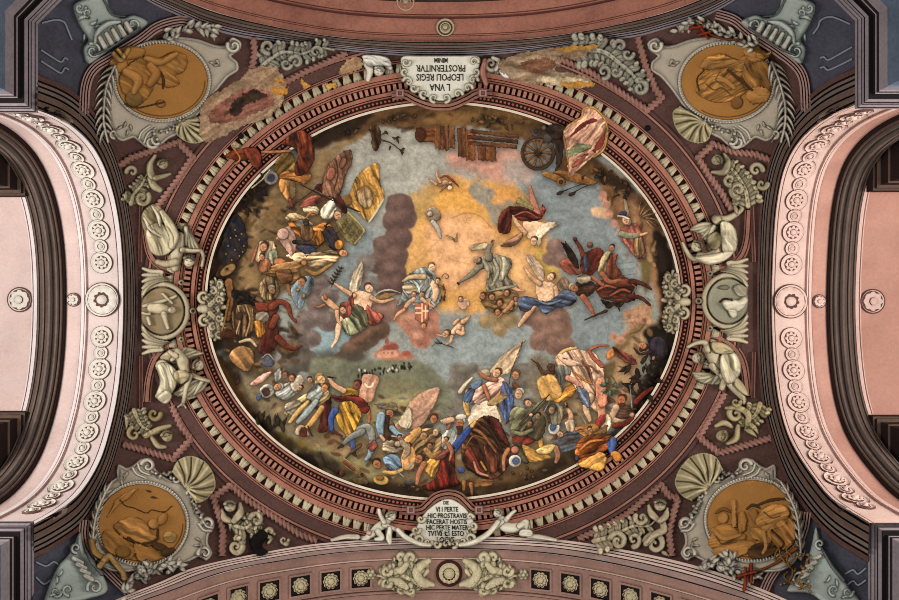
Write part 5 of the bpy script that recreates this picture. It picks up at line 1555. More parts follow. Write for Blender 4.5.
# ================================================================== the oval fresco
class Canvas:
    def __init__(self, step=.8):
        self.x = np.arange(EL[0] - EL[2] - 3, EL[0] + EL[2] + 3, step); self.y = np.arange(EL[1] - EL[3] - 3, EL[1] + EL[3] + 3, step)
        self.X, self.Y = np.meshgrid(self.x, self.y)
        self.C = np.zeros(self.X.shape + (3,)); self.step = step
        self.n = (vnoise(self.X * .05, self.Y * .05, 5) - .5) * .6 + (vnoise(self.X * .16, self.Y * .16, 6) - .5) * .4

    def fill(self, c): self.C[:] = lin(c)

    def blob(self, pts, c, soft=4.0, rough=6.0, amt=1.0, mott=.12, sharp=False):
        """area of paint with a soft, wandering edge"""
        P_ = np.asarray(pts, float)
        if not sharp: P_ = spline(P_, 5, True)
        m = soft * 2 + rough + 4
        i0, i1 = np.searchsorted(self.x, [P_[:, 0].min() - m, P_[:, 0].max() + m]); j0, j1 = np.searchsorted(self.y, [P_[:, 1].min() - m, P_[:, 1].max() + m])
        if i1 <= i0 or j1 <= j0: return
        sl = np.s_[j0:j1, i0:i1]
        X, Y = self.X[sl], self.Y[sl]
        d, ins = _polyd(P_, X, Y)
        sd = np.where(ins, d, -d) + self.n[sl] * rough * 2
        al = np.clip(.5 + sd / (2 * soft), 0, 1); al = al * al * (3 - 2 * al) * amt
        _seed[0] += 1
        t = 1 + mott * 2 * (vnoise(X * .12, Y * .12, _seed[0]) * .6 + vnoise(X * .4, Y * .4, _seed[0] + 1) * .4 - .5)
        self.C[sl] = self.C[sl] * (1 - al[..., None]) + lin(c) * t[..., None] * al[..., None]

    def ell(self, x, y, rx, ry, c, soft=5, amt=1.0, rough=5, ang=0):
        t = np.linspace(0, 2 * np.pi, 24, endpoint=False); a = math.radians(ang)
        u, v = rx * np.cos(t), ry * np.sin(t)
        self.blob(np.stack([x + u * math.cos(a) - v * math.sin(a), y + u * math.sin(a) + v * math.cos(a)], 1), c, soft, rough, amt, sharp=True)

    def cloud(self, lobes, c, hi=None, lo=None):
        """billowing cloud from round lobes (x, y, r): lit above left, dusky below"""
        for x, y, r in lobes: self.ell(x, y, r, r * .9, c, 1.1, 1, 2.4)
        for x, y, r in lobes:
            if lo: self.ell(x + r * .22, y + r * .3, r * .62, r * .5, lo, r * .35, .55, 2)
            if hi: self.ell(x - r * .28, y - r * .36, r * .5, r * .38, hi, r * .3, .55, 2)

    def line(self, pts, w, c, amt=1.0):
        P_ = spline(pts, 6) if len(pts) > 2 else np.asarray(pts, float)
        m = w + 3
        i0, i1 = np.searchsorted(self.x, [P_[:, 0].min() - m, P_[:, 0].max() + m]); j0, j1 = np.searchsorted(self.y, [P_[:, 1].min() - m, P_[:, 1].max() + m])
        sl = np.s_[j0:j1, i0:i1]
        if i1 <= i0 or j1 <= j0: return
        v, *_ = _stroked(P_, np.full(len(P_), float(w)), self.X[sl], self.Y[sl])
        al = np.clip(.5 + v / .8, 0, 1) * amt
        self.C[sl] = self.C[sl] * (1 - al[..., None]) + lin(c) * al[..., None]


cv = Canvas()
cv.fill((146, 151, 148))
B = cv.blob
# sky
B([(340, 120), (440, 112), (440, 180), (400, 200), (372, 215), (350, 170)], (162, 161, 154), 12, 6)
B([(540, 150), (600, 160), (640, 240), (630, 300), (580, 260), (540, 215)], (130, 140, 144), 10, 6)
B([(555, 320), (620, 290), (628, 330), (600, 350), (580, 360)], (128, 138, 142), 6, 5)
B([(470, 320), (520, 325), (545, 340), (520, 360), (470, 370), (450, 385), (430, 350)], (144, 154, 156), 8, 5)
B([(318, 325), (350, 330), (352, 350), (318, 356)], (134, 156, 164), 3, 3)
B([(340, 255), (355, 235), (372, 230), (382, 250), (365, 290), (340, 300), (330, 270)], (134, 144, 148), 6, 4)
B([(452, 150), (520, 152), (530, 176), (500, 182), (470, 172), (446, 160)], (190, 144, 128), 7, 5)
B([(508, 160), (530, 165), (520, 182), (506, 176)], (150, 158, 156), 6, 4, .6)
# golden glory
B([(390, 232), (402, 208), (424, 186), (446, 177), (470, 178), (492, 184), (514, 188), (532, 204), (546, 232), (556, 262), (552, 284), (534, 298), (512, 308), (486, 312), (455, 310), (428, 304), (406, 288), (394, 262)], (206, 156, 92), 6, 6)
B([(428, 192), (450, 184), (470, 188), (484, 214), (488, 232), (462, 214), (436, 220)], (214, 160, 84), 8, 5)
B([(400, 208), (428, 186), (440, 192), (424, 212), (408, 228)], (178, 150, 98), 7, 4, .8)
B([(490, 186), (514, 192), (528, 210), (512, 208), (498, 196)], (204, 146, 82), 5, 4, .8)
B([(424, 232), (440, 218), (460, 214), (482, 220), (496, 240), (500, 264), (482, 284), (450, 286), (428, 266)], (218, 168, 124), 9, 6)
B([(496, 246), (530, 252), (538, 286), (514, 300), (498, 280)], (214, 168, 118), 9, 5, .9)
B([(536, 248), (554, 256), (558, 277), (546, 272)], (190, 160, 88), 4, 3)
B([(402, 242), (424, 232), (428, 264), (412, 282), (402, 264)], (208, 160, 102), 7, 4)
B([(394, 250), (403, 246), (406, 272), (397, 280)], (186, 154, 84), 4, 3, .9)
cv.line([(452, 218), (466, 213), (480, 216), (492, 228)], .6, (168, 124, 84), .7)
for q_ in ([(440, 252), (452, 260), (470, 264)], [(440, 240), (430, 248), (422, 260)], [(500, 196), (508, 204), (516, 212)], [(478, 176), (490, 186), (500, 200)]): cv.line(q_, .5, (176, 132, 92), .55)
B([(470, 184), (478, 181), (484, 188), (492, 192), (492, 202), (500, 206), (498, 222), (490, 222), (484, 208), (474, 200), (468, 192)], (152, 144, 130), 2.5, 4)
B([(494, 206), (512, 202), (514, 218), (500, 226)], (150, 142, 128), 4, 4, .8)
# brown cloud column on the left of the glory
cv.cloud([(400, 206, 14), (405, 218, 12), (394, 222, 12), (398, 238, 14), (384, 246, 12), (380, 262, 13), (396, 256, 13), (392, 272, 14), (400, 284, 12), (384, 286, 12)], (112, 88, 82), (134, 108, 100), (92, 72, 68))
cv.cloud([(366, 262, 9), (360, 276, 8), (372, 284, 8)], (132, 122, 118), (146, 138, 134), (112, 100, 96))
cv.cloud([(382, 312, 14), (396, 310, 12), (374, 322, 12), (366, 334, 11)], (146, 116, 106), (172, 136, 122), (118, 92, 82))
cv.cloud([(368, 336, 13), (378, 330, 12), (360, 342, 12), (352, 352, 12), (344, 362, 12)], (112, 88, 74), (150, 112, 92), (72, 60, 50))
B([(318, 356), (336, 352), (356, 350), (368, 356), (356, 372), (340, 384), (322, 380)], (86, 78, 68), 6, 6, .9)
cv.cloud([(312, 290, 11), (322, 282, 10), (330, 296, 10), (318, 306, 12), (306, 320, 12), (328, 322, 12), (300, 334, 13), (290, 346, 12), (312, 338, 10), (318, 318, 10)], (122, 108, 104), (148, 132, 126), (92, 80, 76))
cv.cloud([(296, 352, 13), (306, 362, 12), (290, 366, 12), (318, 366, 10)], (98, 92, 84), (118, 110, 100), (76, 70, 64))
# clouds below the Virgin, below the green figure and below the right angel
cv.cloud([(416, 326, 14), (426, 318, 12), (406, 320, 10), (420, 338, 11), (430, 330, 10)], (182, 128, 108), (204, 156, 132), (150, 98, 84))
cv.cloud([(496, 318, 11), (508, 320, 11), (486, 322, 8), (500, 330, 8)], (156, 134, 100), (182, 150, 112), (126, 112, 84))
cv.cloud([(530, 318, 9), (544, 322, 14), (558, 318, 13), (550, 334, 13), (540, 340, 11), (562, 330, 11), (556, 346, 10), (566, 344, 8)], (134, 104, 92), (160, 126, 110), (112, 86, 78))
cv.cloud([(556, 248, 11), (562, 260, 9), (550, 258, 8)], (138, 112, 104), (156, 130, 120), (116, 94, 88))
# hill with fields
B([(310, 364), (330, 358), (352, 362), (372, 360), (396, 358), (420, 362), (438, 374), (452, 390), (456, 410), (420, 430), (340, 430), (310, 400)], (122, 124, 104), 2.5, 3)
B([(350, 392), (380, 380), (416, 378), (440, 388), (430, 404), (380, 420), (352, 410)], (130, 126, 98), 6, 5)
B([(370, 404), (420, 392), (434, 396), (404, 430), (372, 432)], (168, 156, 112), 4, 3, .8)
B([(338, 366), (366, 362), (378, 372), (350, 380)], (100, 102, 88), 6, 5, .8)
B([(412, 372), (436, 378), (446, 396), (420, 388)], (104, 110, 92), 5, 5, .7)
# terrain
B([(204, 230), (240, 190), (280, 165), (316, 150), (330, 150), (316, 190), (300, 230), (296, 262), (300, 280), (262, 300), (240, 330), (204, 330)], (136, 110, 76), 5, 6)
B([(262, 190), (280, 196), (284, 216), (280, 244), (262, 250), (254, 226)], (148, 126, 92), 4, 5)
B([(204, 260), (216, 236), (236, 204), (262, 178), (276, 172), (266, 196), (248, 220), (244, 250), (238, 280), (232, 330), (220, 360), (236, 400), (220, 400), (200, 330)], (60, 40, 24), 4, 6)
for k_ in range(26):
    r_ = np.random.default_rng(k_); cv.ell(258 + r_.normal(0, 9) + 0, 198 + r_.normal(0, 12), 3.4, 2.0, (36, 22, 14), 1.2, .9, 2, r_.uniform(0, 180))
B([(318, 152), (340, 138), (366, 128), (360, 140), (340, 156), (326, 170), (316, 180)], (140, 118, 84), 3, 5)
B([(322, 180), (328, 164), (342, 152), (350, 150), (352, 160), (344, 178), (338, 196), (326, 194)], (118, 82, 62), 2, 4)
cv.ell(332, 174, 5, 8, (150, 92, 70), 3, .8); cv.ell(344, 164, 3, 6, (140, 94, 72), 3, .8)
# upper rim: overhanging ground with grass and timber
B([(310, 140), (340, 122), (390, 106), (441, 100), (500, 104), (560, 126), (600, 146), (600, 156), (560, 146), (520, 138), (480, 128), (430, 128), (414, 130), (390, 124), (378, 128), (372, 136), (360, 134), (340, 142), (318, 152)], (112, 82, 50), 3, 5)
B([(312, 140), (350, 118), (372, 116), (352, 132), (324, 150)], (56, 38, 22), 4, 4)
B([(430, 112), (470, 110), (520, 120), (512, 132), (480, 128), (440, 122)], (140, 106, 62), 5, 5, .8)
B([(470, 118), (486, 116), (492, 126), (478, 126)], (70, 50, 26), 4, 4, .8)
B([(560, 170), (590, 176), (606, 186), (640, 200), (652, 214), (640, 200), (620, 176), (600, 160), (570, 150)], (112, 78, 44), 3, 5)
B([(596, 168), (616, 176), (638, 196), (624, 194), (604, 186)], (74, 48, 26), 3, 5)
# right: broken wall, cliff, dark rim
B([(602, 186), (616, 190), (640, 196), (656, 214), (668, 250), (676, 300), (672, 340), (660, 330), (652, 290), (640, 262), (628, 244), (616, 226), (606, 210)], (152, 112, 80), 3, 4)
B([(604, 190), (614, 192), (618, 212), (620, 226), (610, 216), (604, 204)], (122, 90, 60), 3, 3)
B([(592, 208), (606, 208), (608, 218), (594, 216)], (204, 170, 138), 1.5, 1.5)
for x_, y_ in ((603, 196), (606, 204), (609, 214), (614, 224), (620, 232), (626, 238)): cv.ell(x_, y_, 4, 4.4, (188, 140, 120), 1.2, .9, 2)
B([(652, 232), (664, 238), (672, 262), (680, 300), (676, 350), (660, 340), (658, 300), (654, 262)], (44, 30, 20), 3, 5)
B([(636, 240), (648, 250), (652, 280), (644, 300), (640, 270)], (112, 96, 60), 3, 4)
B([(622, 316), (632, 308), (648, 300), (654, 306), (652, 330), (644, 350), (640, 370), (640, 400), (628, 410), (612, 404), (606, 380), (612, 350), (626, 336)], (168, 138, 104), 2.5, 4)
B([(610, 350), (624, 332), (640, 320), (650, 312), (646, 326), (630, 342), (618, 356)], (128, 104, 72), 3, 4)
B([(604, 366), (616, 362), (612, 382), (606, 402), (600, 390)], (112, 92, 62), 3, 3)
B([(645, 330), (672, 330), (670, 372), (650, 410), (640, 428), (636, 410), (640, 384), (650, 366)], (38, 28, 20), 3, 5)
for q_ in ([(618, 366), (628, 370), (634, 380)], [(612, 376), (620, 388), (632, 394)], [(630, 334), (640, 330), (648, 318)]): cv.line(q_, .7, (84, 62, 42), .8)
for x_, y_, r_ in ((628, 314, 6), (638, 314, 6), (646, 308, 5), (644, 318, 6), (634, 324, 5), (626, 332, 4), (614, 336, 5), (620, 340, 5)): cv.ell(x_, y_, r_, r_ * .9, (176, 132, 108), 1.5, .95, 2); cv.ell(x_ + 1, y_ + 2, r_ * .5, r_ * .4, (130, 92, 74), 1.5, .7, 1)
for y_ in (262, 268, 274, 280, 318, 322): cv.line([(618, y_ + 2), (634, y_)], .5, (96, 96, 96), .5)
B([(268, 200), (300, 186), (330, 196), (344, 214), (346, 240), (336, 262), (312, 276), (290, 290), (262, 296), (258, 240)], (120, 98, 68), 4, 5)
B([(222, 296), (256, 292), (262, 330), (256, 372), (236, 366), (220, 340)], (58, 42, 28), 5, 5)
B([(256, 300), (272, 296), (276, 350), (262, 374), (252, 360)], (84, 70, 56), 5, 5, .9)
B([(236, 360), (260, 366), (280, 372), (262, 384), (244, 380)], (92, 74, 50), 4, 4, .9)
# battlefield ground
B([(226, 372), (250, 376), (290, 378), (320, 388), (330, 410), (320, 440), (300, 440), (262, 424), (240, 404)], (134, 120, 94), 4, 5)
B([(300, 424), (340, 428), (380, 440), (440, 440), (540, 440), (600, 440), (580, 470), (500, 500), (400, 500), (340, 480), (300, 455)], (128, 110, 78), 4, 5)
B([(300, 452), (330, 448), (372, 462), (384, 480), (356, 486), (326, 474)], (146, 136, 98), 5, 4)
B([(214, 350), (232, 366), (250, 400), (264, 430), (290, 448), (320, 462), (320, 482), (270, 458), (230, 408), (206, 350)], (92, 62, 32), 4, 5)
B([(296, 454), (312, 452), (318, 470), (304, 466)], (40, 26, 16), 2, 3)
B([(360, 490), (388, 480), (424, 488), (440, 494), (470, 498), (510, 488), (560, 470), (600, 452), (600, 470), (520, 500), (441, 504), (360, 498)], (66, 50, 30), 4, 5)
B([(504, 472), (548, 462), (580, 456), (560, 470), (520, 486), (490, 490)], (112, 84, 54), 4, 5)
B([(262, 430), (284, 432), (308, 444), (312, 454), (290, 448), (268, 440)], (124, 104, 54), 3, 4)
B([(536, 376), (560, 372), (600, 400), (604, 430), (560, 440), (540, 420)], (134, 116, 90), 5, 4)
B([(448, 366), (470, 366), (470, 400), (452, 420), (440, 420), (452, 396)], (124, 118, 110), 3, 4)
cv.cloud([(462, 372, 9), (454, 384, 8), (472, 368, 7), (522, 372, 9), (528, 380, 9), (520, 384, 8)], (120, 114, 106), (138, 132, 122), (100, 94, 86))
B([(530, 360), (545, 358), (560, 380), (556, 400), (540, 404), (530, 390)], (130, 120, 104), 4, 3)
_rg = np.random.default_rng(42)
_pal = [(58, 42, 28), (74, 52, 34), (150, 116, 84), (176, 142, 106), (104, 66, 44), (120, 104, 78), (188, 170, 140), (92, 44, 34), (96, 104, 112), (64, 56, 40)]
for k_ in range(420):
    t_ = _rg.uniform(.12, .88) * math.pi
    q_ = _rg.uniform(.52, .93)
    x_, y_ = EL[0] + EL[2] * q_ * math.cos(t_), EL[1] + EL[3] * q_ * math.sin(t_)
    if y_ < 388 + .12 * abs(x_ - 445) and 330 < x_ < 470: continue
    if y_ < 380: continue
    cv.ell(x_, y_, _rg.uniform(1.6, 5), _rg.uniform(.9, 2.2), _pal[_rg.integers(len(_pal))], .9, .75, 2, _rg.uniform(-50, 50))
for k_ in range(240):
    x_, y_ = _rg.uniform(222, 300), _rg.uniform(200, 372)
    if np.hypot((x_ - EL[0]) / EL[2], (y_ - EL[1]) / EL[3]) > .97: continue
    cv.ell(x_, y_, _rg.uniform(1.6, 6), _rg.uniform(.9, 2.4), [(58, 42, 28), (92, 68, 42), (164, 130, 88), (120, 90, 56), (44, 32, 22), (140, 104, 66)][_rg.integers(6)], 1.0, .7, 2, _rg.uniform(-60, 60))
for k_ in range(130):
    x_, y_ = _rg.uniform(340, 640), _rg.uniform(106, 150)
    if np.hypot((x_ - EL[0]) / EL[2], (y_ - EL[1]) / EL[3]) < .86: continue
    cv.ell(x_, y_, _rg.uniform(2, 7), _rg.uniform(.8, 1.8), [(72, 50, 28), (140, 104, 62), (96, 66, 36), (54, 38, 22)][_rg.integers(4)], 1.0, .7, 2, _rg.uniform(-25, 25))
for k_ in range(110):
    x_, y_ = _rg.uniform(600, 668), _rg.uniform(185, 420)
    if np.hypot((x_ - EL[0]) / EL[2], (y_ - EL[1]) / EL[3]) < .80: continue
    cv.ell(x_, y_, _rg.uniform(1.6, 6), _rg.uniform(.8, 2.2), [(98, 70, 46), (180, 142, 108), (60, 42, 28), (140, 106, 76)][_rg.integers(4)], 1.0, .6, 2, _rg.uniform(30, 110))
# city on the hill and pikemen
B([(376, 358), (380, 348), (390, 342), (398, 344), (400, 352), (410, 352), (412, 360)], (176, 118, 96), 1.2, 1.5)
B([(377, 357), (381, 351), (396, 350), (397, 357)], (200, 148, 122), 1, 1)
B([(384, 345), (396, 344), (398, 349), (384, 350)], (150, 84, 72), .8, .6)
B([(385, 344), (385, 340), (387, 337), (389, 340), (389, 344)], (156, 92, 76), .6, .4)
B([(402, 351), (410, 351), (410, 356), (403, 356)], (166, 96, 78), .8, .6)
for x_ in (384, 388, 392): cv.ell(x_, 353, .7, .9, (104, 70, 58), .5, 1, 0)
for k_ in range(70):
    r_ = np.random.default_rng(100 + k_); t_ = r_.uniform(0, 1)
    cv.ell(358 + 54 * t_, 375 - 9 * t_ + r_.normal(0, 2.2) * (1 - .4 * t_), 1.0, 1.5, (40, 34, 32) if k_ % 6 else (206, 198, 184), .5, .95, 0)
vx = [(e2[0], e2[1]) for e2 in ()]
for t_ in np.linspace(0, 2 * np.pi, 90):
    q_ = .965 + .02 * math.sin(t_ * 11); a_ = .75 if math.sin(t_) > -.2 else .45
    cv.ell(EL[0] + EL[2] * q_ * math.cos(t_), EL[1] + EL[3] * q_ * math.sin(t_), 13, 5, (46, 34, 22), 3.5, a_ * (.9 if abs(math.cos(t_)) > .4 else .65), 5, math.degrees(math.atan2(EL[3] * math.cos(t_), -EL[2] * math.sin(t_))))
# fine brush texture
t_ = 1 + .30 * (vnoise(cv.X * .9, cv.Y * .9, 77) - .5) + .28 * (vnoise(cv.X * .3, cv.Y * .3, 78) - .5) + .2 * (vnoise(cv.X * .08, cv.Y * .12, 79) - .5)
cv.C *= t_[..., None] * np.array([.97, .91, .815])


def build_fresco(only_mesh=False):
    X, Y = cv.X, cv.Y
    u, v = (X - EL[0]) / (EL[2] + 1), (Y - EL[1]) / (EL[3] + 1)
    r = np.hypot(u, v); ok = r < 1.0
    c = ok[:-1, :-1] & ok[1:, :-1] & ok[:-1, 1:] & ok[1:, 1:]
    idx = np.full(X.shape, -1); use = np.zeros(X.shape, bool)
    for a, b in ((0, 0), (1, 0), (0, 1), (1, 1)): use[a:a + c.shape[0], b:b + c.shape[1]] |= c
    idx[use] = np.arange(use.sum())
    j, i = np.nonzero(c)
    Fc = np.stack([idx[j, i], idx[j, i + 1], idx[j + 1, i + 1], idx[j + 1, i]], 1)
    if only_mesh: return mesh('ceiling_fresco', surf(X[use], Y[use], np.full(use.sum(), .012)), Fc, M_PAINT, cols=cv.C[use])
    o = link('ceiling_fresco', mesh('ceiling_fresco', surf(X[use], Y[use], np.full(use.sum(), .012)), Fc, M_PAINT, cols=cv.C[use]))
    return tag(o, 'oval painted fresco of a battle below a golden heaven with saints and angels', 'fresco')


fresco = build_fresco()
SHADOW = np.zeros(cv.X.shape)


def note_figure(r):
    """remember where a figure stands; its shadow is painted on the ground round it"""
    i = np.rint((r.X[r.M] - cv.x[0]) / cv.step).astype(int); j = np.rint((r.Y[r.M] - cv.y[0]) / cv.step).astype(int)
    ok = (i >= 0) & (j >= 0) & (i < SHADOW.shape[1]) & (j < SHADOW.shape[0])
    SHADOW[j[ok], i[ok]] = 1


_lift = [.014]


def fig(name, *groups, lift=None, label=None):
    """a painted figure: first group is the figure, named groups after it are its sub-parts"""
    base = lift
    main = None
    for g in groups:
        nm, pr = g if isinstance(g, tuple) and isinstance(g[0], str) and len(g) == 2 and isinstance(g[1], list) else (None, g)
        z = base if base is not None else _lift[0]
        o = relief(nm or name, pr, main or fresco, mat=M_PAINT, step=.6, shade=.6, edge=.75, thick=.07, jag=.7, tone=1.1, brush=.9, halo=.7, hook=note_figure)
        if main is None:
            main = o
            if label: o['label'] = label
        if base is not None: base += .004
        else: _lift[0] += .0014
    return main


SK, SKL, SKD = (204, 160, 126), (222, 184, 152), (160, 110, 82)
HAIR = (84, 54, 36)


def head(x, y, r=4.5, c=SK, hair=HAIR, ang=90):
    """head with hair, eyes and mouth; ang points to the chin"""
    a = math.radians(ang); dx, dy = math.cos(a), math.sin(a); ex, ey = -dy, dx
    q = lambda u, v: (x + (dx * u + ex * v) * r, y + (dy * u + ey * v) * r)
    hx, hy = q(-.5, -.1); bx, by = q(.12, .06)
    return [e(hx, hy, r * .86, r * .96, hair, ang, h=1.4), e(bx, by, r * .98, r * .82, c, ang, h=1.6, k=.8), l([q(-.02, -.34), q(-.02, -.14)], .38, INK, 0), l([q(-.02, .16), q(-.02, .36)], .38, INK, 0), l([q(.02, .02), q(.3, .06)], .3, tuple(int(v * .7) for v in c), 0), l([q(.5, -.14), q(.5, .18)], .36, (130, 60, 50), 0)]


def hand(x, y, ang, c=SK, r=1.0):
    return [s([(x, y), (x + 3.2 * math.cos(math.radians(ang + d)), y + 3.2 * math.sin(math.radians(ang + d)))], [.8 * r, .45 * r], c) for d in (-45, -15, 8, 30)]


# ---------------- heaven
fig('faint_elder', [p([(425, 212), (432, 206), (439, 210), (441, 218), (437, 222), (429, 221)], (158, 142, 122), f=.6), e(430, 214, 3, 3, (190, 170, 146)), s([(433, 222), (438, 229), (441, 238)], [2.6, 2.6, 1.2], (176, 172, 164)), l([(424, 222), (420, 232), (424, 240)], .5, (180, 130, 90), 0)])
fig('dove', [s([(449, 236), (456, 241)], [.6, 1.6], (176, 142, 110)), s([(456, 241), (457, 233)], [1.6, .5], (160, 130, 104)), s([(446, 235), (452, 239)], [.6, 1.2], (190, 156, 122))])
fig('flying_putto', [s([(440, 184), (446, 183), (450, 185)], [3, 3, 2.4], SK), s([(440, 182), (437, 176), (437, 171)], [2, 1.6, 1.2], SK), s([(436, 184), (429, 179)], [1.8, 1], SK), s([(446, 186), (440, 192)], [1.6, 1], SKD), s([(450, 183), (455, 181)], [1.6, 1], SK), e(450, 188, 2.8, 2.6, SKL), l([(442, 178), (448, 177), (454, 182), (459, 187)], .8, (140, 62, 50), 0)], ('scarf', [s([(440, 178), (446, 176), (452, 180), (459, 187)], [.8, 1.4, 1.2, .6], (142, 64, 54))]))
GG = (128, 124, 108)
fig('green_robed_figure', [p([(481, 258), (488, 253), (500, 255), (511, 259), (512, 267), (508, 275), (516, 284), (519, 289), (510, 292), (498, 291), (487, 293), (486, 282), (487, 271), (480, 268)], GG, h=3, w=7, f=1.3, a=70), s([(489, 258), (488, 250), (493, 243)], [4, 3, 1.6], GG), s([(480, 266), (472, 274), (460, 282)], [4, 3, 1.4], GG), s([(512, 287), (518, 290), (524, 291)], [2.4, 1.8, 1.2], SK)], ('cloak', [p([(494, 258), (504, 257), (511, 262), (508, 274), (500, 282), (496, 270)], (146, 142, 122), h=2, f=1), s([(494, 260), (498, 272), (492, 286)], [1.6, 2, 1.6], (164, 160, 140)), s([(490, 291), (504, 288), (516, 286)], [1.2, 1.8, 1.4], (156, 152, 132))]), ('head', head(477, 260, 4.4, (176, 146, 122), (96, 84, 74), 190)), ('hand', hand(460, 283, 170, SKD) + hand(493, 243, 270, SK)), ('scarf', [p([(470, 246), (478, 243), (488, 243), (486, 249), (476, 251), (470, 250)], (168, 152, 122), h=1.2, f=.6)]))
fig('cherub_cloud', [p([(480, 294), (488, 292), (504, 291), (516, 291), (519, 300), (516, 310), (506, 314), (492, 312), (482, 304)], (150, 118, 78), h=2.5, w=6, f=.8)] + [q_ for x_, y_, a_ in ((483, 296, 90), (492, 297, 60), (507, 293, 100), (500, 303, 80), (511, 307, 100), (498, 312, 80)) for q_ in head(x_, y_, 3.4, (182, 128, 92), (104, 64, 40), a_)])
fig('virgin', [p([(403, 281), (410, 273), (420, 268), (429, 268), (436, 276), (440, 288), (441, 300), (436, 307), (428, 310), (420, 302), (410, 300), (400, 305), (395, 309), (402, 293)], (152, 164, 164), h=3, w=7, f=1.3, a=60), s([(403, 281), (412, 277), (424, 277)], [1.6, 2.6, 3], (196, 166, 128))], ('robe_fold', [p([(420, 284), (430, 278), (436, 284), (430, 298), (422, 296)], (170, 178, 174), h=2, f=1), p([(408, 296), (418, 292), (424, 300), (414, 306)], (128, 148, 156), h=1.5, f=1), p([(402, 286), (412, 283), (418, 290), (408, 294)], (178, 160, 132), h=1.5, f=.8)]), ('head', head(432, 267, 4.2, SKL, (150, 120, 90), 60)))
fig('infant', [s([(434, 284), (436, 292), (434, 300)], [4, 3.6, 2.8], SKL), s([(440, 286), (445, 290)], [1.6, 1.2], SKD), s([(430, 300), (428, 305)], [2, 1.6], SK)] + head(438, 281, 2.8, SKL) + [vol(446, 277, 3.6, 180, 1.2, .6, (150, 120, 90)), s([(443, 284), (445, 292), (444, 300)], .8, (150, 70, 54))])
fig('shield_bearers', [q_ for q_ in head(414, 295, 3.3, SK, (150, 100, 64)) + head(422, 295, 3.3, SK, (150, 100, 64)) + [s([(414, 299), (408, 304), (404, 310)], [2.4, 2.6, 1.8], SK), s([(422, 299), (428, 304), (434, 307)], [2.2, 2, 1.4], SK), s([(404, 310), (398, 314), (394, 320)], [2.2, 2, 1.2], (206, 150, 112))]], ('shield', [p([(415, 303), (429, 303), (429, 320), (422, 323), (415, 320)], (172, 100, 80), h=.8, w=1.5, sharp=True), l([(415, 308), (421, 308)], .8, (216, 186, 158), 0), l([(415, 313), (421, 313)], .8, (216, 186, 158), 0), l([(422, 303), (422, 322)], .7, (222, 182, 140), 0), l([(425.5, 306), (425.5, 318)], .7, (222, 190, 160), 0), l([(423, 311), (428, 311)], .7, (222, 190, 160), 0)]), ('shield_head', head(424, 326, 3.2, (206, 150, 104), (150, 96, 58), 100)))
LA = (150, 74, 62)
fig('laurel_angel', [p([(351, 299), (357, 290), (366, 292), (374, 296), (373, 304), (367, 313), (358, 309)], SKL, h=2.5, w=6), s([(354, 296), (344, 290), (334, 283)], [2.8, 2.3, 1.4], SK), s([(372, 298), (381, 302), (393, 299)], [2.6, 2.2, 1.4], SK), s([(346, 314), (339, 326), (337, 338), (332, 347)], [4, 3.4, 2.4, 1.6], SKL)], ('wing', [p([(349, 289), (352, 276), (358, 265), (363, 261), (364, 272), (361, 285), (356, 293)], (184, 170, 148), h=2, w=5, f=.9, a=105)]), ('drapery', [p([(340, 313), (346, 303), (353, 292), (354, 303), (358, 312), (348, 320)], LA, f=1.2), p([(367, 304), (374, 311), (384, 314), (380, 323), (370, 326), (366, 314)], (170, 90, 76), f=1.2), p([(355, 304), (363, 307), (368, 317), (368, 327), (360, 333), (350, 336), (344, 331), (340, 322), (348, 315)], (122, 126, 100), h=3, w=6, f=1.4, a=60)]), ('head', head(369, 288, 4.8, SKL, (120, 70, 42), 40)), ('sickle', [s([(373, 298), (380, 292), (390, 290), (401, 293)], [.8, 1.2, 1.2, .6], (198, 190, 176)), p([(376, 298), (384, 293), (396, 293), (392, 297), (382, 300)], (146, 112, 76), h=1)]), ('laurel_branch', [s([(331, 288), (336, 276), (342, 266)], .5, (70, 62, 34))] + [leaf(331 + t_ * 1.9, 284 - t_ * 3, 5, a_, 1.1, (72, 74, 44)) for t_ in range(6) for a_ in (-20, -130)]))
fig('red_robed_putto', [s([(324, 298), (331, 304), (338, 310)], [3, 3.4, 3], SK), s([(324, 305), (318, 307), (312, 305)], [1.8, 1.4, 1], SKD), s([(337, 312), (338, 320), (341, 325)], [2.6, 2, 1.4], SK), s([(326, 298), (324, 294)], [2, 1.4], SKD)], ('sash', [p([(340, 304), (346, 302), (352, 308), (350, 316), (342, 318)], (164, 84, 76), h=2, f=1)]), ('head', head(343, 310, 3.8, SK, (110, 66, 40), 60)))
fig('red_cloaked_angel', [p([(523, 222), (538, 221), (546, 225), (545, 234), (537, 241), (527, 237)], SKL, h=2.5, w=6), s([(513, 211), (516, 222), (525, 233)], [2, 2.4, 2.6], SK), s([(537, 214), (533, 200), (530, 186)], [4.4, 3.2, 1.6], (178, 118, 98))], ('wing', [p([(537, 229), (547, 222), (556, 222), (561, 224), (550, 230), (543, 238), (539, 248), (536, 240)], (204, 184, 160), h=1.6, f=.8, a=-40), p([(500, 246), (511, 238), (523, 232), (521, 240), (512, 247)], (134, 98, 78), h=1.6, f=.9, a=-25)]), ('tunic', [p([(515, 207), (517, 199), (523, 196), (529, 201), (534, 210), (522, 210)], (140, 128, 86), h=3, f=.8)]), ('cloak', [p([(497, 225), (500, 214), (507, 207), (514, 207), (512, 218), (510, 233), (500, 233)], (104, 34, 30), h=3, f=1), p([(511, 208), (521, 206), (532, 210), (541, 215), (542, 204), (546, 210), (541, 219), (530, 222), (519, 220), (512, 214)], (124, 44, 38), h=3, f=1.3, a=10), s([(514, 216), (526, 212), (538, 218)], [.8, 1, .8], (176, 96, 80))]), ('head', head(534, 241, 4.2, SKL, (130, 84, 54), 90)))
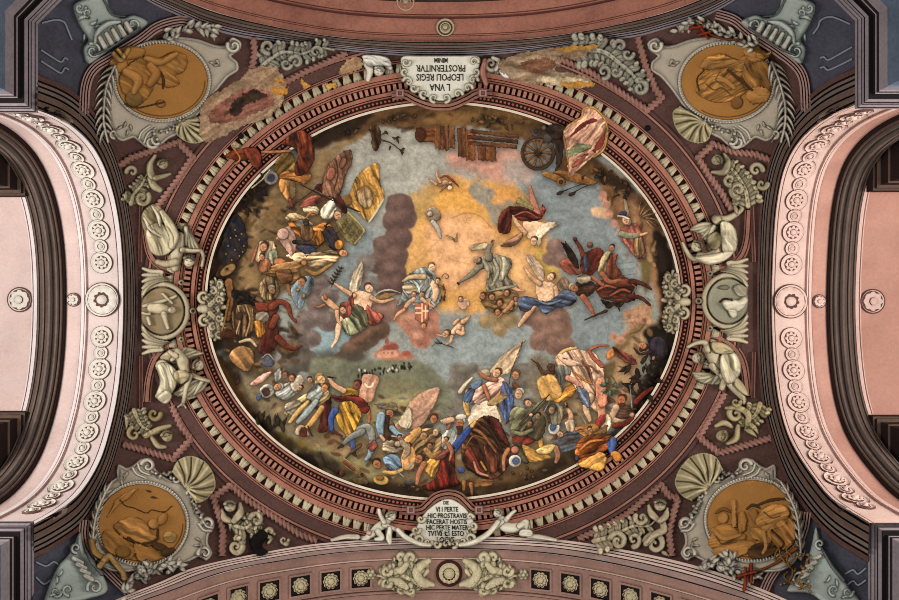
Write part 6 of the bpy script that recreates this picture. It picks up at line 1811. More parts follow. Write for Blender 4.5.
fig('blue_robed_angel', [p([(535, 283), (545, 281), (555, 284), (558, 292), (552, 303), (540, 303)], SKL, h=2.5, w=7), s([(540, 284), (531, 277), (524, 267)], [2.6, 2.2, 1.3], SK), s([(556, 288), (557, 299), (553, 309)], [2.8, 2.3, 1.5], SK), s([(533, 306), (528, 314), (521, 323), (519, 326)], [4.2, 3.2, 2.4, 1.6], SK)], ('wing', [p([(526, 258), (532, 255), (540, 263), (545, 272), (543, 282), (536, 276)], (188, 164, 140), h=1.6, f=.8, a=55), p([(557, 284), (564, 276), (570, 286), (566, 294), (560, 292)], (112, 92, 74), h=1.6, f=.8, a=60)]), ('drapery', [p([(517, 301), (522, 296), (532, 297), (545, 301), (556, 296), (566, 289), (577, 299), (570, 306), (556, 309), (545, 314), (536, 306), (528, 312), (520, 310)], (78, 98, 128), h=3, w=7, f=1.4, a=10), s([(536, 300), (548, 304), (562, 300)], [1, 1.4, 1], (112, 132, 158))]), ('head', head(551, 277, 4.4, SKL, (150, 84, 54), 130)))
fig('palm_putto', [s([(454, 332), (460, 326), (463, 322)], [3.6, 4.2, 3.6], SKL), s([(463, 322), (467, 319), (470, 316)], [2.8, 2, 1.3], SK), s([(458, 332), (463, 334), (463, 328)], [2.4, 2.2, 1.6], SK), s([(458, 320), (454, 324)], [2, 2], SK), s([(452, 337), (450, 342), (445, 345)], [2.2, 1.8, 1.2], SK), s([(444, 336), (437, 335)], [1.4, 1], SK)], ('head', head(446, 334, 4.2, SK, (136, 74, 40), 120)), ('palm_branch', [s([(432, 346), (437, 343), (446, 345), (454, 348)], .6, (92, 88, 58)), leaf(440, 344, 7, 190, 1, (98, 100, 70), 30), leaf(442, 343, 8, 200, 1, (98, 100, 70), 40)]))
# ---------------- red horseman
DR = (98, 36, 28)
fig('red_horse', [p([(594, 286), (604, 279), (620, 275), (632, 280), (640, 282), (634, 290), (637, 299), (624, 303), (610, 301), (600, 297)], (92, 42, 30), h=3, w=6, f=1.3), s([(632, 281), (643, 284), (651, 289)], [3, 2.2, 1.4], (84, 36, 26)), s([(630, 296), (641, 298), (650, 305)], [2.8, 2.2, 1.4], (84, 36, 26)), s([(598, 290), (606, 286), (616, 288)], [1.2, 1.6, 1], (160, 84, 60)), s([(610, 296), (622, 290), (630, 292)], [1.2, 1.6, 1.2], (150, 78, 54))], ('mane', [p([(600, 299), (612, 302), (624, 302), (620, 308), (614, 306), (608, 309)], (32, 20, 16), h=1, f=1), s([(618, 306), (620, 312)], [1.4, .4], (32, 20, 16))]), ('bridle', [l([(625, 280), (630, 290), (628, 300)], .6, (190, 120, 60), 0), s([(632, 284), (636, 288), (632, 294)], .7, (170, 110, 60))]))
fig('red_rider', [p([(580, 268), (582, 255), (590, 250), (600, 248), (604, 255), (599, 268), (591, 276), (584, 276)], DR, h=3, f=1), s([(583, 255), (580, 247), (575, 240)], [2.8, 2.2, 1.8], (112, 50, 40)), e(575, 239, 2.4, 2.2, (92, 44, 34))], ('plume', [p([(562, 243), (570, 247), (577, 258), (579, 269), (573, 265), (567, 255)], (30, 22, 18), h=2, f=1, a=60), s([(561, 242), (566, 248)], [.6, 1.4], (30, 22, 18)), s([(565, 241), (570, 250)], [.6, 1.6], (30, 22, 18))]), ('cloak', [p([(560, 262), (568, 258), (574, 266), (582, 273), (574, 275), (564, 271)], (160, 84, 72), h=2.5, f=1)]), ('helmet', [e(590, 245, 3.4, 3.6, (128, 88, 66)), l([(587, 246), (593, 246)], .5, (60, 34, 26), 0)]), ('vest', [p([(583, 258), (587, 254), (589, 266), (585, 274)], (66, 70, 92), h=1, f=.6)]))
fig('helmeted_rider', [p([(604, 253), (612, 252), (616, 262), (609, 273), (600, 276), (598, 268)], (134, 120, 90), h=3, f=1), p([(610, 256), (618, 254), (616, 264), (622, 274), (612, 279), (606, 272)], (116, 58, 42), h=2.5, f=.9), s([(602, 274), (610, 282), (620, 280)], [3, 2.6, 2], (150, 92, 66))], ('head', head(612, 248, 3.4, (176, 120, 84), (50, 34, 26))))
fig('falling_man', [p([(577, 281), (588, 280), (596, 286), (590, 296), (579, 296), (574, 290)], (66, 42, 34), h=3, f=1), s([(583, 297), (590, 307), (594, 316)], [3.2, 2.4, 1.8], (158, 92, 70)), s([(582, 279), (592, 278), (603, 285)], [2.6, 2.4, 2], (158, 98, 76)), p([(576, 278), (586, 274), (592, 280), (582, 284)], (150, 140, 120), h=2, f=.8)], ('head', head(574, 288, 4.4, (170, 116, 86), (196, 176, 148), 20)), ('club', [s([(585, 320), (596, 315), (606, 311)], [.9, 1.1, 2], (62, 40, 28))]))
fig('turbaned_man', [p([(620, 229), (631, 223), (640, 227), (644, 240), (646, 257), (636, 258), (628, 248), (622, 240)], (158, 92, 80), h=3, f=1.1), s([(629, 223), (626, 205), (624, 196)], [3, 2.2, 1.4], (146, 132, 108)), p([(634, 240), (642, 238), (644, 254), (636, 258)], (150, 118, 82), h=2, f=1)], ('sleeve', [s([(621, 234), (630, 236), (641, 235)], [3.4, 3.4, 2.6], (138, 138, 116)), s([(641, 235), (647, 233)], [1.8, 1.4], SK)]), ('head', head(626, 220, 4.6, (206, 164, 134), (150, 100, 74), 70)), ('turban', [e(623, 214, 4.6, 3.2, (52, 62, 96), -20), s([(618, 216), (624, 217), (629, 219)], 1.2, (200, 186, 168))]), ('wheat', [leaf(640 + k_, 216 + k_ * .8, 14, -70 + k_ * 22, .9, (190, 150, 112), 20) for k_ in range(-1, 6)]))
# ---------------- right foreground
fig('crouching_man', [p([(650, 341), (659, 336), (667, 344), (667, 356), (657, 361), (649, 354)], (34, 38, 62), h=3, f=.8), s([(650, 352), (640, 354), (634, 348)], [2, 1.6, 1], (60, 36, 28)), s([(654, 358), (652, 366)], [2, 1.2], SKD)], ('head', head(643, 346, 4.4, (180, 120, 92), (104, 36, 30), 200)))
fig('dark_shrub', [leaf(640 + 12 * math.cos(k_), 380 + 14 * math.sin(k_ * 1.7) - k_ * .2, 12, k_ * 47, 2.4, (30, 24, 16), 20) for k_ in range(18)])
fig('pale_horse', [p([(555, 361), (560, 352), (570, 347), (584, 350), (594, 352), (600, 360), (604, 372), (605, 390), (607, 406), (603, 416), (594, 410), (586, 404), (586, 396), (576, 391), (566, 380), (558, 372)], (204, 168, 142), h=3.5, w=8, f=1.2), s([(590, 398), (586, 408), (590, 420)], [5, 3.6, 2.4], (196, 166, 134)), s([(601, 404), (602, 416), (600, 424)], [5, 4, 2.6], (206, 146, 116)), p([(596, 380), (604, 378), (607, 392), (607, 404), (600, 408), (596, 396)], (208, 140, 112), h=3, f=.4)], ('mane', [s([(556, 358), (564, 351), (576, 348)], [1.4, 2, 1.6], (200, 168, 110), f=.8)]), ('face', [s([(560, 356), (568, 362), (578, 364)], [3, 4, 2.4], (216, 184, 160)), l([(563, 358), (567, 359)], .6, INK, 0), s([(578, 366), (590, 366), (598, 374)], [1, 1.2, .8], (140, 96, 70))]), ('harness', [s([(582, 360), (590, 370), (592, 384)], [1, 1.2, 1], (150, 98, 76)), s([(574, 372), (584, 380), (592, 384)], [1, 1.4, 1.4], (186, 116, 52))]))
fig('sword_rider', [p([(552, 369), (563, 365), (571, 370), (568, 384), (562, 392), (557, 382)], (116, 120, 114), h=3, f=1.1), s([(552, 372), (543, 372), (537, 363)], [3, 2.2, 1.6], (82, 54, 42)), s([(568, 378), (576, 382), (582, 388)], [3, 3, 2.4], (196, 140, 118))], ('head', head(551, 367, 4.6, (78, 52, 40), (150, 144, 132), 60)), ('sword', [s([(534, 362), (540, 353), (547, 340)], [.5, .7, .3], (176, 176, 170)), s([(531, 359), (536, 363)], .7, (90, 60, 40))]), ('robe', [p([(562, 393), (568, 382), (576, 388), (575, 394), (564, 402), (553, 401)], (190, 134, 58), h=2.5, f=1, a=-30), p([(577, 386), (588, 392), (590, 408), (582, 403), (578, 394)], (98, 108, 128), h=2.5, f=.9)]), ('banner', [p([(537, 381), (542, 376), (553, 375), (560, 385), (562, 396), (552, 401), (541, 398)], (210, 164, 96), h=3, w=9, f=.4)]))
fig('reaching_arm', [s([(602, 366), (592, 356), (590, 350), (598, 346), (608, 346)], [2.6, 2.2, 2, 1.8, 1.4], (164, 92, 70))])
fig('fallen_red_cloth', [p([(612, 346), (620, 350), (632, 356), (638, 364), (628, 364), (618, 357)], (140, 66, 56), h=2, f=1), p([(606, 354), (612, 348), (614, 356), (608, 360)], (204, 130, 70), h=1.5)])
fig('green_shrub', [leaf(609 + 4 * math.cos(k_ * 1.1), 387 + 4 * math.sin(k_ * 1.1), 6, k_ * 63, 1.8, (98, 122, 98), 20) for k_ in range(10)])
fig('bearded_warrior', [p([(611, 409), (622, 404), (634, 410), (633, 420), (622, 427), (613, 421)], (88, 62, 54), h=3, f=.9), s([(616, 408), (612, 418), (620, 422), (630, 420)], [4, 3.4, 3, 2], (190, 160, 130)), s([(614, 426), (624, 424), (632, 418)], [2.6, 2.6, 2.2], (130, 46, 36)), s([(636, 402), (644, 394), (652, 388)], [3, 2.6, 1.6], (128, 42, 34)), p([(600, 424), (608, 414), (612, 424), (606, 432)], (206, 190, 164), h=2, f=.8), p([(594, 424), (602, 414), (606, 418), (600, 428)], (150, 48, 44), h=2, f=.6)], ('head', head(622, 400, 5, (176, 104, 74), (96, 44, 28), 100)), ('beard', [e(622, 405, 3.8, 2.6, (90, 44, 28), 0, h=1.4)]), ('sword', [s([(630, 385), (632, 410)], [.5, 1], (170, 176, 176)), s([(627, 410), (636, 409)], .9, (120, 84, 44)), e(632, 415, 2.6, 2.4, SK)]))
fig('yellow_trousers', [p([(572, 429), (584, 424), (596, 424), (600, 434), (588, 437), (574, 436)], (196, 144, 74), h=3, f=.8), p([(586, 436), (598, 430), (608, 424), (604, 436)], (130, 96, 56), h=2, f=.6)])
fig('blue_hatted_man', [p([(552, 446), (557, 437), (566, 431), (578, 432), (585, 439), (580, 447), (568, 452), (556, 452)], (112, 122, 132), h=3, f=1.2), s([(570, 428), (571, 416), (567, 408)], [4, 2.8, 2], SK), p([(565, 422), (573, 420), (575, 430), (568, 432)], (206, 184, 156), h=2, f=.6), s([(556, 448), (558, 456), (556, 462)], [3, 3, 2], SKD)] + hand(567, 406, 270, SK, 1.2) + hand(566, 405, 220, SK, 1.1), ('head', head(560, 434, 3.6, SK, (150, 100, 70), 30)), ('hat', [e(554, 428, 6, 7, (206, 204, 194), 15, h=2.5), e(553, 427, 3.2, 4, (70, 100, 144), 15, h=.8)]))
# ---------------- centre foreground
fig('cream_flag', [p([(490, 373), (496, 362), (507, 351), (521, 343), (519, 356), (513, 368), (505, 375)], (190, 166, 138), h=1.6, w=8, f=.6, a=-45)], ('flag_pole', [s([(523, 341), (512, 370), (509, 384)], .7, (112, 80, 52)), e(524, 341, 1.8, 1.6, (206, 150, 70))]))
fig('bystanders', head(516, 375, 4.6, (188, 134, 100), (130, 96, 66), 90) + [e(485, 374, 6, 5.5, (164, 148, 124), 0, h=2, f=.4), s([(460, 392), (466, 384), (472, 378)], [2.6, 2.4, 1.4], (190, 182, 158), f=.6), s([(514, 384), (520, 390)], [2.4, 2], (120, 74, 48))])
fig('white_horse', [p([(468, 418), (474, 405), (484, 400), (494, 403), (499, 412), (501, 424), (490, 430), (472, 430)], (204, 190, 168), h=4, w=9, f=.4), s([(468, 392), (466, 404), (468, 414)], [3, 3.4, 2.4], (208, 160, 92))])
fig('pink_lady', [p([(470, 392), (480, 386), (491, 380), (502, 377), (507, 386), (500, 395), (488, 399), (478, 405), (472, 400)], (206, 164, 148), h=3, w=6, f=1.4, a=-30), s([(479, 372), (486, 378), (496, 380)], [1.6, 2.2, 2.6], (170, 108, 82)), s([(484, 386), (488, 396), (490, 404)], [2.2, 2, 1.6], (176, 112, 84)), s([(504, 388), (498, 396), (490, 402)], [2.4, 2.2, 1.8], (190, 128, 98))], ('cloak', [p([(503, 381), (512, 390), (514, 402), (510, 418), (506, 424), (502, 412), (500, 396)], (74, 96, 144), h=3, f=1.2, a=80), p([(463, 396), (468, 389), (475, 388), (474, 396), (470, 402), (464, 402)], (88, 114, 154), h=2.5, f=1), p([(470, 384), (480, 380), (482, 385), (474, 390)], (104, 126, 156), h=2)]), ('head', head(497, 373, 4.8, SK, (116, 66, 40), 120)), ('basket', [p([(488, 402), (500, 394), (507, 392), (506, 399), (496, 405), (489, 406)], (150, 126, 84), h=2, f=.8)]))
fig('musketeer', [p([(510, 411), (516, 406), (526, 408), (534, 405), (541, 400), (547, 397), (545, 404), (536, 414), (530, 424), (532, 433), (522, 435), (512, 433), (509, 422)], (114, 116, 92), h=3, w=6, f=1.2), p([(512, 436), (528, 434), (535, 421), (543, 424), (540, 436), (530, 445), (515, 447)], (124, 48, 38), h=3, f=1), s([(539, 427), (540, 436), (541, 446)], [3.4, 3.2, 2.4], (204, 150, 68)), p([(524, 430), (534, 418), (544, 416), (546, 428), (540, 440), (530, 438)], (76, 70, 52), h=2, f=.7), s([(512, 432), (522, 434), (532, 430)], [2, 2.4, 2], (124, 122, 94))], ('head', head(519, 394, 5, (196, 156, 128), (200, 190, 170), 100)), ('companion', head(528, 403, 4, SK, (90, 62, 44), 30)), ('musket', [s([(520, 424), (534, 410), (550, 394)], [1.4, 1.0, .7], (84, 58, 38)), e(531, 415, 2.2, 2, SK)]))
fig('grey_bystander', [p([(546, 402), (556, 402), (564, 410), (560, 424), (550, 424), (546, 414)], (132, 124, 104), h=2, f=1)] + head(552, 410, 4, (150, 128, 100), (110, 96, 76)))
fig('brown_horse', [p([(461, 448), (466, 432), (476, 420), (486, 415), (497, 418), (504, 430), (509, 442), (512, 456), (506, 470), (498, 478), (486, 480), (474, 474), (464, 466)], (88, 54, 34), h=4, w=8, f=1.8, a=40), p([(464, 454), (472, 446), (480, 452), (486, 466), (484, 476), (474, 472), (466, 464)], (126, 52, 38), h=3, f=1.2), p([(484, 446), (496, 448), (500, 462), (494, 474), (488, 464)], (112, 58, 40), h=2.5, f=1.2), s([(474, 462), (478, 472), (488, 476)], [1.2, 1.6, 1.2], (196, 130, 110)), s([(481, 462), (486, 470)], 1.2, (190, 140, 60)), s([(470, 428), (482, 434), (496, 452)], [1.4, 1.8, 1.2], (150, 98, 60)), s([(480, 422), (492, 432), (502, 450)], [1, 1.6, 1], (58, 34, 22)), p([(488, 418), (498, 420), (504, 432), (510, 446), (502, 440), (494, 428)], (92, 34, 28), h=2, f=.6)], ('reins', [s([(466, 446), (474, 436), (488, 440)], [.8, .8, .6], (170, 120, 70))]))
fig('dead_horse', [p([(464, 482), (474, 478), (486, 479), (494, 480), (492, 486), (480, 487), (470, 488)], (150, 104, 58), h=2.5, f=1), s([(464, 482), (464, 490)], [2.4, 1.6], (166, 112, 62)), s([(471, 484), (472, 494)], [2.4, 1.4], (160, 106, 58))])
fig('white_turbaned_man', [p([(441, 436), (450, 428), (457, 434), (455, 446), (446, 450), (441, 446)], (174, 180, 172), h=3, f=1), s([(443, 421), (452, 418), (448, 428)], [2.2, 2.2, 2], SKD), p([(440, 420), (452, 417), (455, 421), (445, 424)], (204, 168, 140), h=1.5)], ('head', head(460, 423, 5, (178, 116, 82), (206, 200, 186), 100)), ('turban', [e(461, 417, 5.8, 3.2, (208, 200, 184), -5, h=2)]), ('beard', [p([(457, 426), (463, 426), (462, 434), (459, 436), (457, 432)], (64, 44, 34), h=1.4)]))
fig('red_capped_man', [p([(412, 440), (420, 430), (434, 428), (442, 436), (440, 450), (428, 458), (414, 454)], (150, 122, 84), h=3, f=1.6), p([(402, 442), (410, 432), (418, 426), (422, 432), (412, 444), (404, 452)], (196, 150, 92), h=2, f=.6), s([(423, 422), (420, 412), (416, 404)], [2.8, 2.2, 1.6], (176, 112, 84))], ('head', head(434, 419, 4.6, (176, 116, 82), (120, 40, 34), 90)), ('old_man', head(436, 432, 4, (190, 160, 128), (176, 160, 134), 100) + head(424, 436, 4.4, (170, 130, 94), (130, 104, 72), 120)), ('hilt', [s([(412, 407), (420, 402)], .8, (96, 60, 40)), s([(416, 404), (415, 400)], 1.2, (120, 70, 48))]))
fig('blue_sleeve', [s([(453, 450), (462, 438), (472, 426)], [4.4, 4, 3], (48, 80, 152), f=.6), s([(472, 426), (475, 422)], [2.4, 1.8], (206, 160, 90)), e(461, 470, 4.6, 3.2, (48, 80, 150), 20)])
fig('red_cloaked_woman', [p([(437, 453), (447, 448), (454, 446), (455, 462), (456, 476), (461, 484), (446, 488), (430, 491), (420, 488), (434, 479), (438, 466)], (112, 26, 22), h=4, w=7, f=1.4, a=75), p([(424, 467), (430, 458), (441, 456), (438, 470), (433, 478), (427, 473)], (200, 152, 74), h=3, f=1), s([(424, 464), (419, 474), (417, 484)], [3.2, 3, 2], (176, 112, 80)), p([(432, 456), (440, 451), (450, 448), (446, 456), (438, 460)], (178, 96, 92), h=2, f=.8)] + hand(414, 487, 170, SKD, 1.3), ('head', head(419, 459, 5, (176, 118, 84), (74, 48, 34), 120)))
fig('orange_mantle', [p([(401, 456), (406, 446), (414, 448), (416, 460), (412, 470), (402, 468)], (206, 154, 96), h=2.5, f=.5)])
# ---------------- left foreground
fig('pale_tent', [p([(394, 428), (402, 416), (414, 397), (435, 387), (440, 392), (430, 414), (418, 428)], (186, 146, 124), h=1.2, w=8, f=.4), p([(398, 424), (408, 408), (412, 414), (410, 428)], (196, 184, 160), h=.8, w=6), l([(394, 428), (412, 398)], .7, (200, 176, 110), 0)])
fig('crescent_flag', [p([(359, 400), (361, 384), (364, 374), (379, 377), (376, 390), (372, 402)], (188, 142, 118), h=1, w=6, f=.4), l([(365, 384), (368, 387), (372, 386), (373, 383)], .8, (226, 212, 186), 0)])
YC = (192, 146, 56)
fig('yellow_coated_man', [p([(337, 409), (343, 401), (352, 400), (360, 407), (362, 416), (357, 428), (351, 439), (342, 431), (336, 419)], YC, h=3.5, w=8, f=1.3, a=70), p([(341, 389), (350, 387), (359, 393), (354, 399), (343, 397)], YC, h=2.5, f=.8), s([(344, 391), (334, 385), (329, 378)], [3, 2.6, 1.8], SK), s([(367, 407), (369, 414), (369, 422)], [3, 2.4, 1.8], (170, 106, 74))], ('cloak', [p([(318, 432), (320, 418), (322, 404), (326, 395), (330, 393), (332, 406), (328, 420), (328, 431)], (92, 28, 24), h=3, f=1, a=85), p([(328, 394), (342, 396), (354, 394), (365, 400), (370, 409), (364, 414), (352, 402), (338, 402)], (104, 32, 28), h=2.5, f=1, a=5)]), ('stockings', [s([(335, 411), (331, 419), (332, 430)], [4, 3.2, 2.4], (54, 84, 150)), s([(352, 436), (353, 446), (354, 454)], [3.4, 2.8, 2], (60, 88, 146)), s([(334, 432), (342, 436)], [1.8, 1.2], (100, 36, 30)), s([(353, 452), (356, 456)], [1.6, 1.2], (70, 44, 34))]), ('head', head(357, 385, 4.6, (140, 78, 56), (96, 34, 30), 100)), ('dagger', [s([(328, 377), (336, 378)], [1.2, .5], (50, 40, 34))]))
fig('slain_victims', [p([(283, 411), (292, 402), (302, 396), (312, 388), (318, 378), (325, 386), (331, 396), (320, 406), (306, 414), (292, 418)], (196, 172, 122), h=3, w=6, f=1.6, a=-35), p([(284, 406), (294, 400), (302, 404), (296, 414), (288, 414)], (206, 196, 172), h=2, f=1), p([(306, 396), (316, 384), (324, 392), (316, 402)], (156, 164, 162), h=2, f=1), s([(316, 402), (306, 414), (298, 422)], [3, 3.4, 2.4], (150, 166, 172)), s([(308, 402), (298, 412), (290, 422)], [2, 2.6, 2], (200, 166, 106)), s([(322, 408), (312, 422), (306, 428)], [3, 3, 2], (196, 150, 92))], ('head', head(321, 379, 5, (206, 166, 120), (190, 150, 100), 40)), ('lower_head', head(325, 388, 4.4, (190, 134, 88), (110, 70, 44), 110)))
fig('fallen_crowd', [e(267, 391, 8, 7, (200, 196, 186), -30, h=2.5, f=.8), e(266, 392, 4, 4.4, (70, 48, 40), -20, h=.8), p([(276, 392), (284, 384), (294, 382), (298, 392), (288, 400), (278, 398)], (166, 172, 170), h=3, f=1.2), e(259, 397, 3, 4, (70, 92, 128), 20), p([(250, 384), (262, 374), (272, 372), (266, 380), (256, 386)], (190, 146, 132), h=2, f=.8), p([(290, 384), (300, 374), (304, 382), (296, 392)], (176, 166, 150), h=2, f=.6)] + head(278, 387, 4.2, (190, 140, 104), (206, 200, 186), 150) + head(285, 375, 3.6, (170, 118, 90), (110, 84, 66), 90) + head(292, 378, 3.6, (176, 122, 92), (84, 60, 46), 90) + [p([(274, 374), (280, 368), (282, 378), (276, 382)], (160, 160, 158), h=2, f=.6)])
fig('low_shrub', [leaf(258 + k_ * 2.6, 424 + k_ * .6 - 3 * math.sin(k_), 13, -90 + 24 * math.sin(k_ * 2.3), 2.2, (48, 44, 26), 10) for k_ in range(11)])
fig('arched_well', [p([(296, 435), (296, 428), (301, 425), (306, 427), (309, 436)], (190, 172, 140), h=1.5, w=3), p([(300, 436), (300, 430), (304, 427), (307, 431), (306, 437)], (96, 40, 30), h=.4, w=2), s([(308, 426), (312, 436)], .9, (60, 44, 32))])
BT = (128, 156, 174)
fig('blue_trousered_man', [p([(378, 420), (388, 418), (397, 428), (398, 440), (390, 446), (382, 438)], (98, 68, 48), h=3, f=1), s([(381, 416), (380, 426), (381, 436)], [4.6, 4.2, 3], BT, f=.6), s([(360, 430), (368, 428), (372, 436), (372, 450)], [4.4, 4.6, 4, 3], (140, 146, 140), f=.6), s([(372, 444), (370, 454), (366, 460)], [3.4, 2.8, 2], BT), s([(392, 428), (398, 434), (404, 436)], [3, 2.8, 2], BT), s([(362, 432), (350, 438), (342, 446)], [4, 3.4, 2], (120, 126, 126)), s([(342, 446), (338, 448)], [1.8, 1.2], (50, 38, 30)), s([(381, 436), (384, 440)], 1.8, SK)], ('head', head(390, 413, 4.6, (170, 114, 84), (96, 80, 66), 60)), ('hat', [p([(374, 404), (384, 405), (392, 402), (398, 406), (397, 411), (388, 410), (380, 408)], (132, 122, 98), h=2, f=.5)]), ('beard', [s([(388, 417), (388, 424)], [2.6, 1.4], (60, 42, 34))]))
fig('scuffle', [p([(384, 442), (394, 440), (404, 444), (402, 452), (390, 454), (382, 450)], (146, 130, 108), h=2.5, f=1.4), e(398, 444, 3.6, 3.2, (170, 154, 130)), s([(392, 436), (404, 438)], [1, .6], (190, 196, 196)), s([(404, 436), (410, 434)], [1.4, 1], (170, 90, 76)), p([(366, 446), (374, 440), (378, 446), (372, 452)], (130, 72, 60), h=2, f=.8)])
fig('lying_man', [p([(383, 458), (392, 454), (400, 458), (402, 468), (394, 471), (386, 466)], (112, 142, 168), h=3, f=1), s([(384, 472), (394, 473), (402, 470)], [2, 2.4, 2], (196, 156, 96))], ('head', head(377, 464, 5, (166, 110, 76), (62, 42, 30), 60)), ('hat', [e(381, 480, 8, 5.2, (196, 158, 88), 8, h=1.4), e(380, 478, 4, 2.6, (140, 100, 52), 8, h=2)]), ('sword', [s([(390, 465), (404, 477)], .8, (176, 184, 184)), s([(408, 468), (414, 462)], [1.6, 1], (150, 160, 160))]))
fig('trumpet', [l([(0, 0), (1, 1)], .1, None, 0)] and [s([(341, 456), (352, 464), (362, 473)], .8, (204, 166, 88)), s([(338, 458), (348, 468), (360, 475)], .8, (200, 160, 84)), s([(344, 462), (354, 470)], 1.4, (130, 56, 40)), e(362, 475, 3, 3.6, (196, 150, 80), -40, h=1), e(362, 475, 1.8, 2.2, (70, 44, 26), -40, h=.3)])
fig('musket_on_ground', [s([(320, 452), (326, 464), (337, 472)], [.7, 1, 2.2], (58, 38, 28))])
fig('powder_keg', [e(342, 473, 2.6, 3.6, (120, 60, 44), 0), p([(352, 478), (366, 478), (368, 484), (356, 484)], (110, 92, 66), h=1.5)])
fig('fallen_soldier', [p([(508, 448), (516, 442), (525, 446), (530, 456), (528, 464), (518, 462), (512, 456)], (84, 80, 68), h=3, f=.9), p([(522, 445), (534, 449), (546, 454), (552, 458), (542, 461), (530, 462)], (196, 148, 76), h=3, f=.7), p([(536, 450), (548, 444), (556, 446), (550, 454), (540, 454)], (190, 166, 110), h=2, f=.6), s([(508, 450), (504, 458), (504, 470)], [2.8, 2.4, 1.8], (176, 116, 84)), e(515, 450, 4, 4, (176, 112, 92))], ('hat', [e(515, 461, 6.6, 6.4, (208, 202, 190), 0, h=2.5), e(516, 461, 3.6, 3.6, (66, 98, 146), 0, h=.8)]))
# ---------------- left: trophies, knights, demons
fig('ochre_boulder', [p([(229, 355), (238, 346), (250, 348), (255, 360), (248, 372), (236, 366)], (152, 112, 70), h=3, w=6, f=.6)])
fig('trophies', [s([(229, 282), (231, 300), (228, 320)], [4, 3, 2], (150, 104, 64)), s([(229, 300), (226, 316), (222, 332)], [1.4, 1.2, 1], (160, 120, 70)), p([(232, 312), (242, 304), (254, 310), (254, 328), (244, 338), (234, 330)], (116, 88, 60), h=2.5, f=2), s([(238, 306), (240, 320), (236, 334)], 1.0, (190, 160, 116)), s([(246, 306), (250, 320), (246, 336)], 1.0, (186, 152, 104)), e(240, 316, 3, 4, (60, 40, 28)), s([(240, 342), (250, 340), (256, 346)], [1.6, 2, 1.4], (190, 168, 136))])
fig('drum', [e(228, 334, 8.4, 5.2, (120, 74, 44), -8, h=2), e(228, 334, 6.4, 3.8, (84, 48, 30), -8, h=.6)])
fig('dark_banner', [p([(227, 228), (235, 214), (243, 221), (248, 240), (245, 254), (236, 262), (222, 270), (217, 258), (222, 242)], (30, 34, 48), h=2, w=6, f=1, a=70)] + [e(224 + 22 * v_, 226 + 40 * u_, .9, .9, (190, 150, 84), 0, h=.4) for u_, v_ in ((.1, .5), (.2, .8), (.3, .3), (.35, .7), (.5, .2), (.5, .9), (.6, .5), (.7, .1), (.75, .7), (.85, .35), (.25, .55), (.65, .85))])
fig('kettle_drum', [e(226, 270, 12, 7, (52, 36, 24), -35, h=2), e(228, 270, 9, 4.6, (146, 116, 74), -35, h=.8), e(227, 269, 1.4, 1.2, (60, 40, 26), 0, h=.2)])
fig('dark_shrub', [leaf(244 + k_ * 2.2, 208 - k_ * 2.6 + 3 * math.sin(k_ * 2), 10, 20 + k_ * 50, 2.2, (38, 26, 16), 20) for k_ in range(12)])
fig('dark_foliage', [p([(232, 290), (244, 292), (256, 300), (256, 306), (246, 304), (234, 300)], (26, 20, 14), h=1.5, f=1)] + [leaf(236 + 3 * k_, 296 + k_, 8, 40 + k_ * 55, 1.8, (28, 22, 16)) for k_ in range(7)])
fig('red_demon', [p([(255, 303), (266, 302), (276, 300), (279, 309), (271, 318), (268, 312), (258, 312)], (116, 50, 32), h=3, f=.6), p([(268, 318), (276, 322), (279, 336), (276, 348), (266, 356), (258, 350), (262, 336)], (96, 36, 26), h=3.5, w=7, f=.7), s([(272, 307), (280, 302), (288, 306), (291, 316), (296, 322)], [4, 3.2, 2.8, 2, 1.6], (122, 54, 36)), s([(278, 338), (286, 346), (294, 349), (301, 346)], [3.8, 3, 2.2, 1.6], (106, 44, 30)), s([(276, 318), (272, 326)], [4, 3.4], (120, 52, 34))], ('skirt', [p([(256, 313), (266, 312), (270, 318), (262, 326), (256, 322)], (140, 130, 116), h=2, f=.8), p([(254, 322), (262, 322), (266, 332), (258, 338)], (190, 130, 50), h=1.8, f=1)]), ('helmet', [e(268, 361, 7, 6.4, (88, 94, 112), 20, h=3), s([(262, 358), (268, 354), (274, 360)], .8, (170, 170, 170))]), ('belt', [l([(266, 336), (272, 340), (276, 336)], .7, (180, 120, 70), 0)]))
fig('blue_flag', [p([(290, 286), (298, 278), (310, 276), (314, 284), (308, 296), (300, 309), (293, 300)], (128, 148, 162), h=1.2, w=5, f=.9, a=110), e(298, 290, 1.8, 1.6, (170, 130, 80)), e(304, 296, 1.8, 2.4, (176, 128, 70))])
fig('cloaked_elder', [p([(259, 290), (262, 280), (270, 276), (278, 282), (280, 292), (274, 300), (264, 300)], (130, 108, 78), h=3, f=1.2)] + head(272, 290, 4, (150, 122, 90), (176, 166, 146), 60))
fig('armoured_man', [p([(259, 272), (272, 266), (286, 266), (298, 270), (300, 278), (290, 286), (282, 280), (268, 276)], (132, 96, 56), h=3, f=1.2, a=5), s([(284, 278), (288, 286), (290, 294)], [2.6, 2.2, 1.8], (150, 104, 66)), p([(276, 272), (290, 270), (292, 280), (282, 284)], (104, 70, 44), h=2, f=.8)], ('head', head(302, 282, 4.6, (176, 122, 80), (84, 54, 36), 100)))
fig('turbaned_group', [p([(255, 258), (258, 244), (264, 240), (274, 242), (276, 256), (270, 264), (260, 264)], (186, 164, 134), h=2.5, f=1.2), p([(268, 254), (276, 250), (278, 262), (272, 266)], (136, 146, 124), h=2, f=.8), p([(276, 258), (286, 260), (282, 266), (274, 264)], (184, 116, 74), h=2), s([(252, 262), (256, 250), (258, 244)], [1.8, 1.6, 1.2], (160, 100, 74))] + head(264, 247, 4.4, (196, 146, 112), (104, 50, 44), 100))
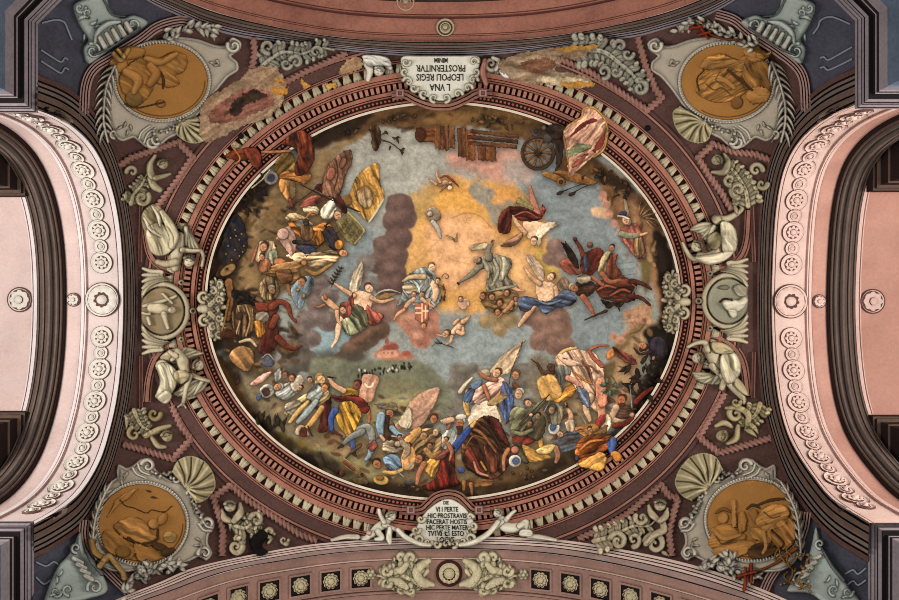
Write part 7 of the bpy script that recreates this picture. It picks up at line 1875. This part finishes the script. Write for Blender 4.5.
fig('ochre_saint', [p([(262, 272), (276, 264), (296, 260), (312, 256), (300, 268), (280, 270)], (170, 128, 82), h=2, f=.8), p([(286, 256), (300, 252), (316, 252), (332, 250), (340, 254), (334, 264), (318, 269), (302, 264)], (204, 176, 138), h=3, w=6, f=1.4, a=0), e(304, 263, 3, 3, (190, 120, 70), 0, h=.8)], ('head', head(343, 253, 4.6, (196, 140, 100), (104, 64, 44), 10)), ('fringe', [s([(306, 270), (316, 274), (326, 268), (332, 264)], [1.6, 2.6, 2.4, 1.6], (150, 112, 66), f=.8)]))
fig('pink_cloth', [p([(276, 238), (282, 229), (290, 226), (295, 234), (297, 246), (292, 257), (286, 250), (280, 242)], (182, 144, 132), h=3, w=6, f=.6), e(283, 234, 6, 6, (190, 154, 140), 0, h=2.5)])
fig('caparisoned_horse', [p([(284, 220), (290, 213), (300, 214), (310, 220), (316, 230), (306, 236), (294, 230)], (178, 158, 122), h=2.5, f=1, a=35), p([(288, 222), (298, 219), (312, 226), (324, 222), (332, 226), (326, 238), (318, 247), (305, 240), (294, 233)], (176, 112, 54), h=3, f=1.4), p([(294, 222), (304, 220), (311, 228), (302, 229)], (120, 116, 104), h=1, f=.6)])
fig('cannon_barrel', [s([(294, 242), (305, 243), (317, 244)], [2.4, 2, 2.4], (58, 54, 50)), e(294, 242, 2, 2.6, (26, 22, 20), 0, h=.6), p([(296, 246), (312, 246), (316, 252), (304, 254)], (56, 66, 96), h=1.5, f=.6)])
fig('dark_knight', [p([(322, 232), (330, 226), (338, 236), (341, 246), (334, 251), (326, 243)], (52, 54, 68), h=3, f=1.4), p([(312, 236), (320, 230), (324, 240), (318, 246)], (180, 112, 44), h=2.5, f=1.2), e(339, 245, 4.6, 5, (190, 128, 54), 0, h=2, f=.8), s([(325, 226), (332, 220)], [1.4, 1], (60, 50, 44))])
fig('yellow_banner', [p([(350, 192), (356, 177), (366, 168), (378, 163), (380, 180), (384, 199), (370, 222), (360, 214), (348, 204)], (194, 146, 74), h=1.6, w=8, f=.8, a=70), p([(356, 196), (364, 186), (372, 192), (372, 206), (364, 208)], (168, 142, 104), h=.8, f=1), l([(384, 199), (368, 224)], .9, (190, 186, 160), 0), l([(358, 194), (364, 187), (370, 190)], .6, (150, 100, 56), 0)])
fig('patterned_carpet', [p([(335, 222), (348, 210), (366, 230), (355, 246), (344, 239)], (128, 122, 84), h=1, w=2, sharp=True, f=.5), l([(348, 212), (364, 230), (355, 243)], .8, (180, 160, 100), 0), l([(339, 223), (346, 234), (355, 242)], .6, (170, 150, 96), 0)] + [e(344 + a_ * 4 + b_ * 2, 222 + a_ * 4 - b_ * 3 + 4, 1, 1, (176, 144, 78), 0, h=.2) for a_ in range(4) for b_ in range(-1, 3)])
fig('white_cloaked_elder', [p([(320, 212), (325, 204), (334, 199), (337, 209), (332, 218), (323, 219)], (204, 196, 174), h=3, w=5, f=1), p([(300, 207), (306, 198), (316, 195), (328, 198), (318, 204), (308, 209)], (168, 92, 78), h=2.5, f=1), p([(303, 208), (314, 206), (320, 210), (316, 216), (306, 214)], (188, 176, 150), h=2, f=1.2)], ('cloak', [p([(314, 187), (323, 183), (334, 186), (341, 197), (347, 207), (346, 214), (338, 208), (330, 196), (320, 192)], (100, 30, 30), h=3, f=1)]), ('head', head(338, 215, 4.8, (206, 160, 124), (128, 118, 106), 70)), ('gold_hat', [e(348, 200, 4.6, 6, (130, 92, 44), -20, h=2)]), ('spear', [s([(300, 184), (325, 197), (355, 210), (361, 212)], [.6, .7, 1, .4], (48, 34, 28))]))
fig('ochre_bearer', [p([(279, 182), (284, 174), (291, 178), (293, 190), (290, 202), (285, 198), (280, 190)], (176, 126, 70), h=3, f=1), p([(289, 184), (295, 180), (296, 194), (291, 200)], (130, 110, 76), h=2, f=.6), s([(290, 200), (292, 206)], [2, 1.6], (140, 60, 48))])
# ---------------- upper rim: timber, guns, flag
W1, W2 = (104, 62, 36), (74, 42, 26)
fig('tree_stump', [p([(370, 126), (379, 126), (381, 140), (377, 151), (373, 149), (371, 138)], (84, 58, 36), h=2, f=1.2, a=85), s([(381, 140), (391, 143), (400, 150)], [1.2, .8, .6], (96, 64, 38))], ('leaves', [leaf(x_, y_, 5, a_, 1.3, (82, 62, 38), 20) for x_, y_, a_ in ((396, 138, -20), (397, 139, 60), (396, 139, 200), (400, 150, 30), (402, 151, 80), (401, 150, -30), (404, 149, 120), (385, 131, 40), (386, 132, 140), (390, 146, 90))]))
fig('barrel', [p([(416, 128), (426, 128), (440, 128), (440, 142), (428, 142), (418, 142)], (122, 74, 42), h=2, f=.6, a=0), e(420, 135, 5.6, 7, (84, 42, 26), 0, h=1)])
for k_, (x0, y0, x1, y1) in enumerate(((434, 126, 441, 149), (441, 126, 449, 150), (449, 127, 455, 148), (457, 128, 466, 157), (465, 130, 475, 160), (477, 145, 486, 160), (485, 146, 496, 161))):
    fig('palisade_board', [p([(x0, y0), (x1, y0 - 1), (x1 + .6, y1), ((x0 + x1) / 2 + 1.5, y1 + 1.5), ((x0 + x1) / 2 - .5, y1 - .5), (x0 + .8, y1 + 1.0)], W1 if k_ % 2 else (116, 70, 40), h=1, w=1.2, sharp=True, f=.7, a=86)])
for k_, (a_, b_) in enumerate((((470, 131), (519, 137)), ((467, 137), (518, 142)), ((468, 143), (517, 147)))):
    fig('fallen_beam', [p([(a_[0], a_[1] - 2.4), (b_[0], b_[1] - 2.4), (b_[0], b_[1] + 2.2), (a_[0], a_[1] + 2.2)], W2 if k_ % 2 else W1, h=1.2, w=1.6, sharp=True, f=.7, a=6)])
wheel = [vol(538, 153, 18, k_ * 36, .1, 1.6, (86, 62, 42)) for k_ in range(0)]
t__ = np.linspace(0, 2 * np.pi, 30)
fig('cannon_wheel', [s(np.stack([538 + 15.5 * np.cos(t__), 153 + 16 * np.sin(t__)], 1), 2.0, (70, 60, 54)), s(np.stack([538 + 13 * np.cos(t__), 153 + 13.5 * np.sin(t__)], 1), .9, (120, 84, 48))], ('spoke', [s([(538, 153), (538 + 13 * math.cos(a_), 153 + 13 * math.sin(a_))], [1.1, 1.7], (122, 84, 48)) for a_ in np.linspace(0, 2 * np.pi, 11)[:-1]]), ('hub', [e(538, 153, 3, 3, (56, 44, 36), 0, h=2)]))
fig('gun_carriage', [p([(553, 172), (566, 170), (592, 178), (598, 182), (590, 186), (572, 182), (556, 178)], (140, 94, 50), h=2, f=.7, a=12), s([(545, 174), (556, 178), (562, 182)], [3, 3.6, 4], (150, 106, 56)), e(561, 182, 4.2, 4.6, (166, 118, 62), 0, h=1), e(561, 182, 2, 2.2, (60, 38, 22), 0, h=.2), e(548, 138, 5, 5, (74, 72, 70), 0, h=2.5), e(536, 132, 4.4, 4.8, (96, 90, 82), 0, h=2), e(536, 131, 2.4, 2.6, (50, 42, 38), 0, h=.4), p([(556, 136), (564, 136), (562, 162), (556, 166)], (44, 36, 32), h=2, f=.6)])
for k_, q_ in enumerate(([(559, 193), (574, 187), (588, 182)], [(571, 194), (582, 188), (592, 184)])):
    fig('arrow', [s(q_, [1.0, .6, .5], (44, 32, 26)), e(q_[0][0] + 1, q_[0][1], 4.2, 2.2, (40, 30, 26), -20, h=1.2)])
# ---------------- smaller figures and growth between the main groups
def bush(name, x0, y0, sx, sy, n, cols, L=7, w=1.6, seed=1):
    g = np.random.default_rng(seed); out = []
    for k in range(n):
        x, y, a = x0 + g.normal(0, sx), y0 + g.normal(0, sy), g.uniform(0, 360)
        tx, ty = x + L * math.cos(math.radians(a)), y + L * math.sin(math.radians(a))
        if max(np.hypot((x - EL[0]) / EL[2], (y - EL[1]) / EL[3]), np.hypot((tx - EL[0]) / EL[2], (ty - EL[1]) / EL[3])) > .975: continue
        out.append(leaf(x, y, L * g.uniform(.6, 1.1), a, w * g.uniform(.7, 1.2), cols[k % len(cols)], g.uniform(-40, 40)))
    if out: fig(name, out)


bush('rim_foliage', 606, 174, 9, 5, 26, [(70, 48, 26), (112, 78, 40), (48, 32, 20)], seed=1)
bush('rim_foliage', 628, 190, 8, 6, 22, [(76, 52, 28), (120, 84, 44), (52, 34, 22)], seed=2)
bush('rim_foliage', 344, 130, 9, 4, 20, [(54, 38, 22), (92, 68, 38), (38, 26, 16)], seed=3)
bush('rim_foliage', 400, 116, 12, 3, 20, [(110, 80, 44), (72, 50, 28)], seed=4)
bush('rim_foliage', 500, 121, 14, 4, 22, [(120, 88, 48), (80, 56, 30), (60, 42, 24)], seed=5)
bush('rim_foliage', 236, 392, 5, 9, 18, [(96, 66, 34), (58, 40, 22)], seed=6)
bush('rim_foliage', 652, 376, 6, 12, 22, [(40, 30, 20), (64, 48, 30)], seed=7)
bush('rim_foliage', 404, 490, 10, 2.5, 16, [(58, 50, 28), (96, 82, 46)], L=5, seed=8)
bush('rim_foliage', 540, 478, 16, 5, 18, [(70, 50, 30), (110, 84, 54)], L=5, seed=9)
fig('rock_face', [p([(322, 192), (327, 168), (340, 153), (351, 150), (352, 162), (345, 178), (339, 197), (330, 197)], (124, 88, 68), h=2.5, w=6, f=1.1, a=70), e(331, 174, 4.4, 7, (158, 98, 76), 15, h=2, f=.6), e(343, 163, 3.2, 6, (144, 98, 76), 20, h=2, f=.6), l([(336, 160), (338, 174), (334, 190)], .7, (70, 46, 34), 0)])
fig('dark_gun_crew', [p([(546, 128), (556, 124), (566, 128), (566, 134), (556, 140), (548, 134)], (46, 38, 32), h=1.5, f=.6), e(551, 146, 3.4, 3.4, (80, 78, 74), 0, h=2), s([(556, 150), (560, 160), (556, 170)], [1.6, 1.4, 1.2], (60, 46, 34)), e(544, 128, 2.6, 2.6, (104, 98, 90), 0, h=1.6)])  # dark gun crew painted behind the wheel
fig('helmeted_knight', [p([(300, 228), (308, 224), (314, 230), (312, 240), (302, 240)], (112, 84, 56), h=2.5, f=1), e(306, 222, 3.4, 3.6, (70, 66, 62), 0, h=2.2), l([(303, 222), (309, 222)], .5, (30, 24, 20), 0), s([(306, 218), (312, 212), (318, 214)], [1.2, 1.8, .8], (176, 120, 60))])
fig('kneeling_page', [p([(258, 262), (266, 258), (272, 264), (268, 272), (260, 272)], (150, 96, 66), h=2.5, f=.9)] + head(262, 257, 3.2, (190, 140, 106), (70, 46, 34), 80))
fig('lance', [s([(282, 214), (306, 196), (330, 178)], [.5, .6, .4], (60, 42, 30))])
fig('lance', [s([(300, 262), (322, 244), (346, 226)], [.5, .6, .4], (70, 50, 34))])
for x_, y_, a_, c_ in ((400, 438, 60, (170, 118, 86)), (408, 446, 120, (186, 140, 104)), (446, 440, 100, (180, 128, 92)), (538, 416, 90, (158, 136, 108)), (530, 424, 110, (150, 110, 80)), (590, 430, 60, (186, 140, 104)), (430, 446, 90, (176, 124, 90)), (310, 380, 60, (196, 150, 112)), (300, 388, 120, (190, 146, 110))):
    fig('soldier_head', head(x_, y_, 3.2, c_, (74, 52, 38), a_))
for q_, r_, c_ in (([(402, 442), (408, 450), (404, 458)], [3, 3.4, 2], (150, 134, 110)), ([(448, 444), (452, 452), (450, 460)], [2.6, 2.4, 1.6], (168, 110, 80)), ([(590, 434), (582, 428), (576, 430)], [2, 2.2, 1.6], (176, 120, 84)), ([(426, 450), (432, 456), (440, 452)], [3, 3.2, 2], (160, 122, 76)), ([(360, 446), (352, 452), (346, 458)], [1.8, 1.6, 1], (90, 64, 46))):
    fig('soldier_limb', [s(q_, r_, c_, f=.8)])
for q_ in ([(406, 430), (414, 414)], [(470, 414), (462, 398)], [(544, 412), (552, 396)], [(586, 424), (578, 410)], [(396, 452), (384, 446)], [(446, 430), (440, 416)]):
    fig('blade', [s([q_[0], ((q_[0][0] + q_[1][0]) / 2 + .3, (q_[0][1] + q_[1][1]) / 2), q_[1]], [.8, .6, .3], (176, 176, 168))])
fig('cloud_child', [s([(504, 312), (510, 306), (514, 300)], [2, 2.6, 2], (190, 140, 104)), s([(502, 314), (498, 318)], [1.6, 1], (176, 124, 90))] + head(516, 299, 2.6, (196, 146, 108), (120, 78, 48), 60))
fig('pink_cherub', [p([(458, 300), (466, 298), (470, 304), (464, 310), (458, 306)], (206, 166, 142), h=1.6, f=.6)] + head(461, 299, 2.6, (204, 158, 128), (150, 108, 78), 60))

# pieces that spill over the cornice
fig('pink_flag', [p([(563, 137), (565, 128), (573, 122), (580, 118), (583, 109), (592, 108), (600, 114), (607, 124), (608, 138), (603, 149), (594, 157), (580, 169), (569, 178), (567, 160)], (200, 154, 132), h=2, w=8, f=.9, a=-50)], ('red_fold', [p([(570, 136), (580, 124), (592, 118), (598, 121), (586, 126), (576, 134)], (134, 52, 44), h=1, f=.8), p([(593, 150), (598, 140), (606, 130), (604, 144), (596, 152)], (138, 52, 44), h=1, f=.6), p([(572, 164), (582, 156), (588, 154), (580, 164), (573, 168)], (150, 76, 62), h=1, f=.6)]), ('green_fold', [p([(566, 152), (574, 146), (588, 144), (592, 148), (582, 152), (568, 158)], (134, 146, 112), h=1, f=.6)]), ('gold_border', [s([(565, 130), (574, 122), (582, 117), (584, 109), (594, 108), (604, 118), (608, 130)], 1.1, (200, 150, 72)), s([(608, 132), (604, 149), (594, 157)], 1.1, (198, 148, 72)), s([(564, 137), (568, 160), (569, 177)], .9, (190, 140, 80))]), lift=.165)
fig('red_cloaked_giant', [p([(276, 162), (284, 152), (292, 154), (296, 164), (298, 174), (288, 172), (280, 176), (274, 170)], (122, 96, 48), h=2.5, f=1), s([(262, 152), (274, 152), (290, 151)], [1, 1.6, 1.2], (178, 116, 80)), p([(279, 178), (286, 170), (294, 172), (306, 170), (312, 176), (306, 184), (296, 182)], (160, 104, 52), h=2.5, f=1.2)], ('cloak', [p([(284, 140), (294, 132), (304, 131), (312, 138), (315, 150), (313, 164), (306, 174), (297, 176), (294, 168), (298, 156), (294, 148), (282, 144)], (112, 46, 26), h=4, w=8, f=1.6, a=80), p([(225, 156), (234, 150), (246, 147), (254, 149), (252, 158), (242, 161), (232, 160)], (104, 42, 22), h=2.5, f=1), p([(244, 150), (256, 148), (262, 158), (258, 170), (250, 162)], (112, 40, 24), h=2.5, f=.8)]), ('shield', [e(271, 178, 7.4, 7, (150, 148, 140), 0, h=2), e(271, 178, 3.6, 3.8, (52, 66, 104), 0, h=.8)]), ('staff', [s([(232, 146), (240, 158), (236, 164)], [.9, 1, .8], (196, 130, 70)), s([(252, 188), (262, 180), (270, 170)], .8, (200, 190, 164))]), lift=.165)
fig('orange_coated_man', [p([(575, 453), (579, 440), (589, 435), (602, 433), (613, 436), (617, 443), (607, 450), (592, 456), (580, 463)], (160, 84, 34), h=4, w=7, f=1.6, a=-20), s([(580, 450), (590, 442), (604, 440)], [1.2, 1.6, 1.2], (206, 130, 60))], ('sleeve', [p([(607, 444), (612, 437), (617, 440), (616, 449), (611, 454)], (54, 88, 150), h=2.5, f=.6)]), ('yellow_cloth', [p([(578, 464), (591, 456), (601, 452), (607, 459), (602, 471), (588, 469)], (206, 154, 80), h=2.5, f=.8, a=-30), p([(610, 452), (618, 452), (622, 458), (616, 462)], (196, 130, 60), h=2)]), ('foot', [e(577, 458, 2, 3, (70, 90, 130))]), lift=.165)

# the figures' shadows painted into the picture, shifted down and right, then the finished picture surface
def blur(A, r):
    for ax in (0, 1):
        A = np.mean([np.roll(A, k, ax) for k in range(-r, r + 1)], 0)
    return A


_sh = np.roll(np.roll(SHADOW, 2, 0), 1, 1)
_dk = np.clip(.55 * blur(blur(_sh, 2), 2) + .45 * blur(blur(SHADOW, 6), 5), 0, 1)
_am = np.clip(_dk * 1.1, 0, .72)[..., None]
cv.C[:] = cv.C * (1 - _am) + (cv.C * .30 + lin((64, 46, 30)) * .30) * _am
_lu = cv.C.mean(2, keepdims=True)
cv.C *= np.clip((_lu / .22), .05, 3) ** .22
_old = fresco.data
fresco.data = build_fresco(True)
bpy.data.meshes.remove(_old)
